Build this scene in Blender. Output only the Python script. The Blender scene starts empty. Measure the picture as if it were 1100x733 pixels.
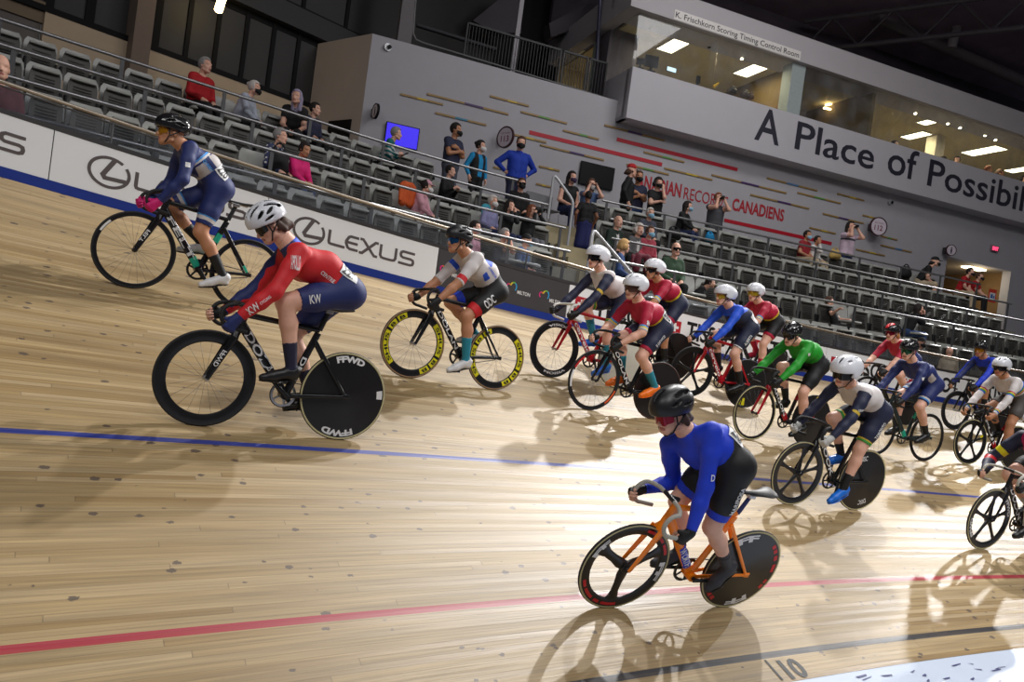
import bpy, math, random, os
import numpy as np
from mathutils import Vector, Matrix
from mathutils.bvhtree import BVHTree
random.seed(7); RNG = np.random.default_rng(7)
SC = bpy.context.scene
COL = SC.collection
R_ = math.radians

# ------------------------------------------------------------------ camera and track survey
CAM = dict(d=-2.93516, h=2.02075, yaw=0.61505, pitch=-0.01171, roll=0.13456, f=792.74)
CX, CY = 550.0, 366.5
EYE = np.array([0.0, CAM['d'], CAM['h']])
def cam_axes():
    y, p, r = CAM['yaw'], CAM['pitch'], CAM['roll']
    f = np.array([math.sin(y)*math.cos(p), math.cos(y)*math.cos(p), math.sin(p)])
    r0 = np.array([math.cos(y), -math.sin(y), 0.0]); u0 = np.cross(r0, f)
    return math.cos(r)*r0+math.sin(r)*u0, -math.sin(r)*r0+math.cos(r)*u0, f
CR, CU, CF = cam_axes()
def ray(u, v):
    d = CF*CAM['f']+CR*(u-CX)-CU*(v-CY)
    return d/np.linalg.norm(d)
def at_z(u, v, z):
    d = ray(u, v); return EYE+d*(z-EYE[2])/d[2]
def on_plane(u, v, p0, n):
    d = ray(u, v); return EYE+d*(((np.array(p0)-EYE)@n)/(d@n))

K0, K1, B0, B1, B2, TW = 0.02274, -0.00024, 0.44224, -0.01863, 0.00045, 6.68
DS = 0.05
TS = np.arange(-12, 32, DS)
TTH = -(K0*TS+K1*TS**2/2)
_x = np.cumsum(np.cos(TTH))*DS; _y = np.cumsum(np.sin(TTH))*DS
_i = np.argmin(abs(TS)); TX = _x-_x[_i]; TY = _y-_y[_i]
TB = np.clip(B0+B1*TS+B2*TS**2, 0.17, 0.8)
def trk(s, t, h=0.0):
    """point on the banked boards: s along, t up the bank, h off the surface"""
    x = np.interp(s, TS, TX); y = np.interp(s, TS, TY); a = np.interp(s, TS, TTH); b = np.interp(s, TS, TB)
    q = t*np.cos(b)-h*np.sin(b)
    return np.stack([x-np.sin(a)*q, y+np.cos(a)*q, t*np.sin(b)+h*np.cos(b)], -1)
def trk_frame(s):
    a = float(np.interp(s, TS, TTH)); b = float(np.interp(s, TS, TB))
    tg = np.array([math.cos(a), math.sin(a), 0.0])
    lat = np.array([-math.sin(a)*math.cos(b), math.cos(a)*math.cos(b), math.sin(b)])
    return tg, lat, np.cross(tg, lat)
def hit_track(u, v):
    d = ray(u, v)
    tx, ty = np.cos(TTH), np.sin(TTH)
    lam = ((TX-EYE[0])*tx+(TY-EYE[1])*ty)/(tx*d[0]+ty*d[1])
    Q = EYE+lam[:, None]*d
    lat = -(Q[:, 0]-TX)*np.sin(TTH)+(Q[:, 1]-TY)*np.cos(TTH)
    g = Q[:, 2]*np.cos(TB)-lat*np.sin(TB); t = lat*np.cos(TB)+Q[:, 2]*np.sin(TB)
    ok = (lam > 0) & (lam < 60) & (t > -8) & (t < 9)
    best = None
    for i in np.nonzero(ok[:-1] & ok[1:] & (g[:-1]*g[1:] <= 0))[0]:
        w = g[i]/(g[i]-g[i+1])
        if best is None or lam[i] < best[2]:
            best = (TS[i]+w*DS, t[i]*(1-w)+t[i+1]*w, lam[i])
    return best[0], best[1]
def fence_s(u, v):
    """arc position where a pixel's ray passes over the top edge, and the height above that edge"""
    d = ray(u, v); E = trk(TS, TW)
    g = (E[:, 0]-EYE[0])*d[1]-(E[:, 1]-EYE[1])*d[0]
    for i in np.nonzero(g[:-1]*g[1:] <= 0)[0]:
        e = E[i]; lam = ((e[:2]-EYE[:2])@d[:2])/(d[:2]@d[:2])
        if lam > 0: return float(TS[i]), float(EYE[2]+lam*d[2]-e[2])

# ------------------------------------------------------------------ stand survey: level rails on a bent plan
HL, HR, XA, XB, Y0, TREAD, ZA, RISE = 0.131, -0.2173, 4.4993, 9.2816, 8.4469, 0.8462, 4.8129, 0.4839
G = 1.13                                               # the stand and hall walls lie this much farther than first surveyed
def gz(z): return EYE[2]+(z-EYE[2])*G
UU = np.arange(-5, 26, 0.05)
UH = HL+(HR-HL)*np.clip((UU-XA)/(XB-XA), 0, 1)
_x = np.cumsum(np.cos(UH))*0.05; _y = np.cumsum(np.sin(UH))*0.05
_i = np.argmin(abs(UU-6)); UX = (_x-_x[_i]+6)*G; UY = EYE[1]+(_y-_y[_i]+Y0-EYE[1])*G; UU = UU*G
TREAD *= G; RISE *= G; ZA = gz(ZA)
def stand(u, perp, z=0.0):
    x = np.interp(u, UU, UX); y = np.interp(u, UU, UY); h = np.interp(u, UU, UH)
    return np.stack([x-np.sin(h)*perp, y+np.cos(h)*perp, z+0*x], -1)
def stand_h(u): return float(np.interp(u, UU, UH))
def stand_u(P):
    return float(UU[np.argmin((UX-P[0])**2+(UY-P[1])**2)])
def rail_z(k): return ZA-k*RISE
def deck_z(k): return ZA-k*RISE-0.74

# ------------------------------------------------------------------ building-wall survey
WANG = -0.2437
WT = np.array([math.cos(WANG), math.sin(WANG), 0.0]); WN = np.array([-WT[1], WT[0], 0.0])
W0 = np.array([14.0115, 7.0717, 0.0])+WN*2.5          # point on the white back wall
W0 = np.array([W0[0]*G, EYE[1]+(W0[1]-EYE[1])*G, 0.0])
def wall(a, z, off=0.0): return W0+WT*a+np.array([0, 0, z])-WN*off     # off > 0 is towards the arena
def wall_px(u, v, off=0.0):
    P = on_plane(u, v, W0-WN*off, WN); return float((P-W0)@WT), float(P[2])

# ------------------------------------------------------------------ materials
MATS = {}
def mat(name, col, rough=0.5, metal=0.0, vary=0.06, scale=14.0, emit=0.0, spec=0.5, bump=0.0, coat=0.0, alpha=None, trans=0.0):
    if name in MATS: return MATS[name]
    m = bpy.data.materials.new(name); m.use_nodes = True
    nt = m.node_tree; b = nt.nodes['Principled BSDF']
    b.inputs['Roughness'].default_value = rough; b.inputs['Metallic'].default_value = metal
    b.inputs['Specular IOR Level'].default_value = spec
    b.inputs['Coat Weight'].default_value = coat
    c = tuple(col)+(1.0,) if len(col) == 3 else tuple(col)
    b.inputs['Base Color'].default_value = c
    if vary > 0:
        tc = nt.nodes.new('ShaderNodeTexCoord'); no = nt.nodes.new('ShaderNodeTexNoise')
        no.inputs['Scale'].default_value = scale; no.inputs['Detail'].default_value = 4.0
        nt.links.new(tc.outputs['Object'], no.inputs['Vector'])
        mp = nt.nodes.new('ShaderNodeMapRange')
        mp.inputs['To Min'].default_value = 1.0-vary*2; mp.inputs['To Max'].default_value = 1.0+vary*2
        nt.links.new(no.outputs['Fac'], mp.inputs['Value'])
        hs = nt.nodes.new('ShaderNodeHueSaturation'); hs.inputs['Color'].default_value = c
        nt.links.new(mp.outputs['Result'], hs.inputs['Value']); nt.links.new(hs.outputs['Color'], b.inputs['Base Color'])
        if bump > 0:
            bp = nt.nodes.new('ShaderNodeBump'); bp.inputs['Strength'].default_value = bump; bp.inputs['Distance'].default_value = 0.01
            nt.links.new(no.outputs['Fac'], bp.inputs['Height']); nt.links.new(bp.outputs['Normal'], b.inputs['Normal'])
    if emit > 0:
        b.inputs['Emission Color'].default_value = c; b.inputs['Emission Strength'].default_value = emit
    if trans > 0: b.inputs['Transmission Weight'].default_value = trans
    MATS[name] = m
    return m
def srgb(r, g, b):
    f = lambda c: c/12.92 if c <= 0.04045 else ((c+0.055)/1.055)**2.4
    return (f(r/255), f(g/255), f(b/255))
def flat(name, r, g, b, rough=0.5, **k): return mat(name, srgb(r, g, b), rough, **k)
def glass_mat(name, tint, gloss, rough=0.02):
    m = bpy.data.materials.new(name); m.use_nodes = True; nt = m.node_tree
    nt.nodes.remove(nt.nodes['Principled BSDF']); out = nt.nodes['Material Output']
    t = nt.nodes.new('ShaderNodeBsdfTransparent'); t.inputs['Color'].default_value = tint+(1,)
    g = nt.nodes.new('ShaderNodeBsdfGlossy'); g.inputs['Roughness'].default_value = rough
    d = nt.nodes.new('ShaderNodeBsdfDiffuse'); d.inputs['Color'].default_value = (0.35, 0.36, 0.38, 1)
    fr = nt.nodes.new('ShaderNodeFresnel'); fr.inputs['IOR'].default_value = 1.45
    ad = nt.nodes.new('ShaderNodeMath'); ad.operation = 'ADD'; ad.inputs[1].default_value = gloss
    nt.links.new(fr.outputs[0], ad.inputs[0])
    ge = nt.nodes.new('ShaderNodeNewGeometry'); iv = nt.nodes.new('ShaderNodeMath'); iv.operation = 'SUBTRACT'; iv.inputs[0].default_value = 1.0
    nt.links.new(ge.outputs['Backfacing'], iv.inputs[1]); mu = nt.nodes.new('ShaderNodeMath'); mu.operation = 'MULTIPLY'
    nt.links.new(ad.outputs[0], mu.inputs[0]); nt.links.new(iv.outputs[0], mu.inputs[1]); ad = mu
    m1 = nt.nodes.new('ShaderNodeMixShader'); nt.links.new(ad.outputs[0], m1.inputs[0])
    nt.links.new(t.outputs[0], m1.inputs[1]); nt.links.new(g.outputs[0], m1.inputs[2])
    no = nt.nodes.new('ShaderNodeTexNoise'); no.inputs['Scale'].default_value = 2.5
    tc = nt.nodes.new('ShaderNodeTexCoord'); nt.links.new(tc.outputs['Object'], no.inputs['Vector'])
    mr = nt.nodes.new('ShaderNodeMapRange'); mr.inputs['From Min'].default_value = .35; mr.inputs['From Max'].default_value = .8
    mr.inputs['To Min'].default_value = .02; mr.inputs['To Max'].default_value = .16
    nt.links.new(no.outputs['Fac'], mr.inputs['Value'])
    m2 = nt.nodes.new('ShaderNodeMixShader'); nt.links.new(mr.outputs[0], m2.inputs[0])
    nt.links.new(m1.outputs[0], m2.inputs[1]); nt.links.new(d.outputs[0], m2.inputs[2])
    nt.links.new(m2.outputs[0], out.inputs['Surface'])
    MATS[name] = m; return m

# ------------------------------------------------------------------ mesh builder
def unit(v): v = np.asarray(v, float); n = np.linalg.norm(v); return v/n if n > 1e-9 else v
class MB:
    def __init__(self): self.v = []; self.f = []; self.m = []; self.n = 0
    def add(self, V, F, mi=0):
        V = np.asarray(V, float).reshape(-1, 3)
        self.v.append(V); self.f += [tuple(i+self.n for i in q) for q in F]; self.m += [mi]*len(F); self.n += len(V)
        return self
    def box(self, c, size, rot=None, mi=0):
        s = np.array(size)/2
        V = np.array([[x, y, z] for x in (-1, 1) for y in (-1, 1) for z in (-1, 1)], float)*s
        if rot is not None: V = V@np.asarray(rot).T
        return self.add(V+np.array(c), [(0, 1, 3, 2), (4, 6, 7, 5), (0, 4, 5, 1), (2, 3, 7, 6), (0, 2, 6, 4), (1, 5, 7, 3)], mi)
    def rbox(self, c, size, r, rot=None, mi=0, n=3):
        """box with its four upright (local z) edges and its rims rounded"""
        sx, sy, sz = np.array(size)/2; r = min(r, sx*.99, sy*.99)
        def ring(k):
            P = []
            for qx, qy, a0 in ((1, 1, 0), (-1, 1, 90), (-1, -1, 180), (1, -1, 270)):
                for j in range(n+1):
                    a = R_(a0+90*j/n); P.append((qx*(sx-r)+(r-k)*math.cos(a), qy*(sy-r)+(r-k)*math.sin(a)))
            return P
        e = min(r*.5, sz*.5); L = []
        for z, k in ((-sz, e), (-sz+e, 0), (sz-e, 0), (sz, e)): L.append([(x, y, z) for x, y in ring(min(k, r*.9))])
        N = len(L[0]); V = np.array(L).reshape(-1, 3)
        if rot is not None: V = V@np.asarray(rot).T
        F = [(a*N+i, a*N+(i+1) % N, (a+1)*N+(i+1) % N, (a+1)*N+i) for a in range(3) for i in range(N)]
        F += [tuple(range(N-1, -1, -1)), tuple(range(3*N, 4*N))]
        return self.add(V+np.array(c), F, mi)
    def tube(self, pts, r, n=8, mi=0, closed=False, flat=None):
        P = np.asarray(pts, float); m = len(P); r = np.full(m, r) if np.isscalar(r) else np.asarray(r, float)
        if closed: T = np.roll(P, -1, 0)-np.roll(P, 1, 0)
        else: T = np.gradient(P, axis=0)
        T = T/np.maximum(np.linalg.norm(T, axis=1, keepdims=True), 1e-9)
        up = np.array([0, 0, 1.0]) if abs(T[0][2]) < .9 else np.array([1.0, 0, 0])
        if flat is not None: up = np.asarray(flat, float)
        V = []; a = unit(np.cross(T[0], up))
        for i in range(m):
            a = unit(a-T[i]*(a@T[i])); b = np.cross(T[i], a)
            for j in range(n):
                w = 2*math.pi*j/n; V.append(P[i]+r[i]*(math.cos(w)*a+math.sin(w)*b))
        F = [(i*n+j, i*n+(j+1) % n, (i+1)*n+(j+1) % n, (i+1)*n+j) for i in range(m-1) for j in range(n)]
        if closed: F += [((m-1)*n+j, (m-1)*n+(j+1) % n, (j+1) % n, j) for j in range(n)]
        else: F += [tuple(range(n-1, -1, -1)), tuple(range((m-1)*n, m*n))]
        return self.add(V, F, mi)
    def aero(self, a, b, da, db, wa, wb=None, n=12, mi=0, side=(0, 1, 0)):
        """elliptical strut from a to b: d is its depth in the plane, w its width along `side`"""
        a = np.array(a, float); b = np.array(b, float); t = unit(b-a); s = unit(np.array(side, float)-t*(t@np.array(side, float)))
        e = np.cross(s, t); wb = wa if wb is None else wb; V = []
        for P, d, w in ((a, da, wa), (a*.5+b*.5, (da+db)/2, (wa+wb)/2), (b, db, wb)):
            for j in range(n):
                q = 2*math.pi*j/n; V.append(P+e*math.cos(q)*d/2+s*math.sin(q)*w/2)
        F = [(i*n+j, i*n+(j+1) % n, (i+1)*n+(j+1) % n, (i+1)*n+j) for i in range(2) for j in range(n)]
        F += [tuple(range(n-1, -1, -1)), tuple(range(2*n, 3*n))]
        return self.add(V, F, mi)
    def lathe(self, prof, c, axis='y', n=32, mi=0, closed=True):
        """profile of (radius, offset along the axis), spun about the axis through c"""
        V = []; m = len(prof)
        for j in range(n):
            w = 2*math.pi*j/n; cs, sn = math.cos(w), math.sin(w)
            for r, o in prof:
                V.append({'y': (r*cs, o, r*sn), 'z': (r*cs, r*sn, o), 'x': (o, r*cs, r*sn)}[axis])
        F = []
        for j in range(n):
            for i in range(m if closed else m-1):
                F.append((j*m+i, j*m+(i+1) % m, ((j+1) % n)*m+(i+1) % m, ((j+1) % n)*m+i))
        return self.add(np.array(V)+np.array(c), F, mi)
    def strip(self, A, B, mi=0):
        """quads between two equally long polylines"""
        m = len(A); return self.add(np.concatenate([A, B]), [(i, i+1, m+i+1, m+i) for i in range(m-1)], mi)
    def loft(self, rings, mi=0, close=True, caps=True):
        n = len(rings[0]); m = len(rings); V = np.concatenate(rings)
        F = [(i*n+j, i*n+(j+1) % n, (i+1)*n+(j+1) % n, (i+1)*n+j) for i in range(m-1) for j in range(n if close else n-1)]
        if caps: F += [tuple(range(n-1, -1, -1)), tuple(range((m-1)*n, m*n))]
        return self.add(V, F, mi)
    def build(self, name, mats, parent=None, smooth=True, ang=40):
        V = np.concatenate(self.v) if self.v else np.zeros((0, 3))
        return mesh_obj(name, V, self.f, self.m, mats, parent, smooth, ang)
def mesh_data(name, V, F, MI, mats, smooth=True, ang=40):
    me = bpy.data.meshes.new(name)
    me.from_pydata(np.asarray(V).tolist(), [], F)
    for m in (mats if isinstance(mats, (list, tuple)) else [mats]): me.materials.append(m)
    if MI is not None and len(MI) == len(me.polygons): me.polygons.foreach_set('material_index', np.asarray(MI, dtype=np.int32))
    me.polygons.foreach_set('use_smooth', np.full(len(me.polygons), bool(smooth)))
    if smooth and ang < 180:
        try: me.set_sharp_from_angle(angle=R_(ang))
        except Exception: pass
    me.update(); return me
def mesh_obj(name, V, F, MI, mats, parent=None, smooth=True, ang=40):
    return place(name, mesh_data(name, V, F, MI, mats, smooth, ang), parent)
def place(name, data, parent=None):
    o = bpy.data.objects.new(name, data); COL.objects.link(o)
    if parent is not None: o.parent = parent
    return o
def tag(o, label=None, cat=None, group=None, kind=None):
    for k, v in (('label', label), ('category', cat), ('group', group), ('kind', kind)):
        if v: o[k] = v
    return o
def thing(name, label, cat, group=None, M=None):
    o = place(name, None); o.empty_display_size = 0.1
    if M is not None: o.matrix_world = M
    return tag(o, label, cat, group)
def structure(o): o['kind'] = 'structure'; return o
def mtx(o, x, y, z):
    M = Matrix.Identity(4)
    for i in range(3): M[i][0], M[i][1], M[i][2], M[i][3] = float(x[i]), float(y[i]), float(z[i]), float(o[i])
    return M
def copy_tree(o):
    c = o.copy(); COL.objects.link(c)
    for ch in list(o.children):
        d = copy_tree(ch); d.parent = c
    return c

# ------------------------------------------------------------------ lettering
_TXT = {}
def text_geo(body, bold=0.0, shear=0.0):
    """flat glyph mesh of the built-in font: verts (x, y), faces; cap height normalised to 1"""
    k = (body, bold, shear)
    if k in _TXT: return _TXT[k]
    cu = bpy.data.curves.new('t', 'FONT'); cu.body = body; cu.size = 1.0; cu.offset = bold; cu.shear = shear; cu.resolution_u = 3
    ob = bpy.data.objects.new('t', cu); COL.objects.link(ob)
    dg = bpy.context.evaluated_depsgraph_get(); dg.update()
    me = bpy.data.meshes.new_from_object(ob.evaluated_get(dg))
    V = np.array([v.co[:] for v in me.vertices]).reshape(-1, 3); F = [tuple(p.vertices) for p in me.polygons]
    bpy.data.objects.remove(ob); bpy.data.curves.remove(cu); bpy.data.meshes.remove(me)
    V[:, 0] -= V[:, 0].min() if len(V) else 0
    V[:, :2] /= 0.69
    _TXT[k] = (V, F); return _TXT[k]
def text_on(mb, body, fn, x0, x1, y0, y1, bold=0.0, shear=0.0, mi=0, cap=None):
    """letters in the box x0..x1, y0..y1 (cap height) mapped to 3D by fn(x, y)"""
    V, F = text_geo(body, bold, shear)
    w = V[:, 0].max()
    X = x0+V[:, 0]/w*(x1-x0); Y = y0+V[:, 1]*(y1-y0)
    mb.add(np.array([fn(a, b) for a, b in zip(X, Y)]), F, mi)
def ribbon(mb, pts, w, fn, mi=0, closed=False):
    """flat stroke of width w along a 2D polyline, mapped by fn"""
    P = np.asarray(pts, float); m = len(P)
    if closed: T = np.roll(P, -1, 0)-np.roll(P, 1, 0)
    else: T = np.gradient(P, axis=0)
    L = []
    for i in range(m):
        if closed or 0 < i < m-1:
            a = unit(P[i]-P[(i-1) % m]); b = unit(P[(i+1) % m]-P[i]); na = np.array([-a[1], a[0]]); nb = np.array([-b[1], b[0]])
            nn = unit(na+nb); k = 1/max(.45, nn@na); L.append(nn*k)
        else:
            t = unit(T[i]); L.append(np.array([-t[1], t[0]]))
    L = np.array(L)*w/2
    A = [fn(*q) for q in P+L]; B = [fn(*q) for q in P-L]
    if closed: A.append(A[0]); B.append(B[0])
    mb.strip(np.array(A), np.array(B), mi)
# ================================================================== THE PLACE
# ------------------------------------------------------------------ materials of the setting
def wood_material():
    m = bpy.data.materials.new('pine_boards'); m.use_nodes = True; nt = m.node_tree; b = nt.nodes['Principled BSDF']
    N = lambda t, **k: nt.nodes.new(t)
    L = nt.links.new
    uv = N('ShaderNodeUVMap'); uv.uv_map = 'boards'
    sep = N('ShaderNodeSeparateXYZ'); L(uv.outputs[0], sep.inputs[0])
    def math_(op, a, bb=None):
        n = N('ShaderNodeMath'); n.operation = op
        for i, x in enumerate((a, bb)):
            if x is None: continue
            if isinstance(x, (int, float)): n.inputs[i].default_value = x
            else: L(x, n.inputs[i])
        return n.outputs[0]
    s, t = sep.outputs[0], sep.outputs[1]
    row = math_('FLOOR', math_('DIVIDE', t, 0.042))
    wn = N('ShaderNodeTexWhiteNoise'); wn.noise_dimensions = '1D'; L(row, wn.inputs['W'])
    sh = math_('ADD', math_('DIVIDE', s, 4.2), math_('MULTIPLY', wn.outputs['Value'], 7.0))
    cell = math_('FLOOR', sh)
    cb = N('ShaderNodeCombineXYZ'); L(row, cb.inputs[0]); L(cell, cb.inputs[1])
    w2 = N('ShaderNodeTexWhiteNoise'); w2.noise_dimensions = '2D'; L(cb.outputs[0], w2.inputs['Vector'])
    # tone of each board
    cr = N('ShaderNodeValToRGB'); e = cr.color_ramp.elements
    e[0].color = (0.335, 0.222, 0.095, 1); e[1].color = (0.455, 0.332, 0.172, 1); e[0].position = 0; e[1].position = 1
    k = e.new(.3); k.color = (0.388, 0.272, 0.125, 1); k = e.new(.75); k.color = (0.41, 0.292, 0.14, 1)
    L(w2.outputs['Value'], cr.inputs[0])
    # grain
    gv = N('ShaderNodeCombineXYZ'); L(math_('MULTIPLY', s, 1.3), gv.inputs[0]); L(math_('MULTIPLY', t, 60.0), gv.inputs[1]); L(cell, gv.inputs[2])
    gn = N('ShaderNodeTexNoise'); gn.inputs['Scale'].default_value = 1.0; gn.inputs['Detail'].default_value = 5; L(gv.outputs[0], gn.inputs['Vector'])
    gm = N('ShaderNodeMapRange'); gm.inputs['From Min'].default_value = .3; gm.inputs['From Max'].default_value = .75
    gm.inputs['To Min'].default_value = .72; gm.inputs['To Max'].default_value = 1.16; L(gn.outputs['Fac'], gm.inputs['Value'])
    # broad worn streaks along the boards
    sv = N('ShaderNodeCombineXYZ'); L(math_('MULTIPLY', s, .55), sv.inputs[0]); L(math_('MULTIPLY', t, 7.0), sv.inputs[1])
    sn = N('ShaderNodeTexNoise'); sn.inputs['Scale'].default_value = 1.0; sn.inputs['Detail'].default_value = 6; L(sv.outputs[0], sn.inputs['Vector'])
    sm = N('ShaderNodeMapRange'); sm.inputs['From Min'].default_value = .3; sm.inputs['From Max'].default_value = .7
    sm.inputs['To Min'].default_value = .80; sm.inputs['To Max'].default_value = 1.10; L(sn.outputs['Fac'], sm.inputs['Value'])
    hv = N('ShaderNodeHueSaturation'); L(cr.outputs[0], hv.inputs['Color']); L(math_('MULTIPLY', gm.outputs[0], sm.outputs[0]), hv.inputs['Value'])
    # knots: stretched cells
    kv = N('ShaderNodeCombineXYZ'); L(math_('MULTIPLY', s, 8.5), kv.inputs[0]); L(math_('MULTIPLY', t, 13.0), kv.inputs[1])
    dn = N('ShaderNodeTexNoise'); dn.inputs['Scale'].default_value = 6.0; L(kv.outputs[0], dn.inputs['Vector'])
    av = N('ShaderNodeVectorMath'); av.operation = 'MULTIPLY_ADD'; L(dn.outputs['Color'], av.inputs[0]); av.inputs[1].default_value = (.30, .30, 0); L(kv.outputs[0], av.inputs[2])
    vo = N('ShaderNodeTexVoronoi'); vo.inputs['Scale'].default_value = 1.0; vo.inputs['Randomness'].default_value = 1.0; L(av.outputs[0], vo.inputs['Vector'])
    sc = N('ShaderNodeSeparateColor'); L(vo.outputs['Color'], sc.inputs[0])
    kr = math_('MULTIPLY', math_('GREATER_THAN', sc.outputs[0], .60), math_('ADD', .08, math_('MULTIPLY', sc.outputs[1], .20)))
    kd = math_('SUBTRACT', kr, vo.outputs['Distance'])
    km = N('ShaderNodeMapRange'); km.inputs['From Min'].default_value = 0.0; km.inputs['From Max'].default_value = .04; L(kd, km.inputs['Value'])
    km.inputs['To Max'].default_value = .9
    m1 = N('ShaderNodeMix'); m1.data_type = 'RGBA'; L(km.outputs[0], m1.inputs[0]); L(hv.outputs[0], m1.inputs[6]); m1.inputs[7].default_value = (0.095, 0.068, 0.05, 1)
    # dark joints
    fr = math_('FRACT', math_('DIVIDE', t, 0.042)); j1 = math_('LESS_THAN', fr, .045)
    fe = math_('FRACT', sh); j2 = math_('LESS_THAN', fe, .0014)
    jm = math_('MULTIPLY', math_('MAXIMUM', j1, j2), .45)
    m2 = N('ShaderNodeMix'); m2.data_type = 'RGBA'; L(jm, m2.inputs[0]); L(m1.outputs[2], m2.inputs[6]); m2.inputs[7].default_value = (0.12, 0.08, 0.045, 1)
    last = m2.outputs[2]
    # painted lines: black measurement line, red sprinters' line, blue stayers' line
    wear = N('ShaderNodeMapRange'); wear.inputs['From Min'].default_value = .25; wear.inputs['From Max'].default_value = .6; wear.inputs['To Min'].default_value = .82; wear.inputs['To Max'].default_value = 1.0
    L(gn.outputs['Fac'], wear.inputs['Value'])
    for t0, t1, col in ((0.20, 0.25, (0.012, 0.014, 0.022, 1)), (0.85, 0.90, (0.36, 0.015, 0.035, 1)), (2.45, 2.50, (0.012, 0.035, 0.27, 1))):
        msk = math_('MULTIPLY', math_('MULTIPLY', math_('GREATER_THAN', t, t0), math_('LESS_THAN', t, t1)), wear.outputs[0])
        mm = N('ShaderNodeMix'); mm.data_type = 'RGBA'; L(msk, mm.inputs[0]); L(last, mm.inputs[6]); mm.inputs[7].default_value = col; last = mm.outputs[2]
    L(last, b.inputs['Base Color'])
    rr = N('ShaderNodeMapRange'); rr.inputs["To Min"].default_value = .42; rr.inputs["To Max"].default_value = .58; L(w2.outputs['Value'], rr.inputs['Value'])
    L(rr.outputs[0], b.inputs['Roughness']); b.inputs['Specular IOR Level'].default_value = 0.7; b.inputs['Coat Weight'].default_value = 0.22; b.inputs['Coat Roughness'].default_value = 0.46; b.inputs['Coat IOR'].default_value = 1.5
    bp = N('ShaderNodeBump'); bp.inputs['Strength'].default_value = 1.0; bp.inputs['Distance'].default_value = .005
    hh = math_('ADD', math_('MULTIPLY', w2.outputs['Value'], .6), math_('ADD', math_('MULTIPLY', gn.outputs['Fac'], .4), math_('MULTIPLY', sn.outputs['Fac'], 1.2)))
    L(hh, bp.inputs['Height']); L(bp.outputs[0], b.inputs['Normal']); L(bp.outputs[0], b.inputs['Coat Normal'])
    MATS['wood'] = m; return m
wood = wood_material()
white_wall = flat('white_wall_paint', 172, 170, 176, .75, vary=.03, scale=3)
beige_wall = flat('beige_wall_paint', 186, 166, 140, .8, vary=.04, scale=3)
dark_glass = mat('dark_glazing', (0.021, 0.020, 0.020), .6, vary=.12, scale=1.2)
black_frame = mat('black_frame', (0.004, 0.004, 0.005), .7, spec=.2)
dark_metal = mat('dark_metal', (0.05, 0.05, 0.055), .45, .5)
steel = mat('rail_steel', (0.42, 0.42, 0.43), .34, .85, vary=.05)
post_grey = mat('post_grey', (0.10, 0.10, 0.105), .5, .4)
white_metal = mat('white_metal', (0.55, 0.56, 0.58), .4, .3)
concrete = flat('stand_concrete', 150, 146, 132, .85, vary=.08, scale=5)
step_tan = flat('stair_tan', 172, 160, 128, .8, vary=.06, scale=6)
roof_dark = mat('roof_deck', (0.17, 0.13, 0.19), .9, vary=.25, scale=.6)
truss_m = mat('truss_grey', (0.05, 0.045, 0.055), .7)
board_white = flat('board_white', 240, 242, 244, .35, vary=.015, scale=2)
board_grey = flat('board_charcoal', 66, 64, 66, .45, vary=.05, scale=3)
board_blue = mat('board_blue', (0.01, 0.035, 0.27), .4)
cap_black = mat('board_cap', (0.035, 0.033, 0.034), .5)
ink_grey = flat('sign_ink_grey', 92, 84, 84, .45, vary=.02)
ink_dark = flat('sign_ink_dark', 40, 40, 52, .5, vary=.02)
ink_black = mat('ink_black', (0.008, 0.008, 0.009), .45)
ink_white = mat('ink_white', (0.80, 0.80, 0.80), .5, vary=.02)
ink_red = flat('ink_red', 178, 18, 38, .5, vary=.02)
pane = glass_mat('acrylic_pane', (0.78, 0.80, 0.83), 0.05, .04)
room_pane = glass_mat('room_glazing', (0.90, 0.92, 0.92), 0.02)

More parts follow.
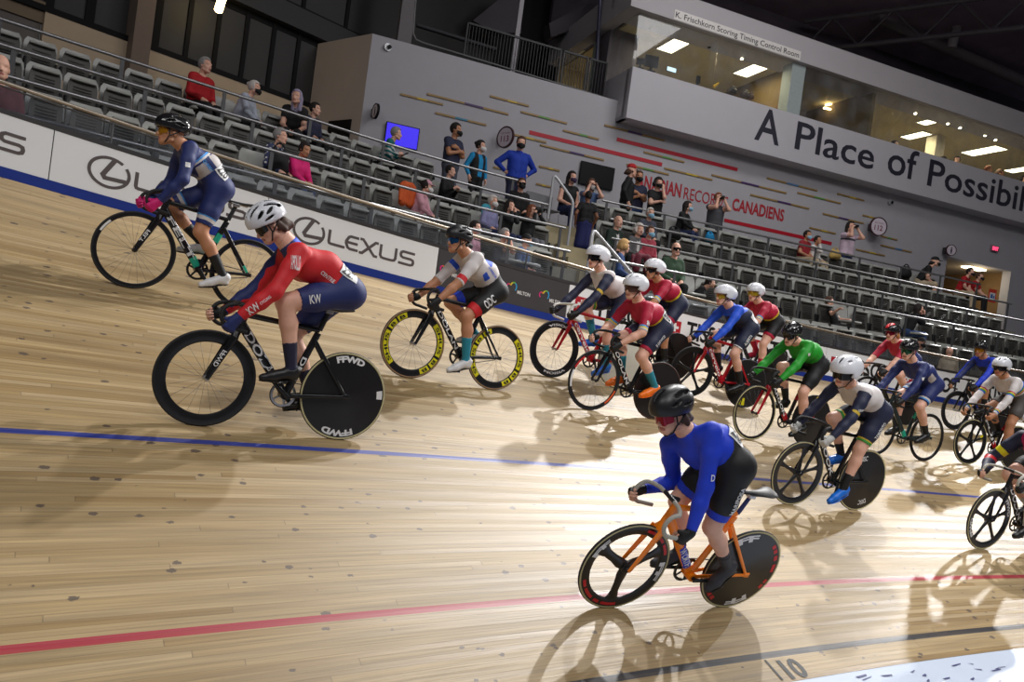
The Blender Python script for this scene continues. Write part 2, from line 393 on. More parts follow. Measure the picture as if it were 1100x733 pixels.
# ------------------------------------------------------------------ track, infield strip, floor
def track():
    s = np.arange(-11, 31, .1); t = np.concatenate([np.linspace(0, TW, 56)])
    V = np.stack([trk(s, tt) for tt in t], 1).reshape(-1, 3); n = len(t)
    F = [(i*n+j, (i+1)*n+j, (i+1)*n+j+1, i*n+j+1) for i in range(len(s)-1) for j in range(n-1)]
    me = mesh_data('track', V, F, None, wood, True, 180)
    uv = me.uv_layers.new(name='boards'); li = np.zeros(len(me.loops), dtype=np.int32); me.loops.foreach_get('vertex_index', li)
    S = np.repeat(s, n); T = np.tile(t, len(s))
    uv.data.foreach_set('uv', np.stack([S[li], T[li]], 1).astype(np.float32).ravel())
    structure(place('floor_track', me))
    m = MB(); s = np.arange(-11, 31, .2)
    azure = flat('infield_strip_glare_paint', 196, 208, 226, .3, vary=.05, scale=2)  # light blue strip, the glare on it mixed into its colour
    dash = flat('strip_marks', 70, 74, 120, .35)
    inner = []
    for q in s:
        a = float(np.interp(q, TS, TTH)); P = trk(q, 0.0); inner.append(P+np.array([math.sin(a), -math.cos(a), 0])*.62+np.array([0, 0, -.06]))
    inner = np.array(inner); m.strip(trk(s, -0.002), inner, 0)
    def fn(q, w):
        a = float(np.interp(q, TS, TTH)); P = trk(q, 0.0); return P+np.array([math.sin(a), -math.cos(a), 0])*w+np.array([0, 0, .004-.06*w/.62])
    rr = random.Random(4)
    for i in range(150):                                    # short dark dashes scattered over the strip
        q = 3.5+rr.random()*9; w = .05+rr.random()*.5; l = .03+rr.random()*.11; h = .006+rr.random()*.012; sk = rr.uniform(-.02, .02)
        m.add(np.array([fn(q, w), fn(q+l, w+sk), fn(q+l*.9, w+sk+h), fn(q+.02, w+h)]), [(0, 1, 2, 3)], 1)
    structure(m.build('floor_infield_strip', [azure, dash]))
    m = MB(); m.box((8, -22, -.16), (70, 60, .2))
    structure(m.build('floor', flat('infield_floor', 150, 155, 165, .5)))
    # 10 metre mark painted beside the black line
    s0, t0 = hit_track(838, 716); m = MB()
    sa, ta = hit_track(853, 727)
    fn = lambda x, y: trk(sa-.02+x, ta+y, .002)
    x0, y0 = hit_track(829, 714.5)
    tw = .19
    text_on(m, '10', lambda x, y: trk(s0+x, .005+y*.165, .0025), -.0, .19, .10, .98, bold=.035)
    ribbon(m, [(-.085, .02), (-.085, .19)], .020, lambda x, y: trk(s0+x, y, .0025))
    structure(m.build('trim_distance_mark', ink_black))
track()

# ------------------------------------------------------------------ fence: advertising boards, acrylic panes, top rail
def fence(s, h, off=0.0):
    """point on the fence at arc s, height h above the top edge of the boards; off is towards the riders"""
    P = trk(s, TW); a = np.interp(s, TS, TTH)
    return np.stack([P[..., 0]+np.sin(a)*off, P[..., 1]-np.cos(a)*off, P[..., 2]+h+0*a], -1)
def slab(m, s0, s1, h0, h1, o0, o1, mi=0, n=None):
    n = n or max(2, int((s1-s0)/.25)+1); s = np.linspace(s0, s1, n)
    rings = [np.array([fence(q, h0, o0), fence(q, h0, o1), fence(q, h1, o1), fence(q, h1, o0)]) for q in s]
    m.loft(rings, mi)
S_ = lambda u, v: fence_s(u, v)[0]
EMB0 = S_(97, 182)                                    # left rim of an emblem; the boards repeat
PITCH = S_(317, 247)-EMB0
GREY0 = S_(472.5, 267.6); GREY1 = S_(612, 318)
WB0 = EMB0-.30                                         # left end of the white board that carries the emblem
def arcpts(cx, cy, rx, ry, a0, a1, n=40):
    return [(cx+rx*math.cos(R_(a0+(a1-a0)*i/n)), cy+ry*math.sin(R_(a0+(a1-a0)*i/n))) for i in range(n+1)]
def wide_letters(m, x0, fn, H):
    """a wide technical capital word L E X U S, drawn in strokes of a constant weight"""
    w = H*.18
    def st(p): ribbon(m, [(x0+a*H, .262+b*H) for a, b in p], w, fn)
    x = 0
    st([(.08, 1), (.08, .2), (.12, .1), (.22, .075), (1.10, .075)])
    st([(1.95, .93), (1.42, .93), (1.30, .86), (1.16, .56), (1.16, .42), (1.28, .14), (1.42, .075), (1.95, .075)]); st([(1.2, .5), (1.9, .5)])
    st([(2.02, .97), (2.22, .97), (3.02, .03), (3.24, .03)]); st([(3.24, .97), (3.05, .97), (2.22, .03), (2.02, .03)])
    st([(3.42, 1), (3.42, .25), (3.5, .11), (3.65, .075), (4.22, .075), (4.37, .11), (4.45, .25), (4.45, 1)])
    st([(5.75, .93), (4.95, .93), (4.82, .86), (4.78, .72), (4.82, .57), (4.95, .5), (5.5, .5), (5.65, .44), (5.69, .29), (5.65, .14), (5.5, .075), (4.66, .075)])
def lexus_board(s0, s1, e0, name_label, group):
    t = thing('advertising_board', name_label, 'advertising board', group)
    m = MB(); slab(m, s0+.004, s1-.004, .105, .612, -.05, 0); m.build('panel', board_white, t, ang=30)
    m = MB(); cy = .355; rx = .168; ry = .152; cx = e0+rx
    f = lambda x, y: fence(x, y, .003)
    ribbon(m, arcpts(cx, cy, rx, ry, 52, 395, 60), .030, f)
    ribbon(m, [(cx+.035, cy+ry-.010), (cx-.052, cy-.036), (cx-.034, cy-.066), (cx+.148, cy-.052)], .042, f)
    m.build('emblem', ink_grey, t, smooth=False)
    H = .185; m = MB(); wide_letters(m, e0+.385, f, H)
    m.build('lettering', ink_grey, t, smooth=False)
nb = 0
for i, lab in ((-1, 'white sponsor board at far left, showing only the last grey letters'),
               (0, 'white sponsor board with grey oval emblem, behind the rider in navy and white'),
               (1, 'white sponsor board with grey oval emblem, behind the rider in red, next to charcoal board')):
    s0 = WB0+i*PITCH; s1 = WB0+(i+1)*PITCH if i < 1 else GREY0
    lexus_board(s0, s1, EMB0+i*PITCH, lab, 'white boards with oval emblem')
def milton_board(s0, s1, marks, lab):
    t = thing('advertising_board', lab, 'advertising board', 'charcoal town boards')
    m = MB(); slab(m, s0+.004, s1-.004, .105, .612, -.05, 0); m.build('panel', board_grey, t, ang=30)
    cols = [flat('swirl_pink', 214, 40, 130), flat('swirl_orange', 236, 120, 40), flat('swirl_yellow', 215, 200, 50), flat('swirl_green', 110, 190, 70), flat('swirl_blue', 50, 160, 215)]
    for x in marks:
        f = lambda a, b: fence(a, b, .003)
        m = MB()
        ribbon(m, arcpts(x+.03, .35, .03, .038, 250, 100, 8), .017, f, 0); ribbon(m, arcpts(x+.03, .35, .03, .038, 100, 30, 5), .017, f, 1)
        ribbon(m, arcpts(x+.10, .36, .044, .062, 170, 110, 6), .018, f, 2); ribbon(m, arcpts(x+.10, .36, .044, .062, 110, 60, 6), .018, f, 3)
        ribbon(m, arcpts(x+.10, .36, .044, .062, 60, -50, 9), .018, f, 4)
        m.build('swirl_mark', cols, t, smooth=False)
        m = MB(); text_on(m, 'MILTON', f, x+.165, x+.36, .275, .325, bold=.02)
        m.build('lettering', ink_white, t, smooth=False)
G1 = S_(520, 295)
milton_board(GREY0, G1-.12, [S_(473, 290)], 'charcoal town board next to the white one, behind rider with yellow-marked wheels')
milton_board(G1-.12, GREY1, [S_(546, 312), S_(582, 322)], 'charcoal town board with two swirl marks, left of the board with a red square')
def watch_board(s0, s1, lab):
    t = thing('advertising_board', lab, 'advertising board', 'white boards with red square')
    m = MB(); slab(m, s0+.004, s1-.004, .105, .612, -.05, 0); m.build('panel', board_white, t, ang=30)
    f = lambda a, b: fence(a, b, .003); f2 = lambda a, b: fence(a, b, .005)
    m = MB(); x = s0+.12
    ribbon(m, [(x, .36), (x+.22, .36)], .22, f, 0); ribbon(m, [(x+.04, .36), (x+.18, .36)], .045, f2, 1); ribbon(m, [(x+.11, .29), (x+.11, .43)], .045, f2, 1)
    m.build('red_square', [ink_red, ink_white], t, smooth=False)
    m = MB(); text_on(m, 'TISSOT', f, x+.33, s1-.2, .22, .50, bold=.025)
    m.build('lettering', ink_black, t, smooth=False)
WS = GREY1; wp = (S_(809, 374)-.12-WS)/2
tl = ['behind the white bar tape on the red frame', 'behind the two riders in crimson', 'behind the rider in green', 'behind the maple-leaf helmet', 'at the right edge', 'right of the photo']
for i in range(6): watch_board(WS+wp*i, WS+wp*(i+1), 'white sponsor board with red square, '+tl[i])
SE0, SE1 = WB0-PITCH, 24.0
m = MB(); slab(m, SE0, SE1, 0, .103, -.05, .004); structure(m.build('trim_kick_strip', board_blue, ang=30))
m = MB(); slab(m, SE0, SE1, .614, .66, -.06, .006); structure(m.build('trim_board_cap', cap_black, ang=30))
m = MB(); slab(m, SE0, SE1, -.6, .612, -.12, -.055); structure(m.build('wall_fence_back', cap_black, ang=30))
m = MB(); s = np.arange(SE0, SE1, .25); m.tube(fence(s, .915, -.03), .021, 10); m.tube(fence(s, .875, -.03), .010, 6, 1)
for q in np.arange(SE0, SE1, 2.4): m.tube([fence(q, .64, -.03), fence(q, .9, -.03)], .012, 6, 1)
FT = thing('fence_railing', 'long bronze-coloured fence rail with clear panes above the sponsor boards', 'railing')
m.build('rail', [mat('fence_rail_bronze', (0.42, 0.36, 0.29), .35, .7), post_grey], FT)
pp = np.arange(SE0, 22, 2.4)
for i in range(len(pp)-1):
    m = MB(); slab(m, pp[i]+.01, pp[i+1]-.01, .665, .87, -.036, -.028); m.build('pane', pane, FT, ang=30)

# ------------------------------------------------------------------ grandstand tiers, aisle, rails
AIS = [(stand_u(at_z(u0, v0, rail_z(k))), stand_u(at_z(u1, v1, rail_z(k)))) for k, (u0, v0, u1, v1) in enumerate(((558, 194, 651, 215), (588, 220, 652, 236), (604, 245.5, 654, 256.5), (618, 270, 660, 279)))]
ue = 21.0*G
for k in range(4):
    m = MB(); u = np.arange(-5.0, ue, .3); p0 = -k*TREAD-.04; p1 = p0+TREAD if k else 2.5
    zf = deck_z(k); zb = deck_z(k+1) if k < 3 else deck_z(3)-1.4
    m.strip(stand(u, p0, zf), stand(u, p1, zf)); m.strip(stand(u, p0, zb), stand(u, p0, zf))
    structure(m.build('floor_stand_tier', concrete, smooth=False))
AU0 = AIS[1][0]+.28; AU1 = AIS[1][1]-.12
for k in range(1, 4):
    for j in range(2):
        m = MB(); z1 = deck_z(k)+RISE*(j+1)/2; uu = np.linspace(AU0, AU1, 6); pb = -k*TREAD+TREAD-.04; d0 = TREAD*(1-j)*.5+.01
        rings = [np.array([stand(q, pb-d0-.10, z1-RISE/2), stand(q, pb-d0-.10, z1), stand(q, pb+.3, z1), stand(q, pb+.3, z1-RISE/2)]) for q in uu]
        m.loft(rings); structure(m.build('trim_aisle_step', step_tan, smooth=False))
def guard_rail(k, u0, u1, lab, drop=True):
    t = thing('guard_rail', lab, 'railing', 'horizontal tube rails in front of seat rows')
    u = np.linspace(u0, u1, max(4, int((u1-u0)/.25))); m = MB(); m.tube(stand(u, 0-k*TREAD, rail_z(k)), .024, 10); m.build('rail', steel, t)
    n = max(2, int(round((u1-u0)/1.5))+1)
    for q in np.linspace(u0+.12, u1-.12, n):
        m = MB(); a = stand(q, -k*TREAD, rail_z(k)-.01); b = stand(q, -k*TREAD, deck_z(k)-.1); h = stand_h(q)
        m.box((a+b)/2, (.055, .018, a[2]-b[2]), np.array([[math.cos(h), -math.sin(h), 0], [math.sin(h), math.cos(h), 0], [0, 0, 1]]))
        m.build('post', post_grey, t, smooth=False)
rn = ['top', 'second', 'third', 'fourth', 'lowest']
for k in range(4):
    guard_rail(k, -4.9, AIS[k][0], 'grey steel tube rail of the %s row in the stand left of the stairs' % rn[k])
    guard_rail(k, AIS[k][1], ue-.5, 'grey steel tube rail of the %s row in the stand right of the stairs' % rn[k])
def stair_rail(pts, lab):
    m = MB(); m.tube(np.array(pts), .03, 10); tag(m.build('stair_handrail', white_metal), lab, 'handrail', 'bent white stair handrails')
def bend(A, B, C, D, r=.12):
    A, B, C, D = map(np.array, (A, B, C, D)); L = [A]
    for P, Q, S in ((A, B, C), (B, C, D)):
        d0 = unit(P-Q)*r; d1 = unit(S-Q)*r; L += [Q+d0, Q+d0*.4+d1*.1, Q+d0*.1+d1*.4, Q+d1]
    return L+[D]
ua = AU0+.12
B_ = at_z(595, 187, deck_z(0)+.93); C_ = at_z(616, 216, deck_z(1)+.98)
stair_rail(bend(B_-np.array([0, 0, .93]), B_, C_, C_-np.array([0, 0, .98])), 'bent white handrail atop the stairs, left of the woman in navy skirt')
B_ = at_z(637, 246, 3.86); C_ = at_z(681, 297, 3.27)
stair_rail(bend(B_-np.array([0, 0, .75]), B_, C_, C_-np.array([0, 0, .45])), 'bent white handrail at the foot of the stairs, behind the white and navy jersey')

# ------------------------------------------------------------------ seats
seat_back = flat('seat_back_plastic', 168, 169, 164, .32, vary=.05, scale=9)
seat_pan = flat('seat_pan_shaded', 78, 77, 72, .5, vary=.07, scale=9)  # same grey plastic as the backrest, shade of the tipped-up pan put into the colour
seat_rib = flat('seat_pan_rib', 62, 61, 57, .5)
seat_iron = mat('seat_iron', (0.022, 0.022, 0.024), .5, .3)
def seat_meshes():
    w = .43
    def shell(z0, z1, y0, lean, wd, th, dip, rad, n=9):
        """curved upright panel facing -y, centred on x"""
        m = MB(); rows = []
        for i in range(n):
            f = i/(n-1); z = z0+(z1-z0)*f; k = 1.0
            if f > .7: k = 1-(1-math.sqrt(max(0, 1-((f-.7)/.3)**2)))*rad
            if f < .15: k = 1-(1-math.sqrt(max(0, 1-((.15-f)/.15)**2)))*rad*.4
            rows.append([(x*wd/2*k, y0+lean*f+dip*(1-x*x)*.5+(f-.5)**2*-.03, z) for x in np.linspace(-1, 1, 9)])
        A = np.array(rows); Bk = A+np.array([0, th, 0])
        N = 9
        F = [(i*N+j, i*N+j+1, (i+1)*N+j+1, (i+1)*N+j) for i in range(n-1) for j in range(N-1)]
        m.add(A.reshape(-1, 3), F); m.add(Bk.reshape(-1, 3), [q[::-1] for q in F])
        rim = [(0, j) for j in range(N)]+[(i, N-1) for i in range(1, n)]+[(n-1, j) for j in range(N-2, -1, -1)]+[(i, 0) for i in range(n-2, 0, -1)]
        Aa = np.array([A[i, j] for i, j in rim]+[A[0, 0]]); Bb = np.array([Bk[i, j] for i, j in rim]+[Bk[0, 0]])
        m.strip(Bb, Aa); return m
    d = {}
    b = shell(.34, .80, .02, .10, w*1.06, .022, .05, .20)
    d['back'] = mesh_data('backrest', np.concatenate(b.v), b.f, b.m, seat_back)
    q = shell(.30, .715, -.075, .055, w*.90, .03, .035, .16)
    for i in range(7): q.rbox((0, -.072+.055*((i+1)/8.)-.002, .38+.038*i), (w*.58, .016, .018), .006, mi=1)
    q.rbox((0, -.040, .705), (w*.80, .075, .035), .016, mi=2)  # lip in the pale backrest grey, added as the highlight along the pan's top
    d['pan_up'] = mesh_data('seat_pan', np.concatenate(q.v), q.f, q.m, [seat_pan, seat_rib, seat_back])
    q = MB(); q.rbox((0, -.19, .42), (w*.92, .40, .045), .09)
    d['pan_dn'] = mesh_data('seat_pan', np.concatenate(q.v), q.f, q.m, [seat_back])
    q = MB()
    for sx in (-1, 1):
        q.rbox((sx*w*.47, -.03, .40), (.035, .12, .17), .012); q.tube([(sx*w*.47, .02, .36), (sx*w*.47, .06, .0)], .016, 6)
    q.box((0, .05, .36), (w, .03, .04)); d['iron'] = mesh_data('seat_frame', np.concatenate(q.v), q.f, q.m, seat_iron)
    return d
SEATM = seat_meshes()
def pitch_at(u):
    u = u/G; return G*(.385 if u < 5 else (.455 if u > 9 else .385+.07*(u-5)/4))
OCC = []                    # (row, u) of seats somebody sits on, filled by the people
_FE = trk(np.arange(-11, 31, .1), TW)[:, :2]
def fence_gap(P):
    d = _FE-np.asarray(P)[:2]; i = int(np.argmin((d*d).sum(1))); i = min(max(i, 1), len(_FE)-2); t = _FE[i+1]-_FE[i-1]
    return float((-d[i][0]*-t[1]+-d[i][1]*t[0])/np.hypot(*t))
def add_seat(k, u, down):
    h = stand_h(u); P = stand(u, -k*TREAD+.55, deck_z(k)); kx = pitch_at(u)/.475
    x = np.array([math.cos(h), math.sin(h), 0]); y = np.array([-math.sin(h), math.cos(h), 0])
    side = 'left' if u < 8.4 else 'right'
    if fence_gap(stand(u, -k*TREAD+.22)) < .30: return
    t = thing('stadium_seat', ('grey folding seat, pan %s, %s row %s of the stairs' % ('down under a spectator' if down else 'tipped up', rn[k], side)), 'seat',
              '%s seats, %s row %s of the stairs' % ('occupied' if down else 'empty', rn[k], side), mtx(P, x*kx, y*max(kx, .92), (0, 0, 1)))
    place('backrest', SEATM['back'], t); place('seat_pan', SEATM['pan_dn' if down else 'pan_up'], t); place('seat_frame', SEATM['iron'], t)
def lowest_tier():
    us = [u for u in np.arange(9, ue, .3) if fence_gap(stand(u, -4*TREAD)) > .25]
    m = MB(); u = np.array(us); m.strip(stand(u, -4*TREAD, deck_z(4)), stand(u, -3*TREAD-.04, deck_z(4))); m.strip(stand(u, -4*TREAD, deck_z(4)-1), stand(u, -4*TREAD, deck_z(4)))
    structure(m.build('floor_stand_tier', concrete, smooth=False))
    u = us[0]+.2
    while u < 19.6*G:
        add_seat(4, u, False); u += pitch_at(u)
def all_seats():
    for k in range(4):
        for a, b, fwd in ((-4.4 if k < 3 else -3.4, (AIS[k][0]-.15) if k else stand_u(at_z(478, 172, rail_z(0))), False), ((AIS[k][1]+.2) if k else AIS[0][1]+.2, 19.6*G, True)):
            u = b-.1 if not fwd else a+.1
            while (u > a) if not fwd else (u < b):
                add_seat(k, u, any(kk == k and abs(uu-u) < pitch_at(u)*.55 for kk, uu in OCC))
                u += pitch_at(u)*(1 if fwd else -1)
# ------------------------------------------------------------------ left end: beige wall and tall dark windows
ZT = gz(7.745)
BL = at_z(341.6, 47, ZT)                                # back left corner of the white block
G1A = 0.2233                                            # direction of the window wall
LT = np.array([math.cos(G1A), math.sin(G1A), 0.0]); LN = np.array([-LT[1], LT[0], 0.0])
LW0 = BL+LN*.02
def lw(a, z, off=0.0): return np.array([LW0[0], LW0[1], 0])+LT*a+np.array([0, 0, z])-LN*off
def lw_px(u, v, off=0.0):
    P = on_plane(u, v, LW0-LN*off, LN); return float((P-LW0)@LT), float(P[2])
LR = np.array([LT, LN, (0, 0, 1)]).T
aw0, zs = lw_px(46.4, 12.3); _, zs2 = lw_px(258, 89); zs = (zs+zs2)/2
_, zb = lw_px(300, 26)
def lbox(m, a0, a1, z0, z1, o0, o1, mi=0): m.box(lw((a0+a1)/2, (z0+z1)/2, (o0+o1)/2), (a1-a0, o1-o0, z1-z0), LR, mi)
m = MB(); lbox(m, aw0, 1.0, deck_z(0)-.2, zs, 0, .15); structure(m.build('wall_left_low', beige_wall, smooth=False))
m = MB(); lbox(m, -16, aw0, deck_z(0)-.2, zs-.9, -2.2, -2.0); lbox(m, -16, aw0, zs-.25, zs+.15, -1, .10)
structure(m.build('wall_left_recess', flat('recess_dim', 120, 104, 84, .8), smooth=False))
m = MB(); lbox(m, aw0-.9, aw0-.02, zs-1.2, zs-.05, -.5, .05); structure(m.build('wall_left_pier', flat('pier_grey', 104, 98, 94, .8), smooth=False))
m = MB(); lbox(m, -16, 6, zs, 13.5, -.06, -.0); structure(m.build('window_left', dark_glass, smooth=False))
m = MB(); lbox(m, -16, 6, zs-.03, zs+.08, 0, .17)
structure(m.build('trim_window_sill', black_frame, smooth=False))
beam_g = mat('beam_grey', (0.016, 0.016, 0.018), .6)
m = MB(); lbox(m, -16, 6, zb-.14, zb, -.2, .02, 1); lbox(m, -16, 6, zb, zb+.5, -.2, .25, 0); lbox(m, -16, 6, zb+.5, zb+.6, -.2, .1, 1)
structure(m.build('trim_window_beam', [beam_g, black_frame], smooth=False))
mull = [(52, 6), (97, 10), (168, 27), (202, 33), (232, 46), (262, 52), (291, 60), (318, 65), (372, 20)]
for i, (u, v) in enumerate(mull):
    a, _ = lw_px(u, v); m = MB(); w = .085 if i < 3 else .05
    lbox(m, a-w, a+w, zs, 13, -.04, .04); structure(m.build('trim_window_mullion', black_frame, smooth=False))
a0, _ = lw_px(134, 45); a1, _ = lw_px(153, 50)
m = MB(); lbox(m, a0, a1, deck_z(0)-.2, 13, 0, .45); structure(m.build('wall_left_column', flat('column_taupe', 120, 104, 92, .8, vary=.05), smooth=False))
m = MB(); a_, z_ = lw_px(237, 8, .9)
c0 = np.array(lw(*lw_px(234, 13, .9), .9)); c1 = np.array(lw(*lw_px(242, -12, .9), .9))
t = thing('tube_lamp', 'warm glowing tube lamp hanging in front of the dark windows', 'lamp')
d = unit(c1-c0); m.tube([c0, c0+d*.03, c1-d*.03, c1], [.05, .085, .085, .05], 12); m.build('tube', mat('lamp_warm', (1.0, .72, .30), .5, emit=9.0, vary=0), t)
m = MB(); m.tube([c0*.5+c1*.5, (c0*.5+c1*.5)+np.array([0, 0, 3])], .012, 6); m.build('hanger', dark_metal, t)

# ------------------------------------------------------------------ white block, back wall, balcony
OF = .517*G; FA = -3.279*G; ZS, ZH, ZL, ZU = gz(7.24), gz(8.41), gz(9.68), gz(10.35); ER = 18.0
AL = wall_px(400.2, 36.1)[0]; BA = wall_px(655, 100)[0]
WR = np.array([WT, WN, (0, 0, 1)]).T
def wbox(m, a0, a1, z0, z1, o0, o1, mi=0): m.box(wall((a0+a1)/2, (z0+z1)/2, (o0+o1)/2), (a1-a0, o1-o0, z1-z0), WR, mi)
ZF = deck_z(0)-.15
ad0, zd = wall_px(1017.8, 276); ad1, _ = wall_px(1086, 293)
m = MB(); wbox(m, AL, FA, ZF, ZT, -.3, 0); wbox(m, FA, ad0, ZF, ZS, -.3, 0); wbox(m, ad0, ad1, zd, ZS, -.3, 0); wbox(m, ad1, 18, ZF, ZS, -.3, 0)
structure(m.build('wall_back', white_wall, smooth=False))
c = wall(AL, 0); bl = np.array([BL[0], BL[1], 0])
dd = unit(bl-c); ln = np.linalg.norm(bl-c); nn = np.array([-dd[1], dd[0], 0])
m = MB(); m.box((c+bl)/2+np.array([0, 0, (ZF+ZT)/2])-nn*.10, (ln, .2, ZT-ZF), np.array([dd, nn, (0, 0, 1)]).T)
structure(m.build('wall_block_side', flat('white_wall_warm', 178, 166, 158, .75, vary=.03, scale=3), smooth=False))
sp0 = on_plane(355, 136, c-nn*0.0, nn); 
m = MB(); q0 = on_plane(354, 131, c, nn); q1 = on_plane(378, 128, c, nn)
ddir = dd*np.sign((q1-q0)@dd); zz = (q0[2]+q1[2])/2
m.box((q0+q1)/2+np.array([0, 0, -.45])+nn*.0, (abs((q1-q0)@dd), .06, .9), np.array([dd, nn, (0, 0, 1)]).T)
structure(m.build('door_1', black_frame, smooth=False))
m = MB(); wbox(m, AL, BA+.5, ZT-.2, ZT, -8, -.3); structure(m.build('floor_balcony', dark_metal, smooth=False))
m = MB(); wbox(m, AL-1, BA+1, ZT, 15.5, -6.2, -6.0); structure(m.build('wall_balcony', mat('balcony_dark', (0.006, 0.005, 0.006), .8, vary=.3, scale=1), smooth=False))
def wpt(u, v, off): a, z = wall_px(u, v, off); return np.array(wall(a, z, off))
# balcony things
m = MB(); a0, _ = wall_px(430, 20, -.9); a1, _ = wall_px(445, 20, -.9); wbox(m, a0, a1, ZT, 15, -1.2, -.9); structure(m.build('wall_balcony_column', flat('column_grey', 112, 108, 112, .7), smooth=False))
m = MB(); a0, _ = wall_px(559.0, 15, -1.2); wbox(m, a0-.06, a0+.06, ZT, 14, -1.3, -1.2); structure(m.build('trim_balcony_post', flat('post_pale', 150, 146, 152, .6), smooth=False))
t = thing('balcony_railing', 'dark vertical-bar railing along the balcony above the white wall', 'railing'); 
zt = wall_px(600, 52, -.5)[1]
for ra, rb in ((wall_px(502, 25, -.5)[0], wall_px(604, 52, -.5)[0]), (wall_px(606, 52, -.5)[0], wall_px(633, 60, -.5)[0]), (wall_px(634, 60, -.5)[0], wall_px(653, 68, -.5)[0])):
    m = MB(); wbox(m, ra, rb, zt-.05, zt, -.52, -.48); wbox(m, ra, rb, ZT+.1, ZT+.14, -.52, -.48)
    wbox(m, ra, ra+.04, ZT, zt, -.52, -.48); wbox(m, rb-.04, rb, ZT, zt, -.52, -.48)
    q = ra+.08
    while q < rb-.04: wbox(m, q, q+.014, ZT+.1, zt, -.51, -.495); q += .085
    m.build('panel', mat('railing_black', (.016, .016, .018), .5, .4), t, smooth=False)
m = MB(); P = [wpt(447, -6, -.4), wpt(444, 36, -.4), wpt(447, 42.5, -.4), wpt(455, 46, -.4)]; ra = wall_px(648, 98, -.4)[0]; P += [np.array(wall(ra, ZT+.14, -.4))]
m.tube(P, .02, 8); tag(m.build('balcony_foot_rail', mat('rail_dim', (.2, .2, .2), .5, .5)), 'thin bent pipe rail running low along the balcony edge', 'railing')
m = MB(); p0, p1 = wpt(447.5, 27, -1.6), wpt(532, 53, -1.6); m.aero(p0, p1, .16, .16, .10, side=(0, 0, 1)); tag(m.build('cable_tray', mat('tray_grey', (.10, .10, .11), .5, .5)), 'grey cable tray behind the balcony railing', 'cable tray')
m = MB(); p0, p1 = wpt(512, 26, -3), wpt(556, -6, -3)
m.add(np.array([wpt(508, 22, -3), wpt(545, -8, -3), wpt(560, -8, -3), wpt(560, 36, -3), wpt(530, 34, -3)]), [(0, 1, 2, 3, 4)]); 
V = np.concatenate(m.v); V2 = V+WN*.4; m.add(V2, [(4, 3, 2, 1, 0)]); n5 = 5
m.f += [(i, i+5, (i+1) % 5+5, (i+1) % 5) for i in range(5)]; m.m += [0]*5
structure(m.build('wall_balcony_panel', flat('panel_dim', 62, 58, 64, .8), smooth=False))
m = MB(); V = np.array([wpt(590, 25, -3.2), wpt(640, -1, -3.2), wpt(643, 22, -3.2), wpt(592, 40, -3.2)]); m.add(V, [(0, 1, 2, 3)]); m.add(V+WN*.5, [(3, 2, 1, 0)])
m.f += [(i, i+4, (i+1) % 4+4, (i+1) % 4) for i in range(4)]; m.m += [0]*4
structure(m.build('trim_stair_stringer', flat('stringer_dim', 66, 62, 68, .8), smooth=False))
m = MB()
m.tube([wpt(645, -5, -1.0), wpt(641, 66, -1.0)], .05, 8); tag(m.build('riser_pipe', mat('pipe_blue', (.03, .03, .07), .5)), 'dark bluish riser pipe at the right end of the balcony', 'pipe')
m = MB(); a0 = wall_px(655, 40, -.9)[0]; wbox(m, a0, a0+.9, ZT, 14, -1.6, -.9); structure(m.build('wall_balcony_end', flat('pier_violet_grey', 96, 90, 98, .8), smooth=False))

# ------------------------------------------------------------------ overhanging control room
OF = .517*G; FA = -3.279*G; ZS, ZH, ZL, ZU = gz(7.24), gz(8.41), gz(9.68), gz(10.35); ER = 18.0
room_wall = flat('room_wall_warm', 176, 160, 120, .8)
m = MB(); wbox(m, FA, ER, ZS, ZH, OF-.15, OF)
wbox(m, FA, FA+.12, ZS, ZH, OF-.3, OF-.15)
m2 = MB(); wbox(m2, FA, FA+.12, ZS, ZH, -4.5, OF-.15); structure(m2.build('wall_control_room_end', flat('fascia_white', 184, 182, 188, .7, vary=.02, scale=2), smooth=False))
m2 = MB(); wbox(m2, FA, ER, ZS, ZS+.1, -4.5, OF-.15); structure(m2.build('floor_control_room', flat('fascia_white', 184, 182, 188, .7, vary=.02, scale=2), smooth=False))
structure(m.build('wall_control_room_front', flat('fascia_white', 184, 182, 188, .7, vary=.02, scale=2), smooth=False))
lip = flat('lip_white', 170, 166, 170, .7, vary=.02, scale=2)
m = MB(); wbox(m, FA-.35, ER, ZL, ZL+.30, OF-.9, OF+.10); wbox(m, FA-.35, ER, ZL+.30, ZU, OF-1.0, OF+.02)
wbox(m, FA-.35, FA, ZL, ZU, -4.5, OF-.9)
structure(m.build('trim_control_room_lip', lip, smooth=False))
m = MB(); wbox(m, FA+.2, ER, ZL+.06, ZL+.12, -4.5, OF-.15); structure(m.build('ceiling_control_room', flat('room_ceiling', 196, 182, 146, .85), smooth=False))
m = MB(); wbox(m, FA, ER, ZS, ZU, -4.6, -4.5); structure(m.build('wall_control_room_back', room_wall, smooth=False))
cols = [(848, 872, 72)]
ca0 = wall_px(846.5, 118, OF)[0]; ca1 = wall_px(861, 118, OF)[0]
m = MB(); wbox(m, ca0, ca1, ZH, ZL, OF-.45, OF-.06); structure(m.build('wall_control_room_pier', flat('pier_pale', 150, 160, 160, .7), smooth=False))
pa = wall_px(858, 90, OF)[0]; pb = wall_px(943, 125, OF)[0]
m = MB(); wbox(m, pa, pa+.08, ZH-.6, ZL+.06, -4.5, OF-.3); wbox(m, pb, pb+.12, ZH-.6, ZL+.06, -4.5, OF-.3); wbox(m, pa, pb, ZH-.6, ZL+.06, -2.6, -2.5)
structure(m.build('wall_control_room_partition', flat('partition_brown', 112, 92, 56, .8), smooth=False))
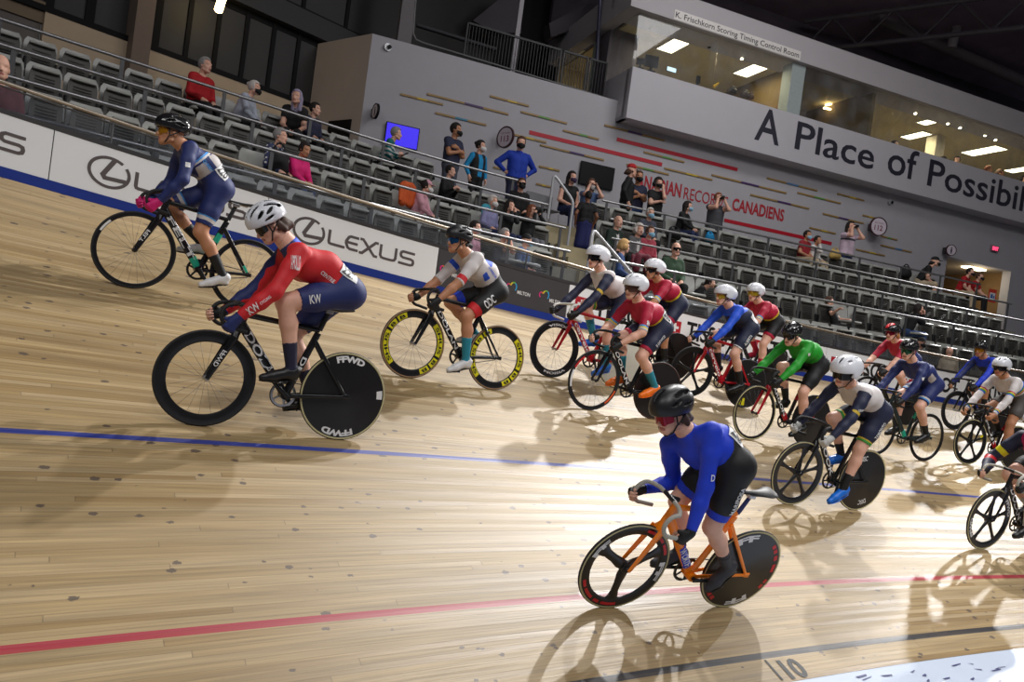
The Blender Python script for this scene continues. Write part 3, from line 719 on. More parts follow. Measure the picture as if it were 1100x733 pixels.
curt = flat('curtain_cream', 226, 196, 120, .8); m = MB(); a0 = wall_px(834, 105, -.6)[0]; a1 = wall_px(850, 105, -.6)[0]
rr = [(a0+(a1-a0)*i/40, .05*math.sin(i*1.1)) for i in range(41)]
m.strip(np.array([wall(a, ZH-.4, -.6+o) for a, o in rr]), np.array([wall(a, ZL-.02, -.6+o) for a, o in rr])); m.strip(np.array([wall(a, ZL-.02, -.62+o) for a, o in rr]), np.array([wall(a, ZH-.4, -.62+o) for a, o in rr]))
tag(m.build('curtain', curt), 'cream pleated curtain in the control room beside the pale pier', 'curtain')
w4 = flat('white_post', 224, 214, 190, .8); a0 = wall_px(1006, 150, -1.2)[0]; a1 = wall_px(1016, 150, -1.2)[0]
m = MB(); wbox(m, a0, a1, ZH-1, ZL+.1, -1.6, -1.2); structure(m.build('wall_control_room_column', w4, smooth=False))
gp = [FA, wall_px(770, 70, OF)[0], ca0, wall_px(945, 103, OF)[0], wall_px(1010, 140, OF)[0], 11.5, 14.5, ER]
for i in range(len(gp)-1):
    m = MB(); wbox(m, gp[i]+.01, gp[i+1]-.01, ZH, ZL, OF-.08, OF-.065); structure(m.build('window_%d' % (i+1), room_pane, smooth=False))
m = MB(); wbox(m, FA+.01, FA+.025, ZH, ZL, -1.6, OF-.1); structure(m.build('window_8', room_pane, smooth=False))
m = MB(); wbox(m, FA, FA+.3, ZH, ZL, -2.0, -1.4); structure(m.build('wall_control_room_side', flat('pier_green_grey', 150, 162, 152, .7), smooth=False))
# lights and spots inside
lit = mat('panel_light', (1.0, .88, .58), .5, emit=4.5, vary=0); litw = mat('tube_light', (1.0, .78, .38), .5, emit=7.0, vary=0)
def ceil_panel(u, v, la, lo, lab, name='ceiling_light'):
    P = at_z(u, v, ZL+.05); t = thing(name, lab, 'ceiling light', 'lit panels in the control room')
    m = MB(); m.box(P+np.array([0, 0, -.006]), (la, lo, .012), WR); m.build('diffuser', lit, t, smooth=False)
    m = MB(); R = WR
    for q in (-1, 1): m.box(P+WT*q*(la/2+.02), (.04, lo+.08, .03), R); m.box(P+WN*q*(lo/2+.02), (la, .04, .03), R)
    m.build('frame', white_metal, t, smooth=False)
    return P
pl = [ceil_panel(725, 48, .50, 1.1, 'leftmost glowing ceiling panel in the control room, above the dark screens'),
      ceil_panel(808, 75, .50, 1.1, 'glowing ceiling panel in the control room just left of the curtain'),
      ceil_panel(1057, 162, .62, 1.3, 'long glowing ceiling panel in the room at right, above the seated people'),
      ceil_panel(984, 145.5, .45, .9, 'small glowing ceiling panel left of the pale column'),
      ceil_panel(1001, 130, .40, .8, 'glowing ceiling panel right behind the track spotlights'),
      ceil_panel(1097, 182, .5, 1.0, 'glowing ceiling panel at the right edge of the photo')]
for i, (P, Q, lab) in enumerate((((887, 113), (918, 106), 'upper bright tube lamp in the dark brown room'), ((885, 116), (909, 121), 'lower bright tube lamp in the dark brown room'))):
    a = wpt(*P, -1.4); b = wpt(*Q, -1.4); m = MB(); t = thing('tube_lamp', lab, 'lamp')
    m.tube([a, b], .035, 8); m.build('tube', litw, t); m = MB(); m.tube([(a+b)/2, (a+b)/2+np.array([0, 0, ZL-(a[2]+b[2])/2+.05])], .01, 6); m.build('hanger', dark_metal, t)
warm_on = mat('spot_face_on', (1, .85, .55), .5, emit=10, vary=0)
spots = [(698.5, 27.5, 0), (731.5, 36, 0), (762, 49, 0), (797, 61.5, 1), (824.5, 66.5, 0), (849, 76, 0), (963, 112, 0), (983, 120.5, 1), (1002, 124, 0), (1018, 131.5, 1), (1031, 136, 1), (1047, 138.5, 0), (1058, 144, 1), (1069, 149, 1), (1086, 151, 0)]
for i, (u, v, on) in enumerate(spots):
    P = at_z(u, v-3, ZL+.04) if False else wpt(u, v, -.15)
    t = thing('track_spotlight', '%s small ceiling spotlight behind the control room glass' % ('lit' if on else 'dark'), 'spotlight', 'ceiling spotlights, %s' % ('lit' if on else 'unlit'))
    m = MB(); D = unit(np.array([-.25, -.35, -.9])); m.tube([P-D*.07, P-D*.06, P+D*.06], [.03, .05, .055], 10); m.build('head', dark_metal, t)
    m = MB(); m.tube([P+D*.061, P+D*.066], .045, 10); m.build('lens', warm_on if on else black_frame, t)
    m = MB(); m.tube([P-D*.05, np.array([P[0], P[1], ZL+.06])], .012, 6); m.build('stem', dark_metal, t)
def room_light(u, v, e, col=(1, .85, .55), size=.9):
    l = bpy.data.lights.new('room_light', 'AREA'); l.energy = e; l.color = col; l.size = size
    o = place('room_light', l); P = at_z(u, v, ZL-.12) if not isinstance(u, tuple) else np.array(u); o.location = P; return o
for (u, v, e) in ((725, 48, 22), (808, 75, 20), (1057, 162, 32), (1001, 130, 18), (985, 146, 14)): room_light(u, v, e)
l = bpy.data.lights.new('tube_glow', 'POINT'); l.energy = 9; l.color = (1, .75, .38); l.shadow_soft_size = .2; o = place('tube_glow', l); o.location = wpt(903, 116, -1.1)

# things on the control room counter
def monitor(P, w, h, yaw, name, lab, screen, cat='monitor', stand_=True, group=None):
    t = thing(name, lab, cat, group, mtx(P, (math.cos(yaw), math.sin(yaw), 0), (-math.sin(yaw), math.cos(yaw), 0), (0, 0, 1)))
    m = MB(); m.rbox((0, 0, 0), (w, h, .04), .01, np.array([[1, 0, 0], [0, 0, 1], [0, -1, 0]]).T); m.build('case', black_frame, t)
    m = MB(); m.box((0, -.022, 0), (w*.95, .004, h*.92)); m.build('screen', screen, t, smooth=False)
    if stand_:
        m = MB(); m.box((0, .02, -h*.5-.06), (.06, .04, .14)); m.rbox((0, .03, -h*.5-.13), (.24, .18, .02), .03); m.build('stand', black_frame, t)
    return t
scr_off = mat('screen_dark', (.004, .004, .005), .4, spec=.15); scr_blue = mat('screen_blue', (.045, .02, .9), .4, emit=.62, vary=0)
scr_blue.node_tree.nodes['Principled BSDF'].inputs['Base Color'].default_value = (.004, .004, .01, 1)
scr_cold = mat('screen_cold', (.6, .8, .95), .4, emit=.9, vary=0)
monitor(wpt(688, 66, 0), .22, .16, WANG+2.6, 'computer_monitor', 'bright pale computer screen at the left end of the control room', scr_cold)
monitor(wpt(700, 66, -.2), .38, .32, WANG+2.9, 'computer_monitor', 'black back of a computer screen beside the bright one', scr_off)
monitor(wpt(721, 75, 0), .30, .12, WANG, 'laptop_screen', 'pale tilted laptop screen on the control room sill', scr_cold, 'laptop', False)
monitor(wpt(750, 85.5, 0), .12, .2, WANG, 'computer_monitor', 'small black upright screen in the middle of the control room', scr_off)
m = MB(); P = wpt(770, 91, 0); m.aero(P+np.array([-.12, 0, -.1]), P+np.array([.06, 0, .06]), .10, .05, .06); tag(m.build('desk_lamp', flat('amber', 226, 180, 50, .5)), 'small yellow object on the control room sill', 'lamp')
for i, (u, v, w) in enumerate(((786, 98, .22), (800, 102, .2), (806, 104.5, .14), (838, 115.5, .16))):
    m = MB(); P = wpt(u, v, 0); m.rbox(P, (w, .2, .12), .03, WR); m.rbox(P+np.array([w*.1, 0, .09]), (w*.5, .12, .09), .02, WR)
    tag(m.build('desk_clutter', [flat('clutter_%d' % i, 40+20*i, 34+8*i, 34, .6)]), ['dark box of equipment', 'brown equipment case', 'grey box', 'black bag by the pier'][i]+' on the control room sill', 'box')

# lettering of the fascia and lip
def word(m, s, u0, v0, u1, v1, top_u, top_v, off, bold=0.0, mi=0, frac=1.0):
    """a word whose baseline runs from pixel (u0,v0) to (u1,v1) and whose capitals reach (top_u, top_v)"""
    a0, z0 = wall_px(u0, v0, off); a1, z1 = wall_px(u1, v1, off); zt = wall_px(top_u, top_v, off)[1]
    z = (z0+z1)/2
    V, F = text_geo(s, bold); w = V[:, 0].max()
    if frac != 1.0: a1 = a0+(a1-a0)/frac
    text_on(m, s, lambda x, y: wall(x, y, off), a0, a1, z, zt, bold=bold)
WORDS = []
_w = word
def word(m, *a, **k): q = MB(); _w(q, *a, **k); WORDS.append(q)
def lettering(m_, label):
    t = thing('wall_lettering', label, 'lettering')
    for q in WORDS: q.build('word', m_, t, smooth=False)
    WORDS.clear()
o = OF+.004
word(m, 'A', 810, 149.5, 836.5, 156, 829, 118.5, o, .012)
word(m, 'Place', 853, 161, 938, 180.5, 857, 130, o, .012)
word(m, 'of', 952, 187, 984, 192, 985, 163, o, .012)
PV, _ = text_geo('Possibil', .012); PW, _ = text_geo('Possibilities', .012)
word(m, 'Possibilities', 995.5, 199.5, 1098.5, 226, 1000, 171, o, .012, frac=PV[:, 0].max()/PW[:, 0].max())
lettering(ink_dark, 'large dark slogan lettering on the white front of the control room')
m = MB(); wbox(m, wall_px(724, 18, OF+.1)[0], wall_px(859.5, 62, OF+.1)[0], ZL+.02, ZL+.27, OF+.10, OF+.112); 
t = thing('name_plate', 'white strip with the scoring room name on the lip above the glass', 'sign'); m.build('plate', flat('plate_white', 214, 210, 206, .6), t, smooth=False)
m = MB(); a0 = wall_px(725.5, 19, OF+.113)[0]; a1 = wall_px(858, 62, OF+.113)[0]
text_on(m, 'K. Frischkorn Scoring Timing Control Room', lambda x, y: wall(x, y, OF+.114), a0, a1, ZL+.075, ZL+.22, bold=.01); m.build('lettering', ink_dark, t, smooth=False)

# red lettering, red stripes and coloured strips on the back wall
m = MB(); o = .012
word(m, 'CANADIAN', 676.5, 200, 731, 211.5, 731, 197.8, o, .028)
word(m, 'RECORDS', 734, 213.5, 781, 224, 738, 201.5, o, 0.0)
word(m, 'CANADIENS', 786, 225.5, 841.5, 237.5, 790, 213.5, o, .028)
lettering(flat('letter_red', 172, 30, 44, .6), 'red bilingual records heading lettered on the white wall')
stripe_red = flat('stripe_red', 176, 8, 36, .55)
for i, (u0, v0, u1, v1, w, lab) in enumerate(((568.5, 141.5, 711, 177.5, .10, 'upper left red stripe on the white wall, above the black screen'), (662.5, 149.5, 792, 182.5, .10, 'red stripe on the white wall just below the overhang'), (778, 236, 893, 262.5, .10, 'low red stripe on the white wall under the red lettering'))):
    a0, z0 = wall_px(u0, v0); a1, z1 = wall_px(u1, v1); z = (z0+z1)/2; m = MB(); wbox(m, a0, a1, z-w/2, z+w/2, 0, .012)
    tag(m.build('wall_stripe', stripe_red, smooth=False), lab, 'stripe')
oak = flat('strip_oak', 150, 120, 66, .5); scol = {'y': flat('strip_yellow', 190, 160, 40), 'p': flat('strip_purple', 70, 40, 96), 't': flat('strip_teal', 40, 120, 150), 'g': flat('strip_green', 90, 140, 60), 'b': flat('strip_blue', 80, 120, 160)}
strips = [(430.2, 101.1, 475.9, 112.5, 'y'), (458.9, 100.5, 546, 123.4, 'p'), (467.7, 121.3, 522.3, 134.5, 't'), (526.4, 103.2, 568, 114, 'y'), (559.5, 120, 609, 132.8, 'g'), (605, 140.4, 643.2, 149.4, 'g'), (551.8, 144.5, 586.7, 153.3, 'y'), (580.4, 155.4, 648.6, 172.4, 'p'), (649.4, 134.2, 713.5, 151.4, 'p'), (691.4, 163.6, 735, 174, 'g'), (673.2, 176.7, 718.2, 187.6, 'g'), (713.5, 180.5, 765, 193.6, 'y'), (764.5, 187.6, 844.5, 208, 'p'), (579, 178.6, 601, 183.5, 'y'), (576, 197.5, 592, 201, 'y'), (530, 179.5, 545, 183, 'g'), (823.9, 191.6, 877.7, 204.8, 'b'), (806, 209.3, 868.9, 224.3, 'p'), (856.6, 207.3, 903, 218.5, 'g'), (899.5, 208.4, 928.2, 215.5, 'y'), (883.9, 229.8, 927.5, 240, 'p'), (869.5, 244.8, 897.5, 251, 'y'), (926.8, 231.5, 943, 235.2, 'y'), (919.3, 268, 950, 274.8, 'y'), (946, 253.6, 963.6, 258, 'g'), (946, 263.5, 979, 271, 'b')]
for i, (u0, v0, u1, v1, c_) in enumerate(strips):
    a0, z0 = wall_px(u0, v0, .01); a1, z1 = wall_px(u1, v1, .01); z = (z0+z1)/2; f0, f1 = ((.45, .68) if i % 2 else (.38, .62)); m = MB(); w = .022
    wbox(m, a0, a0+(a1-a0)*f0, z-w, z+w, 0, .03, 0); wbox(m, a0+(a1-a0)*f0, a0+(a1-a0)*f1, z-w, z+w, 0, .03, 1); wbox(m, a0+(a1-a0)*f1, a1, z-w, z+w, 0, .03, 0)
    nm = {'y': 'yellow', 'p': 'purple', 't': 'teal', 'g': 'green', 'b': 'blue'}[c_]
    tag(m.build('wall_strip', [oak, scol[c_]], smooth=False), 'thin oak-coloured wall strip with a %s middle length on the white back wall' % nm, 'wall strip', 'oak strips with %s middle on the white wall' % nm)

# screens, round section signs, camera domes, exit sign, doorway
def tv(u, v, u1, v1, ub, vb, lab, screen):
    a0, z0 = wall_px(u, v, .06); a1, z1 = wall_px(u1, v1, .06); a2, z2 = wall_px(ub, vb, .06); w = a1-a0; h = z0-z2
    P = np.array(wall((a0+a1)/2, (z0+z1)/2-h/2, .06)); t = monitor(P, w, h, WANG, 'wall_television', lab, screen, 'television', False)
    m = MB(); m.box((0, .04, 0), (.2, .04, .2)); m.build('bracket', dark_metal, t, smooth=False)
tv(415.3, 130, 451, 138.8, 412.2, 154, 'wall television showing a plain bright blue screen', scr_blue)
tv(624.5, 172, 660.5, 181.5, 621, 196.5, 'black switched-off wall television behind the seated women', scr_off)
def disc_sign(u, v, r, off, txt, lab, yaw, rim=None):
    P = wpt(u, v, off); x = np.array([math.cos(yaw), math.sin(yaw), 0]); y = np.array([-math.sin(yaw), math.cos(yaw), 0])
    t = thing('round_sign', lab, 'sign', None, mtx(P, x, y, (0, 0, 1)))
    m = MB(); m.lathe([(0.001, -.02), (r*.9, -.02), (r*.9, .02), (.001, .02)], (0, 0, 0), 'y', 32, closed=False); m.build('face', flat('sign_lilac', 206, 196, 206, .6), t)
    m = MB(); m.lathe([(r*.88, -.028), (r, -.028), (r, .028), (r*.88, .028)], (0, 0, 0), 'y', 32); m.build('rim', rim or flat('sign_rim', 60, 24, 34, .5), t)
    m = MB()
    if txt:
        text_on(m, 'SECTION', lambda a, b: np.array([a, -.0215, b]), -r*.5, r*.5, r*.28, r*.45); text_on(m, txt, lambda a, b: np.array([a, -.0215, b]), -r*.48, r*.48, -r*.42, r*.12, bold=.02)
    else:
        m.lathe([(.001, -.003), (r*.14, -.003), (r*.14, 0), (.001, 0)], (0, -.021, r*.4), 'y', 12, closed=False); m.box((0, -.022, -r*.05), (r*.3, .004, r*.55)); m.box((-r*.08, -.022, -r*.45), (r*.1, .004, r*.4)); m.box((r*.08, -.022, -r*.45), (r*.1, .004, r*.4))
    m.build('lettering', flat('sign_plum', 120, 50, 70, .5) if txt else ink_dark, t, smooth=False)
    m = MB(); b = off-.0; d = unit(-WN); k = np.array([d@x, d@y, 0]); m.box(-k*(r+.03), (.10, .10, .2)); m.build('bracket', dark_metal, t, smooth=False)
disc_sign(543, 147.5, .27, .36, '113', 'round lilac section sign beside the man in the royal blue hoodie', WANG-1.08)
disc_sign(943.5, 243.5, .29, .36, '112', 'round lilac section sign right of the woman raising a camera', WANG-.20)
disc_sign(1021.5, 269, .18, .3, None, 'small round pictogram sign above the doorway', WANG-.25)
disc_sign(403.5, 119.5, .18, .25, None, 'narrow edge-on round sign near the corner of the white wall', WANG-1.35, black_frame)
for (u, v, lab) in ((417, 50.5, 'white dome camera high near the corner of the white wall'), (957, 217.5, 'white dome camera on the wall under the overhang')):
    P = wpt(u, v, .05); t = thing('dome_camera', lab, 'camera'); m = MB(); m.lathe([(.001, .0), (.09, 0), (.085, .05), (.05, .09), (.001, .10)], P, 'y', 16, closed=False); m.build('housing', white_metal, t)
    m = MB(); m.lathe([(.001, -.03), (.05, -.02), (.05, .0), (.001, .0)], P+np.array([.02, -.03, 0]), 'y', 12, closed=False); m.build('lens', scr_off, t)
P = wpt(1068.5, 267.3, .05); t = thing('exit_sign', 'glowing red exit sign on the wall above the doorway', 'sign', None, mtx(P, WT, WN, (0, 0, 1)))
m = MB(); m.rbox((0, 0, 0), (.36, .06, .19), .02); m.build('box', flat('exit_box', 150, 96, 116, .5), t); m = MB(); text_on(m, 'EXIT', lambda a, b: np.array([a, -.034, b]), -.14, .14, -.055, .055, bold=.03); m.build('lettering', mat('exit_glow', (1, .06, .16), .5, emit=1.6, vary=0), t, smooth=False)
m = MB(); wbox(m, ad0-.02, 16, ZF, zd+.6, -3.2, -3.1, 0); wbox(m, ad0-.12, ad0, ZF, zd, -3.2, -.3, 1); wbox(m, ad1+.3, ad1+.5, ZF, zd, -3.2, -.3, 0)
structure(m.build('wall_doorway', [flat('door_brown', 128, 100, 66, .8), flat('door_side', 176, 168, 168, .8)], smooth=False))
m = MB(); wbox(m, ad0-.1, ad1+.4, zd, zd+.05, -3.2, -.3); structure(m.build('ceiling_doorway', flat('door_ceiling', 168, 152, 130, .8), smooth=False))
P = wpt(1046, 288.5, -.7); m = MB(); m.rbox(P, (.9, .3, .06), .03, WR); tag(m.build('ceiling_light', lit), 'glowing flat ceiling light inside the doorway behind the people in red', 'ceiling light')
l = bpy.data.lights.new('doorway_light', 'POINT'); l.energy = 10; l.color = (1, .85, .6); l.shadow_soft_size = .2; o = place('doorway_light', l); o.location = P+np.array([0, -.1, -.25])
P = wpt(1066, 318, .9); t = thing('notice_board', 'white notice board with red border in front of the doorway', 'sign', None, mtx(P, WT, WN, (0, 0, 1)))
m = MB(); m.box((0, 0, 0), (.32, .03, .42)); m.build('frame', flat('notice_red', 214, 60, 40, .5), t, smooth=False); m = MB(); m.box((-.02, -.018, -.03), (.24, .006, .25)); m.build('sheet', ink_white, t, smooth=False)
m = MB(); m.box((-.06, -.023, -.02), (.10, .004, .13)); m.box((.04, -.023, -.04), (.05, .004, .09)); m.build('mark', flat('notice_blue', 60, 110, 180, .5), t, smooth=False)

# ------------------------------------------------------------------ roof
ZR = 15.0
m = MB(); m.box((6, 8, ZR+.1), (90, 70, .2)); structure(m.build('ceiling', roof_dark, smooth=False))
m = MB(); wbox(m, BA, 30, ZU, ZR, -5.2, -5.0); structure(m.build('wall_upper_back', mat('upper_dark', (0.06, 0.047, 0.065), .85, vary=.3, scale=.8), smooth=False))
def truss(p, q, lab):
    t = thing('roof_truss', lab, 'truss', 'grey roof trusses'); p = np.array(p, float); q = np.array(q, float); d = q-p; n = 14
    m = MB(); m.tube([p, q], .09, 8); m.tube([p+np.array([0, 0, 1.1]), q+np.array([0, 0, 1.1])], .09, 8); m.build('chord', truss_m, t)
    m = MB()
    for i in range(n):
        m.tube([p+d*i/n, p+d*(i+.5)/n+np.array([0, 0, 1.1])], .04, 6); m.tube([p+d*(i+.5)/n+np.array([0, 0, 1.1]), p+d*(i+1)/n], .04, 6)
    m.build('web', truss_m, t)
for x in (8, 14, 20, 26): truss((x-3, 14, 13.6), (x+6, -12, 13.6), 'grey steel roof truss crossing under the dark roof')
P0, P1 = wpt(1022, 52, -2), wpt(1036, -8, -2); m = MB(); m.tube([P0, P1], .16, 12); structure(m.build('trim_roof_post', mat('post_dim', (0.2, 0.18, 0.2), .7)))
P0, P1 = wpt(940, 18, -3), wpt(1110, 92, -3); m = MB(); m.aero(P0, P1, .45, .45, .4, side=(0, 0, 1)); structure(m.build('trim_roof_duct', mat('duct_dim', (0.12, 0.10, 0.11), .6)))

# ------------------------------------------------------------------ the arena lamps, and soft fill added to them
def spot(loc, at, e, ang=60, size=.15, col=(1, .985, .97), blend=.6):
    l = bpy.data.lights.new('arena_lamp', 'SPOT'); l.energy = e; l.color = col; l.spot_size = R_(ang); l.spot_blend = blend; l.shadow_soft_size = size
    o = place('arena_lamp', l); o.location = loc; o.rotation_euler = (Vector(at)-Vector(loc)).to_track_quat('-Z', 'Y').to_euler(); return o
def area(loc, at, e, sx, sy, col=(1, .985, .98)):  # invisible soft fill, added to brighten riders, stands and walls
    l = bpy.data.lights.new('arena_fill', 'AREA'); l.shape = 'RECTANGLE'; l.size = sx; l.size_y = sy; l.energy = e; l.color = col
    o = place('arena_fill', l); o.location = loc; o.rotation_euler = (Vector(at)-Vector(loc)).to_track_quat('-Z', 'Y').to_euler(); return o
spot((15.0, 6.6, 11.8), (5.2, 1.2, .6), 4500, 56, .15)
spot((9.6, 6.2, 12.0), (.8, 2.2, .9), 1600, 52, .15)
spot((29.5, 4.4, 11.8), (9.5, 1.2, .7), 4700, 46, .2)
spot((-1.5, -8.5, 13.0), (3.2, 2.0, .9), 1150, 52, 1.1)
spot((9.5, -9.0, 13.0), (9.5, 2.0, .9), 2000, 46, 1.1)
area((4, -4, 13.0), (4, 2, 0), 230, 8, 3)
area((14, -6, 13.0), (13, 3, 1), 300, 8, 3)
area((13, 4.5, 13.8), (15, 7.5, 3.5), 240, 7, 2.5)
area((9, -1, 13.5), (23, 8.5, 7), 60, 6, 3)
area((-8, -3, 12.5), (1, 3, 1), 230, 6, 3)
SC.world = bpy.data.worlds.new('hall'); SC.world.use_nodes = True
SC.world.node_tree.nodes['Background'].inputs[0].default_value = (.9, .92, 1, 1); SC.world.node_tree.nodes['Background'].inputs[1].default_value = .05

# ------------------------------------------------------------------ camera and view
cd = bpy.data.cameras.new('camera'); cd.sensor_fit = 'HORIZONTAL'; cd.sensor_width = 36; cd.lens = 36*CAM['f']/1100; cd.clip_end = 300
co = place('camera', cd); co.matrix_world = mtx(EYE, CR, CU, -CF); SC.camera = co
cd.dof.use_dof = False
SC.view_settings.view_transform = 'Standard'; SC.view_settings.look = 'None'; SC.view_settings.gamma = 1; SC.view_settings.use_curve_mapping = False
SC.view_settings.exposure = 0.62
SC.cycles.use_denoising = True
SC.cycles.max_bounces = 8; SC.cycles.transparent_max_bounces = 24
# ================================================================== BODIES: one continuous surface grown over a skeleton
class Field:
    def __init__(self, lo, hi, h):
        self.h = h; self.lo = np.array(lo, float); n = np.ceil((np.array(hi)-self.lo)/h).astype(int)+1
        self.D = np.full(tuple(n), 1.0, dtype=np.float32); self.n = n
    def _sl(self, lo, hi):
        a = np.maximum(((np.array(lo)-self.lo)/self.h).astype(int), 0); b = np.minimum(((np.array(hi)-self.lo)/self.h).astype(int)+2, self.n)
        if (b <= a).any(): return None, None
        ax = [self.lo[i]+np.arange(a[i], b[i])*self.h for i in range(3)]
        P = np.stack(np.meshgrid(*ax, indexing='ij'), -1)
        return tuple(slice(a[i], b[i]) for i in range(3)), P
    def put(self, pr):
        lo, hi = prim_box(pr); k = pr.get('k', .03); m = k+3*self.h
        sl, P = self._sl(lo-m, hi+m)
        if sl is None: return
        d = prim_dist(pr, P).astype(np.float32); e = self.D[sl]
        if pr.get('op') == 'sub':
            d = -d; h = np.clip(.5-.5*(e-d)/k, 0, 1) if k > 0 else 0
            self.D[sl] = np.maximum(e, d); return
        h = np.clip(.5+.5*(e-d)/k, 0, 1)
        self.D[sl] = e*(1-h)+d*h-k*h*(1-h)
    def grid(self):
        return np.stack(np.meshgrid(*[self.lo[i]+np.arange(self.n[i])*self.h for i in range(3)], indexing='ij'), -1)
def cap(a, b, ra, rb, lab='', k=.03): return dict(t='c', a=np.array(a, float), b=np.array(b, float), ra=ra, rb=rb, lab=lab, k=k)
def ell(c, r, lab='', k=.03, R=None, op=None): return dict(t='e', c=np.array(c, float), r=np.array(r, float), R=np.eye(3) if R is None else np.array(R, float), lab=lab, k=k, op=op)
def prim_box(p):
    if p['t'] == 'c':
        r = max(p['ra'], p['rb']); return np.minimum(p['a'], p['b'])-r, np.maximum(p['a'], p['b'])+r
    r = max(p['r']); return p['c']-r, p['c']+r
def prim_dist(p, P):
    if p['t'] == 'c':
        ab = p['b']-p['a']; L = max(ab@ab, 1e-9); q = P-p['a']; t = np.clip((q@ab)/L, 0, 1)
        return np.linalg.norm(q-t[..., None]*ab, axis=-1)-(p['ra']+(p['rb']-p['ra'])*t)
    q = (P-p['c'])@p['R']; k0 = np.linalg.norm(q/p['r'], axis=-1); k1 = np.linalg.norm(q/p['r']**2, axis=-1)
    return k0*(k0-1)/np.maximum(k1, 1e-6)
def prim_t(p, P):
    if p['t'] != 'c': return np.zeros(P.shape[:-1])
    ab = p['b']-p['a']; return np.clip(((P-p['a'])@ab)/max(ab@ab, 1e-9), 0, 1)
_E = [((0, 0, 0), (1, 0, 0)), ((0, 1, 0), (1, 1, 0)), ((0, 0, 1), (1, 0, 1)), ((0, 1, 1), (1, 1, 1)),
      ((0, 0, 0), (0, 1, 0)), ((1, 0, 0), (1, 1, 0)), ((0, 0, 1), (0, 1, 1)), ((1, 0, 1), (1, 1, 1)),
      ((0, 0, 0), (0, 0, 1)), ((1, 0, 0), (1, 0, 1)), ((0, 1, 0), (0, 1, 1)), ((1, 1, 0), (1, 1, 1))]
def surface(D, lo, h):
    """surface nets: verts, quads of the zero level"""
    S = D < 0; nx, ny, nz = D.shape
    c = np.zeros((nx-1, ny-1, nz-1), np.int8)
    for i in (0, 1):
        for j in (0, 1):
            for k in (0, 1): c += S[i:nx-1+i, j:ny-1+j, k:nz-1+k]
    I = np.argwhere((c > 0) & (c < 8))
    if len(I) == 0: return np.zeros((0, 3)), np.zeros((0, 4), int)
    acc = np.zeros((len(I), 3)); cnt = np.zeros(len(I))
    for a, b in _E:
        a = np.array(a); b = np.array(b); va = D[tuple((I+a).T)]; vb = D[tuple((I+b).T)]
        m = (va < 0) != (vb < 0); t = np.where(m, va/np.where(m, va-vb, 1), 0)
        acc += np.where(m[:, None], a+(b-a)*t[:, None], 0); cnt += m
    V = (I+acc/cnt[:, None])*h+lo
    idx = np.full(c.shape, -1, int); idx[tuple(I.T)] = np.arange(len(I)); Q = []
    for ax in range(3):
        o1, o2 = [(1, 2), (2, 0), (0, 1)][ax]
        sl0 = [slice(None)]*3; sl1 = [slice(None)]*3; sl0[ax] = slice(0, -1); sl1[ax] = slice(1, None)
        ch = S[tuple(sl0)] != S[tuple(sl1)]; E = np.argwhere(ch); ok = (E[:, o1] > 0) & (E[:, o2] > 0)
        n = np.array(c.shape); ok &= (E[:, o1] < n[o1]) & (E[:, o2] < n[o2]) & (E[:, ax] < n[ax]); E = E[ok]
        d1 = np.zeros(3, int); d1[o1] = 1; d2 = np.zeros(3, int); d2[o2] = 1
        q = np.stack([idx[tuple((E-d1-d2).T)], idx[tuple((E-d2).T)], idx[tuple(E.T)], idx[tuple((E-d1).T)]], 1)
        fl = S[tuple(E.T)]; q[~fl] = q[~fl][:, ::-1]; Q.append(q)
    Q = np.concatenate(Q); Q = Q[(Q >= 0).all(1)]
    return V, Q
def vnormals(V, Q):
    a = V[Q[:, 2]]-V[Q[:, 0]]; b = V[Q[:, 3]]-V[Q[:, 1]]; n = np.cross(a, b); N = np.zeros_like(V)
    for i in range(4): np.add.at(N, Q[:, i], n)
    return N/np.maximum(np.linalg.norm(N, axis=1, keepdims=True), 1e-9)
def grow(prims, h, fine=()):
    """one surface over all primitives; `fine` spheres (centre, radius, step) are meshed at a finer step in place"""
    bl = [prim_box(p) for p in prims if p.get('op') != 'sub']; lo = np.min([b[0] for b in bl], 0)-.05; hi = np.max([b[1] for b in bl], 0)+.05
    F = Field(lo, hi, h)
    for p in prims: F.put(p)
    D = F.D
    if fine:
        G_ = F.grid()
        D = D.copy()
        for c, r, hf in fine: D = np.maximum(D, (r-np.linalg.norm(G_-c, axis=-1)).astype(np.float32))
    V, Q = surface(D, F.lo, h); Vs, Qs = [V], [Q]; n = len(V)
    for c, r, hf in fine:
        f = Field(np.array(c)-r-.02, np.array(c)+r+.02, hf)
        for p in prims: f.put(p)
        d = np.maximum(f.D, (np.linalg.norm(f.grid()-c, axis=-1)-r-h*.6).astype(np.float32))
        v, q = surface(d, f.lo, hf); Vs.append(v); Qs.append(q+n); n += len(v)
    return np.concatenate(Vs), np.concatenate(Qs)
def nearest(prims, P):
    """index of the primitive each point lies on, and how far along it"""
    best = np.full(len(P), 1e9); bi = np.zeros(len(P), int); bt = np.zeros(len(P))
    for i, p in enumerate(prims):
        if p.get('op') == 'sub' or p.get('skip'): continue
        lo, hi = prim_box(p); m = ((P > lo-.12) & (P < hi+.12)).all(1)
        if not m.any(): continue
        d = prim_dist(p, P[m]); w = np.nonzero(m)[0]; g = d < best[w]; w = w[g]
        best[w] = d[g]; bi[w] = i; bt[w] = prim_t(p, P[w])
    return bi, bt
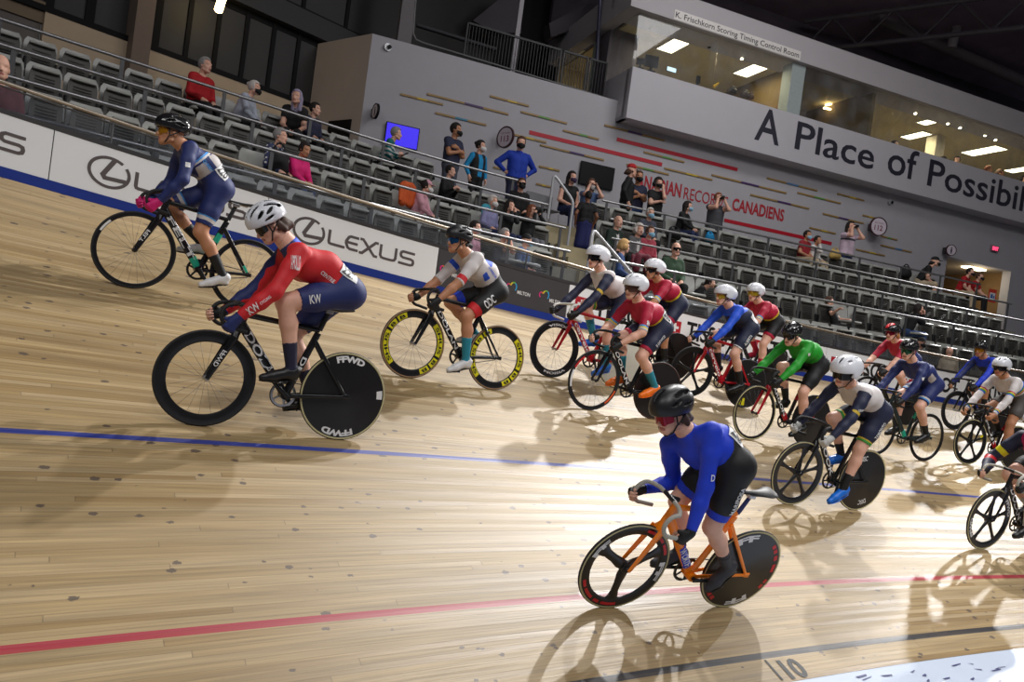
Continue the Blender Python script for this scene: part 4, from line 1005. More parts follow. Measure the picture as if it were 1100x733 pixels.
def shell(name, V, Q, N, sel, off, MI, mats, parent):
    """garment: the selected faces of the body lifted off the skin, hemmed"""
    q = Q[sel]
    if len(q) == 0: return None
    used = np.unique(q); mp = np.full(len(V), -1); mp[used] = np.arange(len(used)); q2 = mp[q]
    v = V[used]+N[used]*off
    # hem: edges used once get a strip back to the skin
    e = np.concatenate([q2[:, [0, 1]], q2[:, [1, 2]], q2[:, [2, 3]], q2[:, [3, 0]]]); fi = np.tile(np.arange(len(q2)), 4)
    key = np.sort(e, 1); _, inv, ct = np.unique(key, axis=0, return_inverse=True, return_counts=True); bd = ct[inv.ravel()] == 1
    mi = np.asarray(MI)[sel]; be = e[bd]; bf = fi[bd]; un = np.unique(be); m2 = {int(a): len(v)+i for i, a in enumerate(un)}
    vi = V[used][un]-N[used][un]*.003
    # even out the cut line
    nb = {int(a): [] for a in un}
    for a, b in be: nb[int(a)].append(int(b)); nb[int(b)].append(int(a))
    for _ in range(3):
        nv = {a: (v[a]+sum(v[b] for b in bs)/len(bs))/2 for a, bs in nb.items() if bs}
        for a, x in nv.items(): v[a] = x
    # even out colour boundaries too
    o_ = np.argsort(inv.ravel(), kind='stable'); iv = inv.ravel()[o_]; fo = fi[o_]; eo = e[o_]
    two = np.nonzero((iv[:-1] == iv[1:]))[0]; df = two[mi[fo[two]] != mi[fo[two+1]]]
    if len(df):
        nb = {}
        for a, b in eo[df]: nb.setdefault(int(a), []).append(int(b)); nb.setdefault(int(b), []).append(int(a))
        for _ in range(4):
            nv = {a: v[a]*.4+.6*sum(v[b] for b in bs)/len(bs) for a, bs in nb.items() if len(bs) > 1}
            for a, x in nv.items(): v[a] = x
    hem = [(int(b), int(a), m2[int(a)], m2[int(b)]) for a, b in be]
    return mesh_obj(name, np.concatenate([v, vi]), [tuple(map(int, r)) for r in q2]+hem, list(mi)+list(mi[bf]), mats, parent, True, 180)
def ik(a, c, l1, l2, pole):
    a = np.array(a, float); c = np.array(c, float); d = c-a; L = np.linalg.norm(d); s = (l1+l2)
    if L > s*.995: k = L/(s*.995); l1 *= k; l2 *= k
    x = (l1*l1-l2*l2+L*L)/(2*L); y = math.sqrt(max(0, l1*l1-x*x)); u = d/L; p = np.array(pole, float); p = unit(p-u*(p@u))
    return a+u*x+p*y
def rot_yp(yaw, pitch, roll=0.0):
    """columns: forward, left, up of a head turned by yaw (left +) and pitch (up +)"""
    f = np.array([math.cos(yaw)*math.cos(pitch), math.sin(yaw)*math.cos(pitch), math.sin(pitch)]); l = unit(np.cross([0, 0, 1], f)); u = np.cross(f, l)
    l2 = l*math.cos(roll)+u*math.sin(roll); u2 = u*math.cos(roll)-l*math.sin(roll)
    return np.stack([f, l2, u2], 1)
def head_prims(c, R, s=1.0):
    """skull, face, jaw, nose, ears in head space (x forward, y left, z up; c = middle of the skull)"""
    g = lambda x, y, z: np.array(c)+R@np.array([x, y, z])*s
    P = [ell(g(-.012, 0, .02), np.array([.098, .076, .098])*s, 'head', .02, R), ell(g(.030, 0, -.045), np.array([.066, .060, .070])*s, 'head', .02, R),
         cap(g(.060, .010, -.100), g(.060, -.010, -.100), .026*s, .026*s, 'head', .025), cap(g(.010, .050, -.078), g(.062, .012, -.100), .022*s, .022*s, 'head', .02), cap(g(.010, -.050, -.078), g(.062, -.012, -.100), .022*s, .022*s, 'head', .02),
         cap(g(.086, 0, -.008), g(.108, 0, -.042), .010*s, .0135*s, 'head', .012), ell(g(.100, 0, -.046), np.array([.012, .018, .009])*s, 'head', .01, R),
         cap(g(.070, .040, .020), g(.070, -.040, .020), .016*s, .016*s, 'head', .02),
         ell(g(.088, 0, -.074), np.array([.010, .024, .008])*s, 'lips', .008, R)]
    for q in (1, -1): P += [ell(g(-.012, q*.076, -.018), np.array([.018, .009, .030])*s, 'head', .008, R), ell(g(.050, q*.040, -.035), np.array([.024, .02, .022])*s, 'head', .02, R)]
    return P
def skin_mat(k): return [flat('skin_light', 228, 176, 152, .5, vary=.05, scale=30), flat('skin_tan', 190, 134, 100, .5, vary=.05, scale=30), flat('skin_brown', 140, 92, 66, .5, vary=.05, scale=30)][k]
lips_m = flat('lips', 176, 104, 96, .45)
def hand_prims(wr, fwd, palm_n, side, grip, lab, s=1.0):
    """palm and five fingers; fwd runs from the wrist to the knuckles, palm_n out of the palm; side +1 puts the thumb on cross(fwd, palm_n)"""
    f = unit(fwd); n = unit(np.array(palm_n)-f*(np.array(palm_n)@f)); t = np.cross(f, n)*side; wr = np.array(wr, float); P = []
    o = lambda a, b, c: wr+(f*a+t*b+n*c)*s
    P += [cap(o(.0, .0, 0), o(.045, .012, 0), .024*s, .022*s, lab, .02), cap(o(.025, -.018, 0), o(.082, -.026, 0), .017*s, .014*s, lab, .02), cap(o(.025, .014, 0), o(.088, .024, 0), .018*s, .014*s, lab, .02), cap(o(.03, 0, 0), o(.088, 0, 0), .018*s, .014*s, lab, .02)]
    for i, (b, L) in enumerate(((.030, .90), (.010, 1.0), (-.011, .93), (-.031, .74))):
        p0 = o(.086-abs(b)*.12, b, 0); a = 0; r = .0098*s
        for j, l in enumerate((.042, .026, .021)):
            a += grip*(1.0, 1.15, .8)[j]; d = f*math.cos(a)+n*math.sin(a); p1 = p0+d*l*L*s; P.append(cap(p0, p1, r, r*.92, lab if j == 0 else lab+'_tip', .006)); p0 = p1; r *= .93
    p0 = o(.020, .024, .006); d = unit(f*.62+t*.62+n*.3*min(1, grip+.2)); p1 = p0+d*.042*s; P.append(cap(p0, p1, .013*s, .0115*s, lab, .012))
    d = unit(f*.85+t*(.25-.45*min(grip, 1))+n*.5*grip); P.append(cap(p1, p1+d*.034*s, .011*s, .0095*s, lab+'_tip', .006))
    return P

# ------------------------------------------------------------------ helmets, eyewear, hair
def field_mesh(prims, h, clip=None, subs=()):
    bl = [prim_box(p) for p in prims]; lo = np.min([b[0] for b in bl], 0)-.02; hi = np.max([b[1] for b in bl], 0)+.02
    F = Field(lo, hi, h)
    for p in prims: F.put(p)
    D = F.D; Gd = F.grid()
    if clip is not None: D = np.maximum(D, clip(Gd).astype(np.float32))
    for p in subs: D = np.maximum(D, -prim_dist(p, Gd).astype(np.float32))
    return surface(D, F.lo, h)
_HC = {}
def helmet_geo(kind):
    if kind in _HC: return _HC[kind]
    h = .0065; outer = []
    if kind == 'road':
        outer = [ell((-.010, 0, .045), (.150, .108, .118), '', .02), ell((.035, 0, .050), (.107, .094, .096), '', .02)]
        clip = lambda P: np.maximum(-(P[..., 2]-(.012+.10*np.clip(-P[..., 0]-.02, 0, 1)*-.35+.10*np.clip(P[..., 0], 0, 1))), -prim_dist(ell((-.005, 0, .02), (.112, .084, .098)), P))
        subs = []
        for y, L in ((0, .085), (.036, .080), (-.036, .080)): subs.append(ell((.065, y*1.15, .140-abs(y)*.5), (.062, .013, .038), R=rot_yp(0, -.50)))
        for y in (.020, -.020, .056, -.056): subs.append(ell((-.065, y*1.1, .140-abs(y)*.55), (.062, .012, .034), R=rot_yp(0, .40)))
        for q in (1, -1):
            subs += [ell((.050, q*.080, .090), (.052, .020, .012), R=rot_yp(-q*.42, -.55)), ell((-.035, q*.094, .095), (.052, .018, .012), R=rot_yp(q*.10, -.35)), ell((-.110, q*.055, .085), (.03, .02, .014), R=rot_yp(q*.7, .2)), ell((.005, q*.098, .050), (.045, .016, .009), R=rot_yp(-q*.1, -.1))]
    elif kind == 'sprint':                          # smooth road shell with two or three slots
        outer = [ell((-.010, 0, .045), (.150, .107, .114), '', .02), ell((-.06, 0, .055), (.100, .090, .090), '', .03)]
        clip = lambda P: np.maximum(-(P[..., 2]-(.010+.10*np.clip(P[..., 0], 0, 1)-.02*np.clip(-P[..., 0]*8, 0, 1))), -prim_dist(ell((-.005, 0, .02), (.112, .084, .098)), P))
        subs = [ell((.075, 0, .134), (.05, .010, .03), R=rot_yp(0, -.5))]
        for q in (1, -1): subs += [ell((-.02, q*.070, .128), (.060, .009, .026), R=rot_yp(q*.10, .05)), ell((-.085, q*.062, .108), (.045, .010, .024), R=rot_yp(q*.35, .28)), ell((.03, q*.088, .085), (.045, .014, .008), R=rot_yp(-q*.38, -.25)), ell((-.05, q*.098, .062), (.05, .014, .008), R=rot_yp(q*.2, .08))]
    else:                                           # aero: long smooth shell that covers the ears
        outer = [ell((-.010, 0, .044), (.162, .116, .116), '', .03), ell((-.095, 0, .036), (.130, .088, .088), '', .05), ell((-.01, 0, -.005), (.106, .112, .076), '', .03)]
        clip = lambda P: np.maximum(-(P[..., 2]-np.where(P[..., 0] > .045, .030, -.030+.10*np.clip(P[..., 0]+.01, 0, .045)*10*.4)), -prim_dist(ell((-.005, 0, .015), (.112, .088, .104)), P))
        subs = [ell((.086, 0, .128), (.045, .008, .020), R=rot_yp(0, -.55))]+[ell((.045, q*.058, .132), (.036, .006, .02), R=rot_yp(-q*.3, -.3)) for q in (1, -1)]+[ell((-.07, q*.050, .135), (.05, .005, .016), R=rot_yp(q*.1, .15)) for q in (1, -1)]
    V, Q = field_mesh(outer, h, clip, subs)
    P = V[Q].mean(1); d = np.min([prim_dist(p, P) for p in outer], 0)
    mi = (d < -.009).astype(int)
    N = vnormals(V, Q); fn = np.cross(V[Q[:, 2]]-V[Q[:, 0]], V[Q[:, 3]]-V[Q[:, 1]]); cen = P-np.array([-.01, 0, .02]); inward = (fn*cen).sum(1) < 0
    mi[inward] = 1
    _HC[kind] = (V, Q, mi, P); return _HC[kind]
dark_in = mat('helmet_inside', (.006, .006, .006), .8)
strap_m = mat('strap_black', (.008, .008, .009), .7)
def add_helmet(parent, c, R, kind, col, accent=None, s=1.0, label=None):
    V, Q, mi, P = helmet_geo(kind); mi = mi.copy(); mats = [col, dark_in]
    if accent is not None:
        mats.append(accent[0]); mi[(mi == 0) & accent[1](P)] = 2
    o = mesh_obj('helmet', (V*s)@R.T+c, [tuple(map(int, q)) for q in Q], mi, mats, parent, True, 50)
    m = MB(); g = lambda x, y, z: np.array(c)+R@np.array([x, y, z])*s
    for q in (1, -1):
        m.tube([g(.035, q*.082, .02), g(.03, q*.080, -.045), g(.05, q*.055, -.098), g(.062, 0, -.128)], .0055, 6); m.tube([g(-.06, q*.080, .01), g(.0, q*.084, -.03), g(.03, q*.080, -.050)], .0055, 6)
    m.build('helmet_strap', strap_m, o)
    return o
def add_shades(parent, c, R, lens, kind='wrap', s=1.0):
    a = []
    big = kind == 'visor'
    z0, z1 = (-.045, .055) if big else (-.040, .018); w = 78 if big else 62; k = 1.0
    for i in range(19):
        t = R_(-w+2*w*i/18); e = abs(i-9)/9
        zz = (z0*(1-.35*e**3)+ (0 if big else .012*(1-abs(e-.45)*2)*-1 if e < .45 else 0)) if not big else z0*(1-.25*e*e)+(.014*max(0, 1-e*5))
        r = .112 if big else .104
        for z, q in ((zz, .985), ((z0+z1)/2, 1.0), (z1*(1-.3*e**2), .97)): a.append((r*q*math.cos(t), .088*q*math.sin(t)*(1.05 if big else .98), z))
    A = np.array(a)*s; B = A*np.array([.965, .965, 1]); n = 3; F = []
    for i in range(18):
        for j in range(2): F += [(i*n+j, (i+1)*n+j, (i+1)*n+j+1, i*n+j+1), (57+i*n+j+1, 57+(i+1)*n+j+1, 57+(i+1)*n+j, 57+i*n+j)]
        F += [(i*n+2, (i+1)*n+2, 57+(i+1)*n+2, 57+i*n+2), (57+i*n, 57+(i+1)*n, (i+1)*n, i*n)]
    o = mesh_obj('helmet_visor' if big else 'sunglasses', np.concatenate([A, B])@R.T+c, F, None, lens, parent, True, 60)
    if not big:
        m = MB(); g = lambda x, y, z: np.array(c)+R@np.array([x, y, z])*s
        for q in (1, -1): m.tube([g(.055, q*.078, .008), g(0, q*.083, .0), g(-.03, q*.080, -.006)], .003, 6)
        m.build('frame', strap_m, o)
    return o
def add_hair(parent, c, R, kind, m, s=1.0, helmet=False):
    g = lambda x, y, z: np.array(c)+R@np.array([x, y, z])*s
    pr = []
    if kind == 'bald': return
    if kind in ('short', 'bun', 'long', 'curly', 'tail', 'fringe'):
        k = 1.22 if kind == 'curly' else 1.08
        pr = [ell(g(-.016, 0, .026), np.array([.106, .084, .106])*s*k, '', .02, R)]
        if kind == 'curly': pr += [ell(g(-.02+.09*math.cos(a), .085*math.sin(a)*1.05, -.02), np.array([.045, .04, .055])*s, '', .02, R) for a in (1.2, 1.8, 2.5, 3.1, 3.8, 4.5, 5.1)]
        if kind == 'long': pr += [cap(g(-.05, q*.055, -.02), g(-.06, q*.060, -.20), .048*s, .036*s, '', .03) for q in (1, -1)]+[cap(g(-.08, 0, 0), g(-.085, 0, -.22), .05*s, .04*s, '', .03)]
        if kind == 'bun': pr += [ell(g(-.12, 0, .06), np.array([.04, .04, .04])*s, '', .015, R)]
        if kind == 'tail': pr += [cap(g(-.10, 0, .0), g(-.15, 0, -.10), .035*s, .02*s, '', .02)]
    if kind == 'nape': pr = [ell(g(-.082, 0, -.045), np.array([.060, .084, .062])*s, '', .02, R), cap(g(-.095, .03, -.07), g(-.13, .035, -.075), .036*s, .028*s, '', .02), cap(g(-.09, -.03, -.06), g(-.125, -.03, -.07), .036*s, .028*s, '', .02), cap(g(-.04, .07, -.02), g(-.06, .078, -.075), .024*s, .022*s, '', .015), cap(g(-.03, .074, -.03), g(-.02, .076, -.055), .014*s, .012*s, '', .015), cap(g(-.03, -.074, -.03), g(-.02, -.076, -.055), .014*s, .012*s, '', .015)]
    if kind == 'napetail': pr = [ell(g(-.07, 0, -.04), np.array([.045, .07, .04])*s, '', .02, R), cap(g(-.11, 0, -.03), g(-.17, .0, -.04), .032*s, .026*s, '', .02)]
    Rt = np.array(R); cc = np.array(c)
    def clip(P):
        L = (P-cc)@Rt/s; x, y, z = L[..., 0], L[..., 1], L[..., 2]
        face = np.minimum(x-.028-.0*z, .075-z*1.0+.0)      # in front of the hairline and below the brow
        low = (-.075 if kind == 'short' else -.055 if kind in ('bun', 'tail') else -.5)-z-.6*np.clip(-x-.02, 0, 1)*0
        side = np.where((kind == 'short'), np.minimum(.03-np.abs(x+.0)-.0, -.01-z), -1) if kind == 'short' else -1
        return np.maximum(np.maximum(face, low), side)*s
    V, Q = field_mesh(pr, .010, clip if kind not in ('nape', 'napetail') else None)
    return mesh_obj('hair', V, [tuple(map(int, q)) for q in Q], None, m, parent, True, 180)
# ================================================================== BICYCLES
tyre_black = mat('tyre_black', (.010, .010, .011), .65); side_cream = flat('tyre_cream', 196, 186, 140, .6); side_tan = flat('tyre_tan', 150, 118, 84, .6); side_brown = flat('tyre_brown', 70, 40, 32, .6)
carbon = mat('carbon_black', (.010, .010, .011), .28, vary=.1, scale=40); carbon_m = mat('carbon_matt', (.014, .014, .015), .5)
disc_m = mat('disc_carbon', (.013, .012, .012), .3, vary=.15, scale=9); disc_w = flat('disc_cream', 206, 204, 190, .4)
alloy = mat('alloy', (.5, .5, .52), .3, .9); spoke_m = mat('spoke_steel', (.22, .22, .23), .35, .8); tape_black = mat('bar_tape_black', (.012, .012, .013), .7); tape_white = flat('bar_tape_white', 216, 214, 206, .6); tape_grey = flat('bar_tape_grey', 176, 172, 160, .6)
orange_p = flat('frame_orange', 255, 136, 10, .32, vary=.02); red_p = flat('frame_red', 176, 14, 30, .28, vary=.02); black_p = mat('frame_black', (.010, .010, .011), .25); dk_teal = flat('frame_dark_teal', 30, 44, 46, .3)
yel = flat('decal_yellow', 224, 214, 20, .45, vary=.02); teal_a = flat('accent_teal', 30, 170, 140, .4); dec_red = flat('decal_red', 206, 30, 40, .45); dec_org = flat('decal_orange', 220, 90, 40, .45); wht = ink_white; blk = ink_black
RT = .335
_WD = {}
def arcfn(y, sgn=1): return lambda a, r: np.array([r*math.cos(a), y, r*math.sin(a)])
def wheel_data(kind, side=None, decals=()):
    """pieces of one wheel about its hub (axle along y): list of (name, mesh)"""
    key = (kind, side.name if side else '', tuple(map(str, decals)))
    if key in _WD: return _WD[key]
    out = []; m = MB()
    if kind == 'spoke': m.lathe([(.292, -.007), (.300, -.0105), (.318, -.0105), (.318, .0105), (.300, .0105), (.292, .007)], (0, 0, 0), 'y', 56); rim = carbon
    if kind == 'deep': m.lathe([(.252, -.004), (.266, -.010), (.300, -.0125), (.318, -.0105), (.318, .0105), (.300, .0125), (.266, .010), (.252, .004)], (0, 0, 0), 'y', 56); rim = carbon
    if kind in ('five', 'tri'):
        m.lathe([(.258, -.004), (.272, -.011), (.318, -.0115), (.318, .0115), (.272, .011), (.258, .004)], (0, 0, 0), 'y', 56); rim = carbon
        n = 5 if kind == 'five' else 3; w0, w1, we = (.052, .036, .11) if kind == 'five' else (.085, .062, .19)
        for i in range(n):
            a = 2*math.pi*(i+.25)/n; d = np.array([math.cos(a), 0, math.sin(a)]); e = np.array([-d[2], 0, d[0]]); rings = []
            for r, w, th in ((.015, w0*.8, .036), (.06, w0*.95, .030), (.13, w1, .022), (.20, w1*1.02, .019), (.245, w1*1.5, .018), (.272, we, .017)):
                rings.append(np.array([d*r+e*w/2*math.cos(q)+np.array([0, 1, 0])*th/2*math.sin(q) for q in np.linspace(0, 2*math.pi, 13)[:-1]]))
            m.loft(rings)
        m.lathe([(.001, -.030), (.036, -.026), (.036, .026), (.001, .030)], (0, 0, 0), 'y', 20, closed=False)
    if kind in ('disc', 'discw'):
        m.lathe([(.001, -.030), (.03, -.030), (.10, -.024), (.22, -.016), (.318, -.0105), (.318, .0105), (.22, .016), (.10, .024), (.03, .030), (.001, .030)], (0, 0, 0), 'y', 64, closed=False); rim = disc_m if kind == 'disc' else disc_w
    out.append(('rim', mesh_data('wheel', np.concatenate(m.v), m.f, m.m, rim, True, 35)))
    m = MB(); pr = [(.3255+.0115*math.cos(t), .0115*math.sin(t)) for t in np.linspace(0, 2*math.pi, 13)[:-1]]
    m.lathe(pr, (0, 0, 0), 'y', 64); V = np.concatenate(m.v)
    mi = [1 if (np.hypot(V[list(f)][:, 0], V[list(f)][:, 2]).mean() < .3285) else 0 for f in m.f]
    out.append(('tyre', mesh_data('tyre', V, m.f, mi, [tyre_black, side or tyre_black], True, 180)))
    if kind in ('spoke', 'deep'):
        m = MB(); ri = .293 if kind == 'spoke' else .254; n = 24 if kind == 'spoke' else 20
        for i in range(n):
            a = 2*math.pi*i/n; q = (1 if i % 2 else -1); b = a+q*.5*(1 if (i//2) % 2 else -1)
            m.tube([(.017*math.cos(b), q*.030, .017*math.sin(b)), (ri*math.cos(a), q*.002, ri*math.sin(a))], .0011, 5)
        out.append(('spokes', mesh_data('spokes', np.concatenate(m.v), m.f, m.m, spoke_m, True, 180)))
    m = MB(); m.lathe([(.001, -.052), (.010, -.052), (.012, -.046), (.019, -.036), (.013, -.02), (.013, .02), (.019, .036), (.012, .046), (.010, .052), (.001, .052)], (0, 0, 0), 'y', 16, closed=False)
    out.append(('hub', mesh_data('hub', np.concatenate(m.v), m.f, m.m, alloy if kind in ('deep',) else carbon_m, True, 40)))
    for i, (txt, a0, a1, r0, r1, mt, bold) in enumerate(decals):
        m = MB()
        yo = .0135 if kind in ('deep',) else .012
        def surf(a, r, ex=.0015):
            if kind in ('disc', 'discw'): y = np.interp(r, [.03, .10, .22, .318], [.030, .024, .016, .0105])
            elif kind == 'deep': y = np.interp(r, [.252, .266, .300, .318], [.004, .010, .0125, .0105])
            elif kind == 'spoke': y = .0105
            else: y = np.interp(r, [.258, .272, .318], [.006, .011, .0115])
            return np.array([r*math.cos(R_(a)), y+ex, r*math.sin(R_(a))])
        if txt == '#':
            n = max(2, int(abs(a1-a0)/4)+1); aa = np.linspace(a0, a1, n); rq = np.linspace(r1, r0, 6); [m.strip(np.array([surf(a, rq[z]) for a in aa]), np.array([surf(a, rq[z+1]) for a in aa])) for z in range(5)]
        else:
            V, F = text_geo(txt, bold); w = V[:, 0].max()
            m.add(np.array([surf(a0+(a1-a0)*v[0]/w, r0+(r1-r0)*v[1], .003) for v in V]), F)
        out.append(('decal', mesh_data('decal', np.concatenate(m.v), m.f, m.m, mt, False)))
    _WD[key] = out; return out
def add_wheel(bike, name, x, spec, spin=0.0, steer=0.0, M=None):
    ds = wheel_data(*spec); w = None
    for nm, d in ds:
        o = place(name if w is None else nm, d, bike if w is None else w)
        if w is None: w = o; w.location = (x, 0, RT)
    return w
def bike_frame_matrix(F, R, lean):
    fx = F-R; wb = np.linalg.norm(fx); fx = fx/wb; h = unit(np.cross([0, 0, 1.0], fx)); u0 = np.cross(fx, h)
    up = math.cos(R_(lean))*u0+math.sin(R_(lean))*h; left = np.cross(up, fx)
    return mtx(R, fx, left, up), wb
BB = np.array([.43, 0, .285])
def hook(phi, y): return np.array([.91+.08*math.cos(R_(phi)), y, .795+.08*math.sin(R_(phi))])
BARW = .188
def make_bike(name, label, M, wb, c):
    t = thing('track_bicycle', label, 'bicycle', None, M); k = wb/.975
    X = lambda x, z, y=0.0: np.array([x*k, y, z])
    fm, am = c['frame'], c.get('accent', c['frame'])
    bb = X(.43, .285); hd0, hd1 = X(.790, .845), X(.832, .685); st = X(.268, .795)
    m = MB()
    m.aero(hd0, hd1, .052, .058, .040); m.aero(X(.812, .745), X(.440, .300), .070, .062, .040, .036); m.aero(X(.790, .815), st, .044, .036, .030, .024)
    m.aero(bb+np.array([0, 0, .0]), X(.275, .775), .060, .052, .032, .026); m.aero(X(.430, .285, -.045), X(.430, .285, .045), .085, .085, .060, side=(0, 0, 1))
    for q in (1, -1):
        m.aero(X(.415, .285, q*.026), X(0, RT, q*.062), .034, .024, .016, .012); m.aero(X(.292, .715, q*.018), X(.008, RT+.004, q*.062), .032, .022, .014, .011)
        m.rbox(X(0, RT, q*.062), (.05, .010, .036), .012, np.array([[1, 0, 0], [0, 1, 0], [0, 0, 1]]))
    fr = m.build('frame', fm, t, ang=60)
    if am is not fm:
        for A_, B_, dm in ((X(.505, .382), X(.448, .309), (.070, .066, .043, .040)), (X(.34, .565), X(.313, .65), (.0585, .056, .031, .029)), (X(.06, RT+.075, .055), X(.02, RT+.02, .061), (.028, .025, .018, .015))):
            m = MB(); m.aero(A_, B_, *dm); m.build('accent_band', am, fr, ang=60)
    m = MB(); fk = c.get('fork', fm)
    m.aero(X(.832, .69), X(.845, .640), .058, .060, .044, .10)
    for q in (1, -1): m.aero(X(.848, .650, q*.044), X(.975, RT, q*.054), .056, .030, .020, .013)
    m.build('fork', fk, t, ang=60)
    for nm, x, sp in (('front_wheel', .975, c['front']), ('rear_wheel', 0, c['rear'])): add_wheel(t, nm, x*k, sp)
    # bars and stem
    tape = c.get('tape', tape_black); bx = k-1
    off = np.array([.975*bx*.85, 0, 0])
    m = MB(); L = [(.868, -.06, .888), (.870, .06, .888)]
    m.tube([np.array(p)+off for p in L], .0155, 10); m.aero(np.array([.788, 0, .868])+off, np.array([.866, 0, .888])+off, .036, .034, .032); 
    hb = m.build('handlebar', c.get('stem', carbon_m), t, ang=60)
    for q in (1, -1):
        P = [(.870, q*.055, .888), (.874, q*.11, .887), (.888, q*.155, .882)]+[tuple(hook(a, q*BARW)) for a in range(88, -100, -14)]+[(.86, q*BARW, .708), (.805, q*BARW, .700)]
        m = MB(); m.tube([np.array(p)+off for p in P], .0145, 10); m.build('bar_drop', tape, hb)
    m = MB(); sp = X(.225, .945); m.aero(st, sp, .040, .036, .024, .022); m.build('seat_post', c.get('post', carbon_m), t, ang=60)
    m = MB(); rings = []
    for x, w, z, th in ((.045, .040, .995, .018), (.055, .066, 1.000, .028), (.10, .068, .992, .030), (.16, .040, .983, .030), (.24, .021, .980, .028), (.31, .019, .978, .024), (.325, .010, .974, .014)):
        rings.append(np.array([X(x, z-th*.5, 0)+np.array([0, w*math.cos(q), th*.5*math.sin(q)*(1.1 if math.sin(q) > 0 else .9)]) for q in np.linspace(0, 2*math.pi, 13)[:-1]]))
    m.loft(rings); sd = m.build('saddle', c.get('saddle', mat('saddle_black', (.012, .012, .013), .5)), t, ang=60)
    m = MB()
    for q in (1, -1): m.tube([X(.09, .975, q*.022), X(.14, .958, q*.022), X(.24, .955, q*.022), X(.29, .966, q*.012)], .004, 6)
    m.rbox(sp, (.06, .05, .03), .01); m.build('saddle_rails', alloy, sd)
    # drive side
    ca = c['crank']; crank = mat('crank_dark', (.02, .02, .022), .35, .4)
    m = MB(); m.lathe([(.090, -.003), (.096, -.0015), (.096, .0015), (.090, .003), (.076, .003), (.076, -.003)], bb+np.array([0, -.048, 0]), 'y', 40)
    for i in range(5):
        a = R_(ca+i*72); d = np.array([math.cos(a), 0, math.sin(a)]); m.aero(bb+np.array([0, -.050, 0]), bb+np.array([0, -.049, 0])+d*.08, .022, .016, .008)
    m.build('chainring', c.get('ring', crank), t, ang=50)
    m = MB()
    for q in (1, -1):
        a = R_(ca if q > 0 else ca+180); d = np.array([math.cos(a), 0, math.sin(a)]); p0 = bb+np.array([0, q*.068, 0]); p1 = p0+d*.165+np.array([0, q*.008, 0]); m.aero(p0-d*.012, p1+d*.01, .034, .024, .014)
    m.tube([bb+np.array([0, -.07, 0]), bb+np.array([0, .07, 0])], .015, 12); m.build('crank_arms', crank, t, ang=50)
    for q in (1, -1):
        a = R_(ca if q > 0 else ca+180); p = bb+np.array([math.cos(a)*.165, q*.105, math.sin(a)*.165]); m = MB(); m.tube([p+np.array([0, -q*.03, 0]), p+np.array([0, q*.03, 0])], .008, 8); m.rbox(p+np.array([0, q*.005, 0]), (.085, .055, .016), .02); m.build('pedal', crank, t, ang=50)
    m = MB(); r0, r1 = .094, .030; rh = X(0, RT); pts = []
    for a in range(-90, 91, 15): pts.append(bb+np.array([r0*math.cos(R_(a)), -.048, r0*math.sin(R_(a))]))
    for a in range(90, 271, 20): pts.append(rh+np.array([r1*math.cos(R_(a)), -.048, r1*math.sin(R_(a))]))
    m.tube(pts, .0045, 6, closed=True); m.build('chain', mat('chain', (.06, .058, .055), .4, .7), t)
    # lettering on the near side of the frame
    for s_, A, B, h, mt, wd in c.get('text', ()):
        A = X(*A); B = X(*B); d = unit(B-A); up = np.array([d[2], 0, -d[0]])*-1 if d[0] < 0 else np.array([-d[2], 0, d[0]])
        up = np.array([d[2], 0, -d[0]]); up = up if up[2] > 0 or abs(up[2]) < .3 and up[0] < 0 else -up
        L = np.linalg.norm(B-A); m = MB()
        text_on(m, s_, lambda x, y: A+d*x+up*y+np.array([0, (wd-.0015)*math.sqrt(max(.2, 1-(y/.036)**2))+.0025, 0]), 0, L, -h/2, h/2, bold=.02)
        m.build('lettering', mt, fr, smooth=False)
    return t
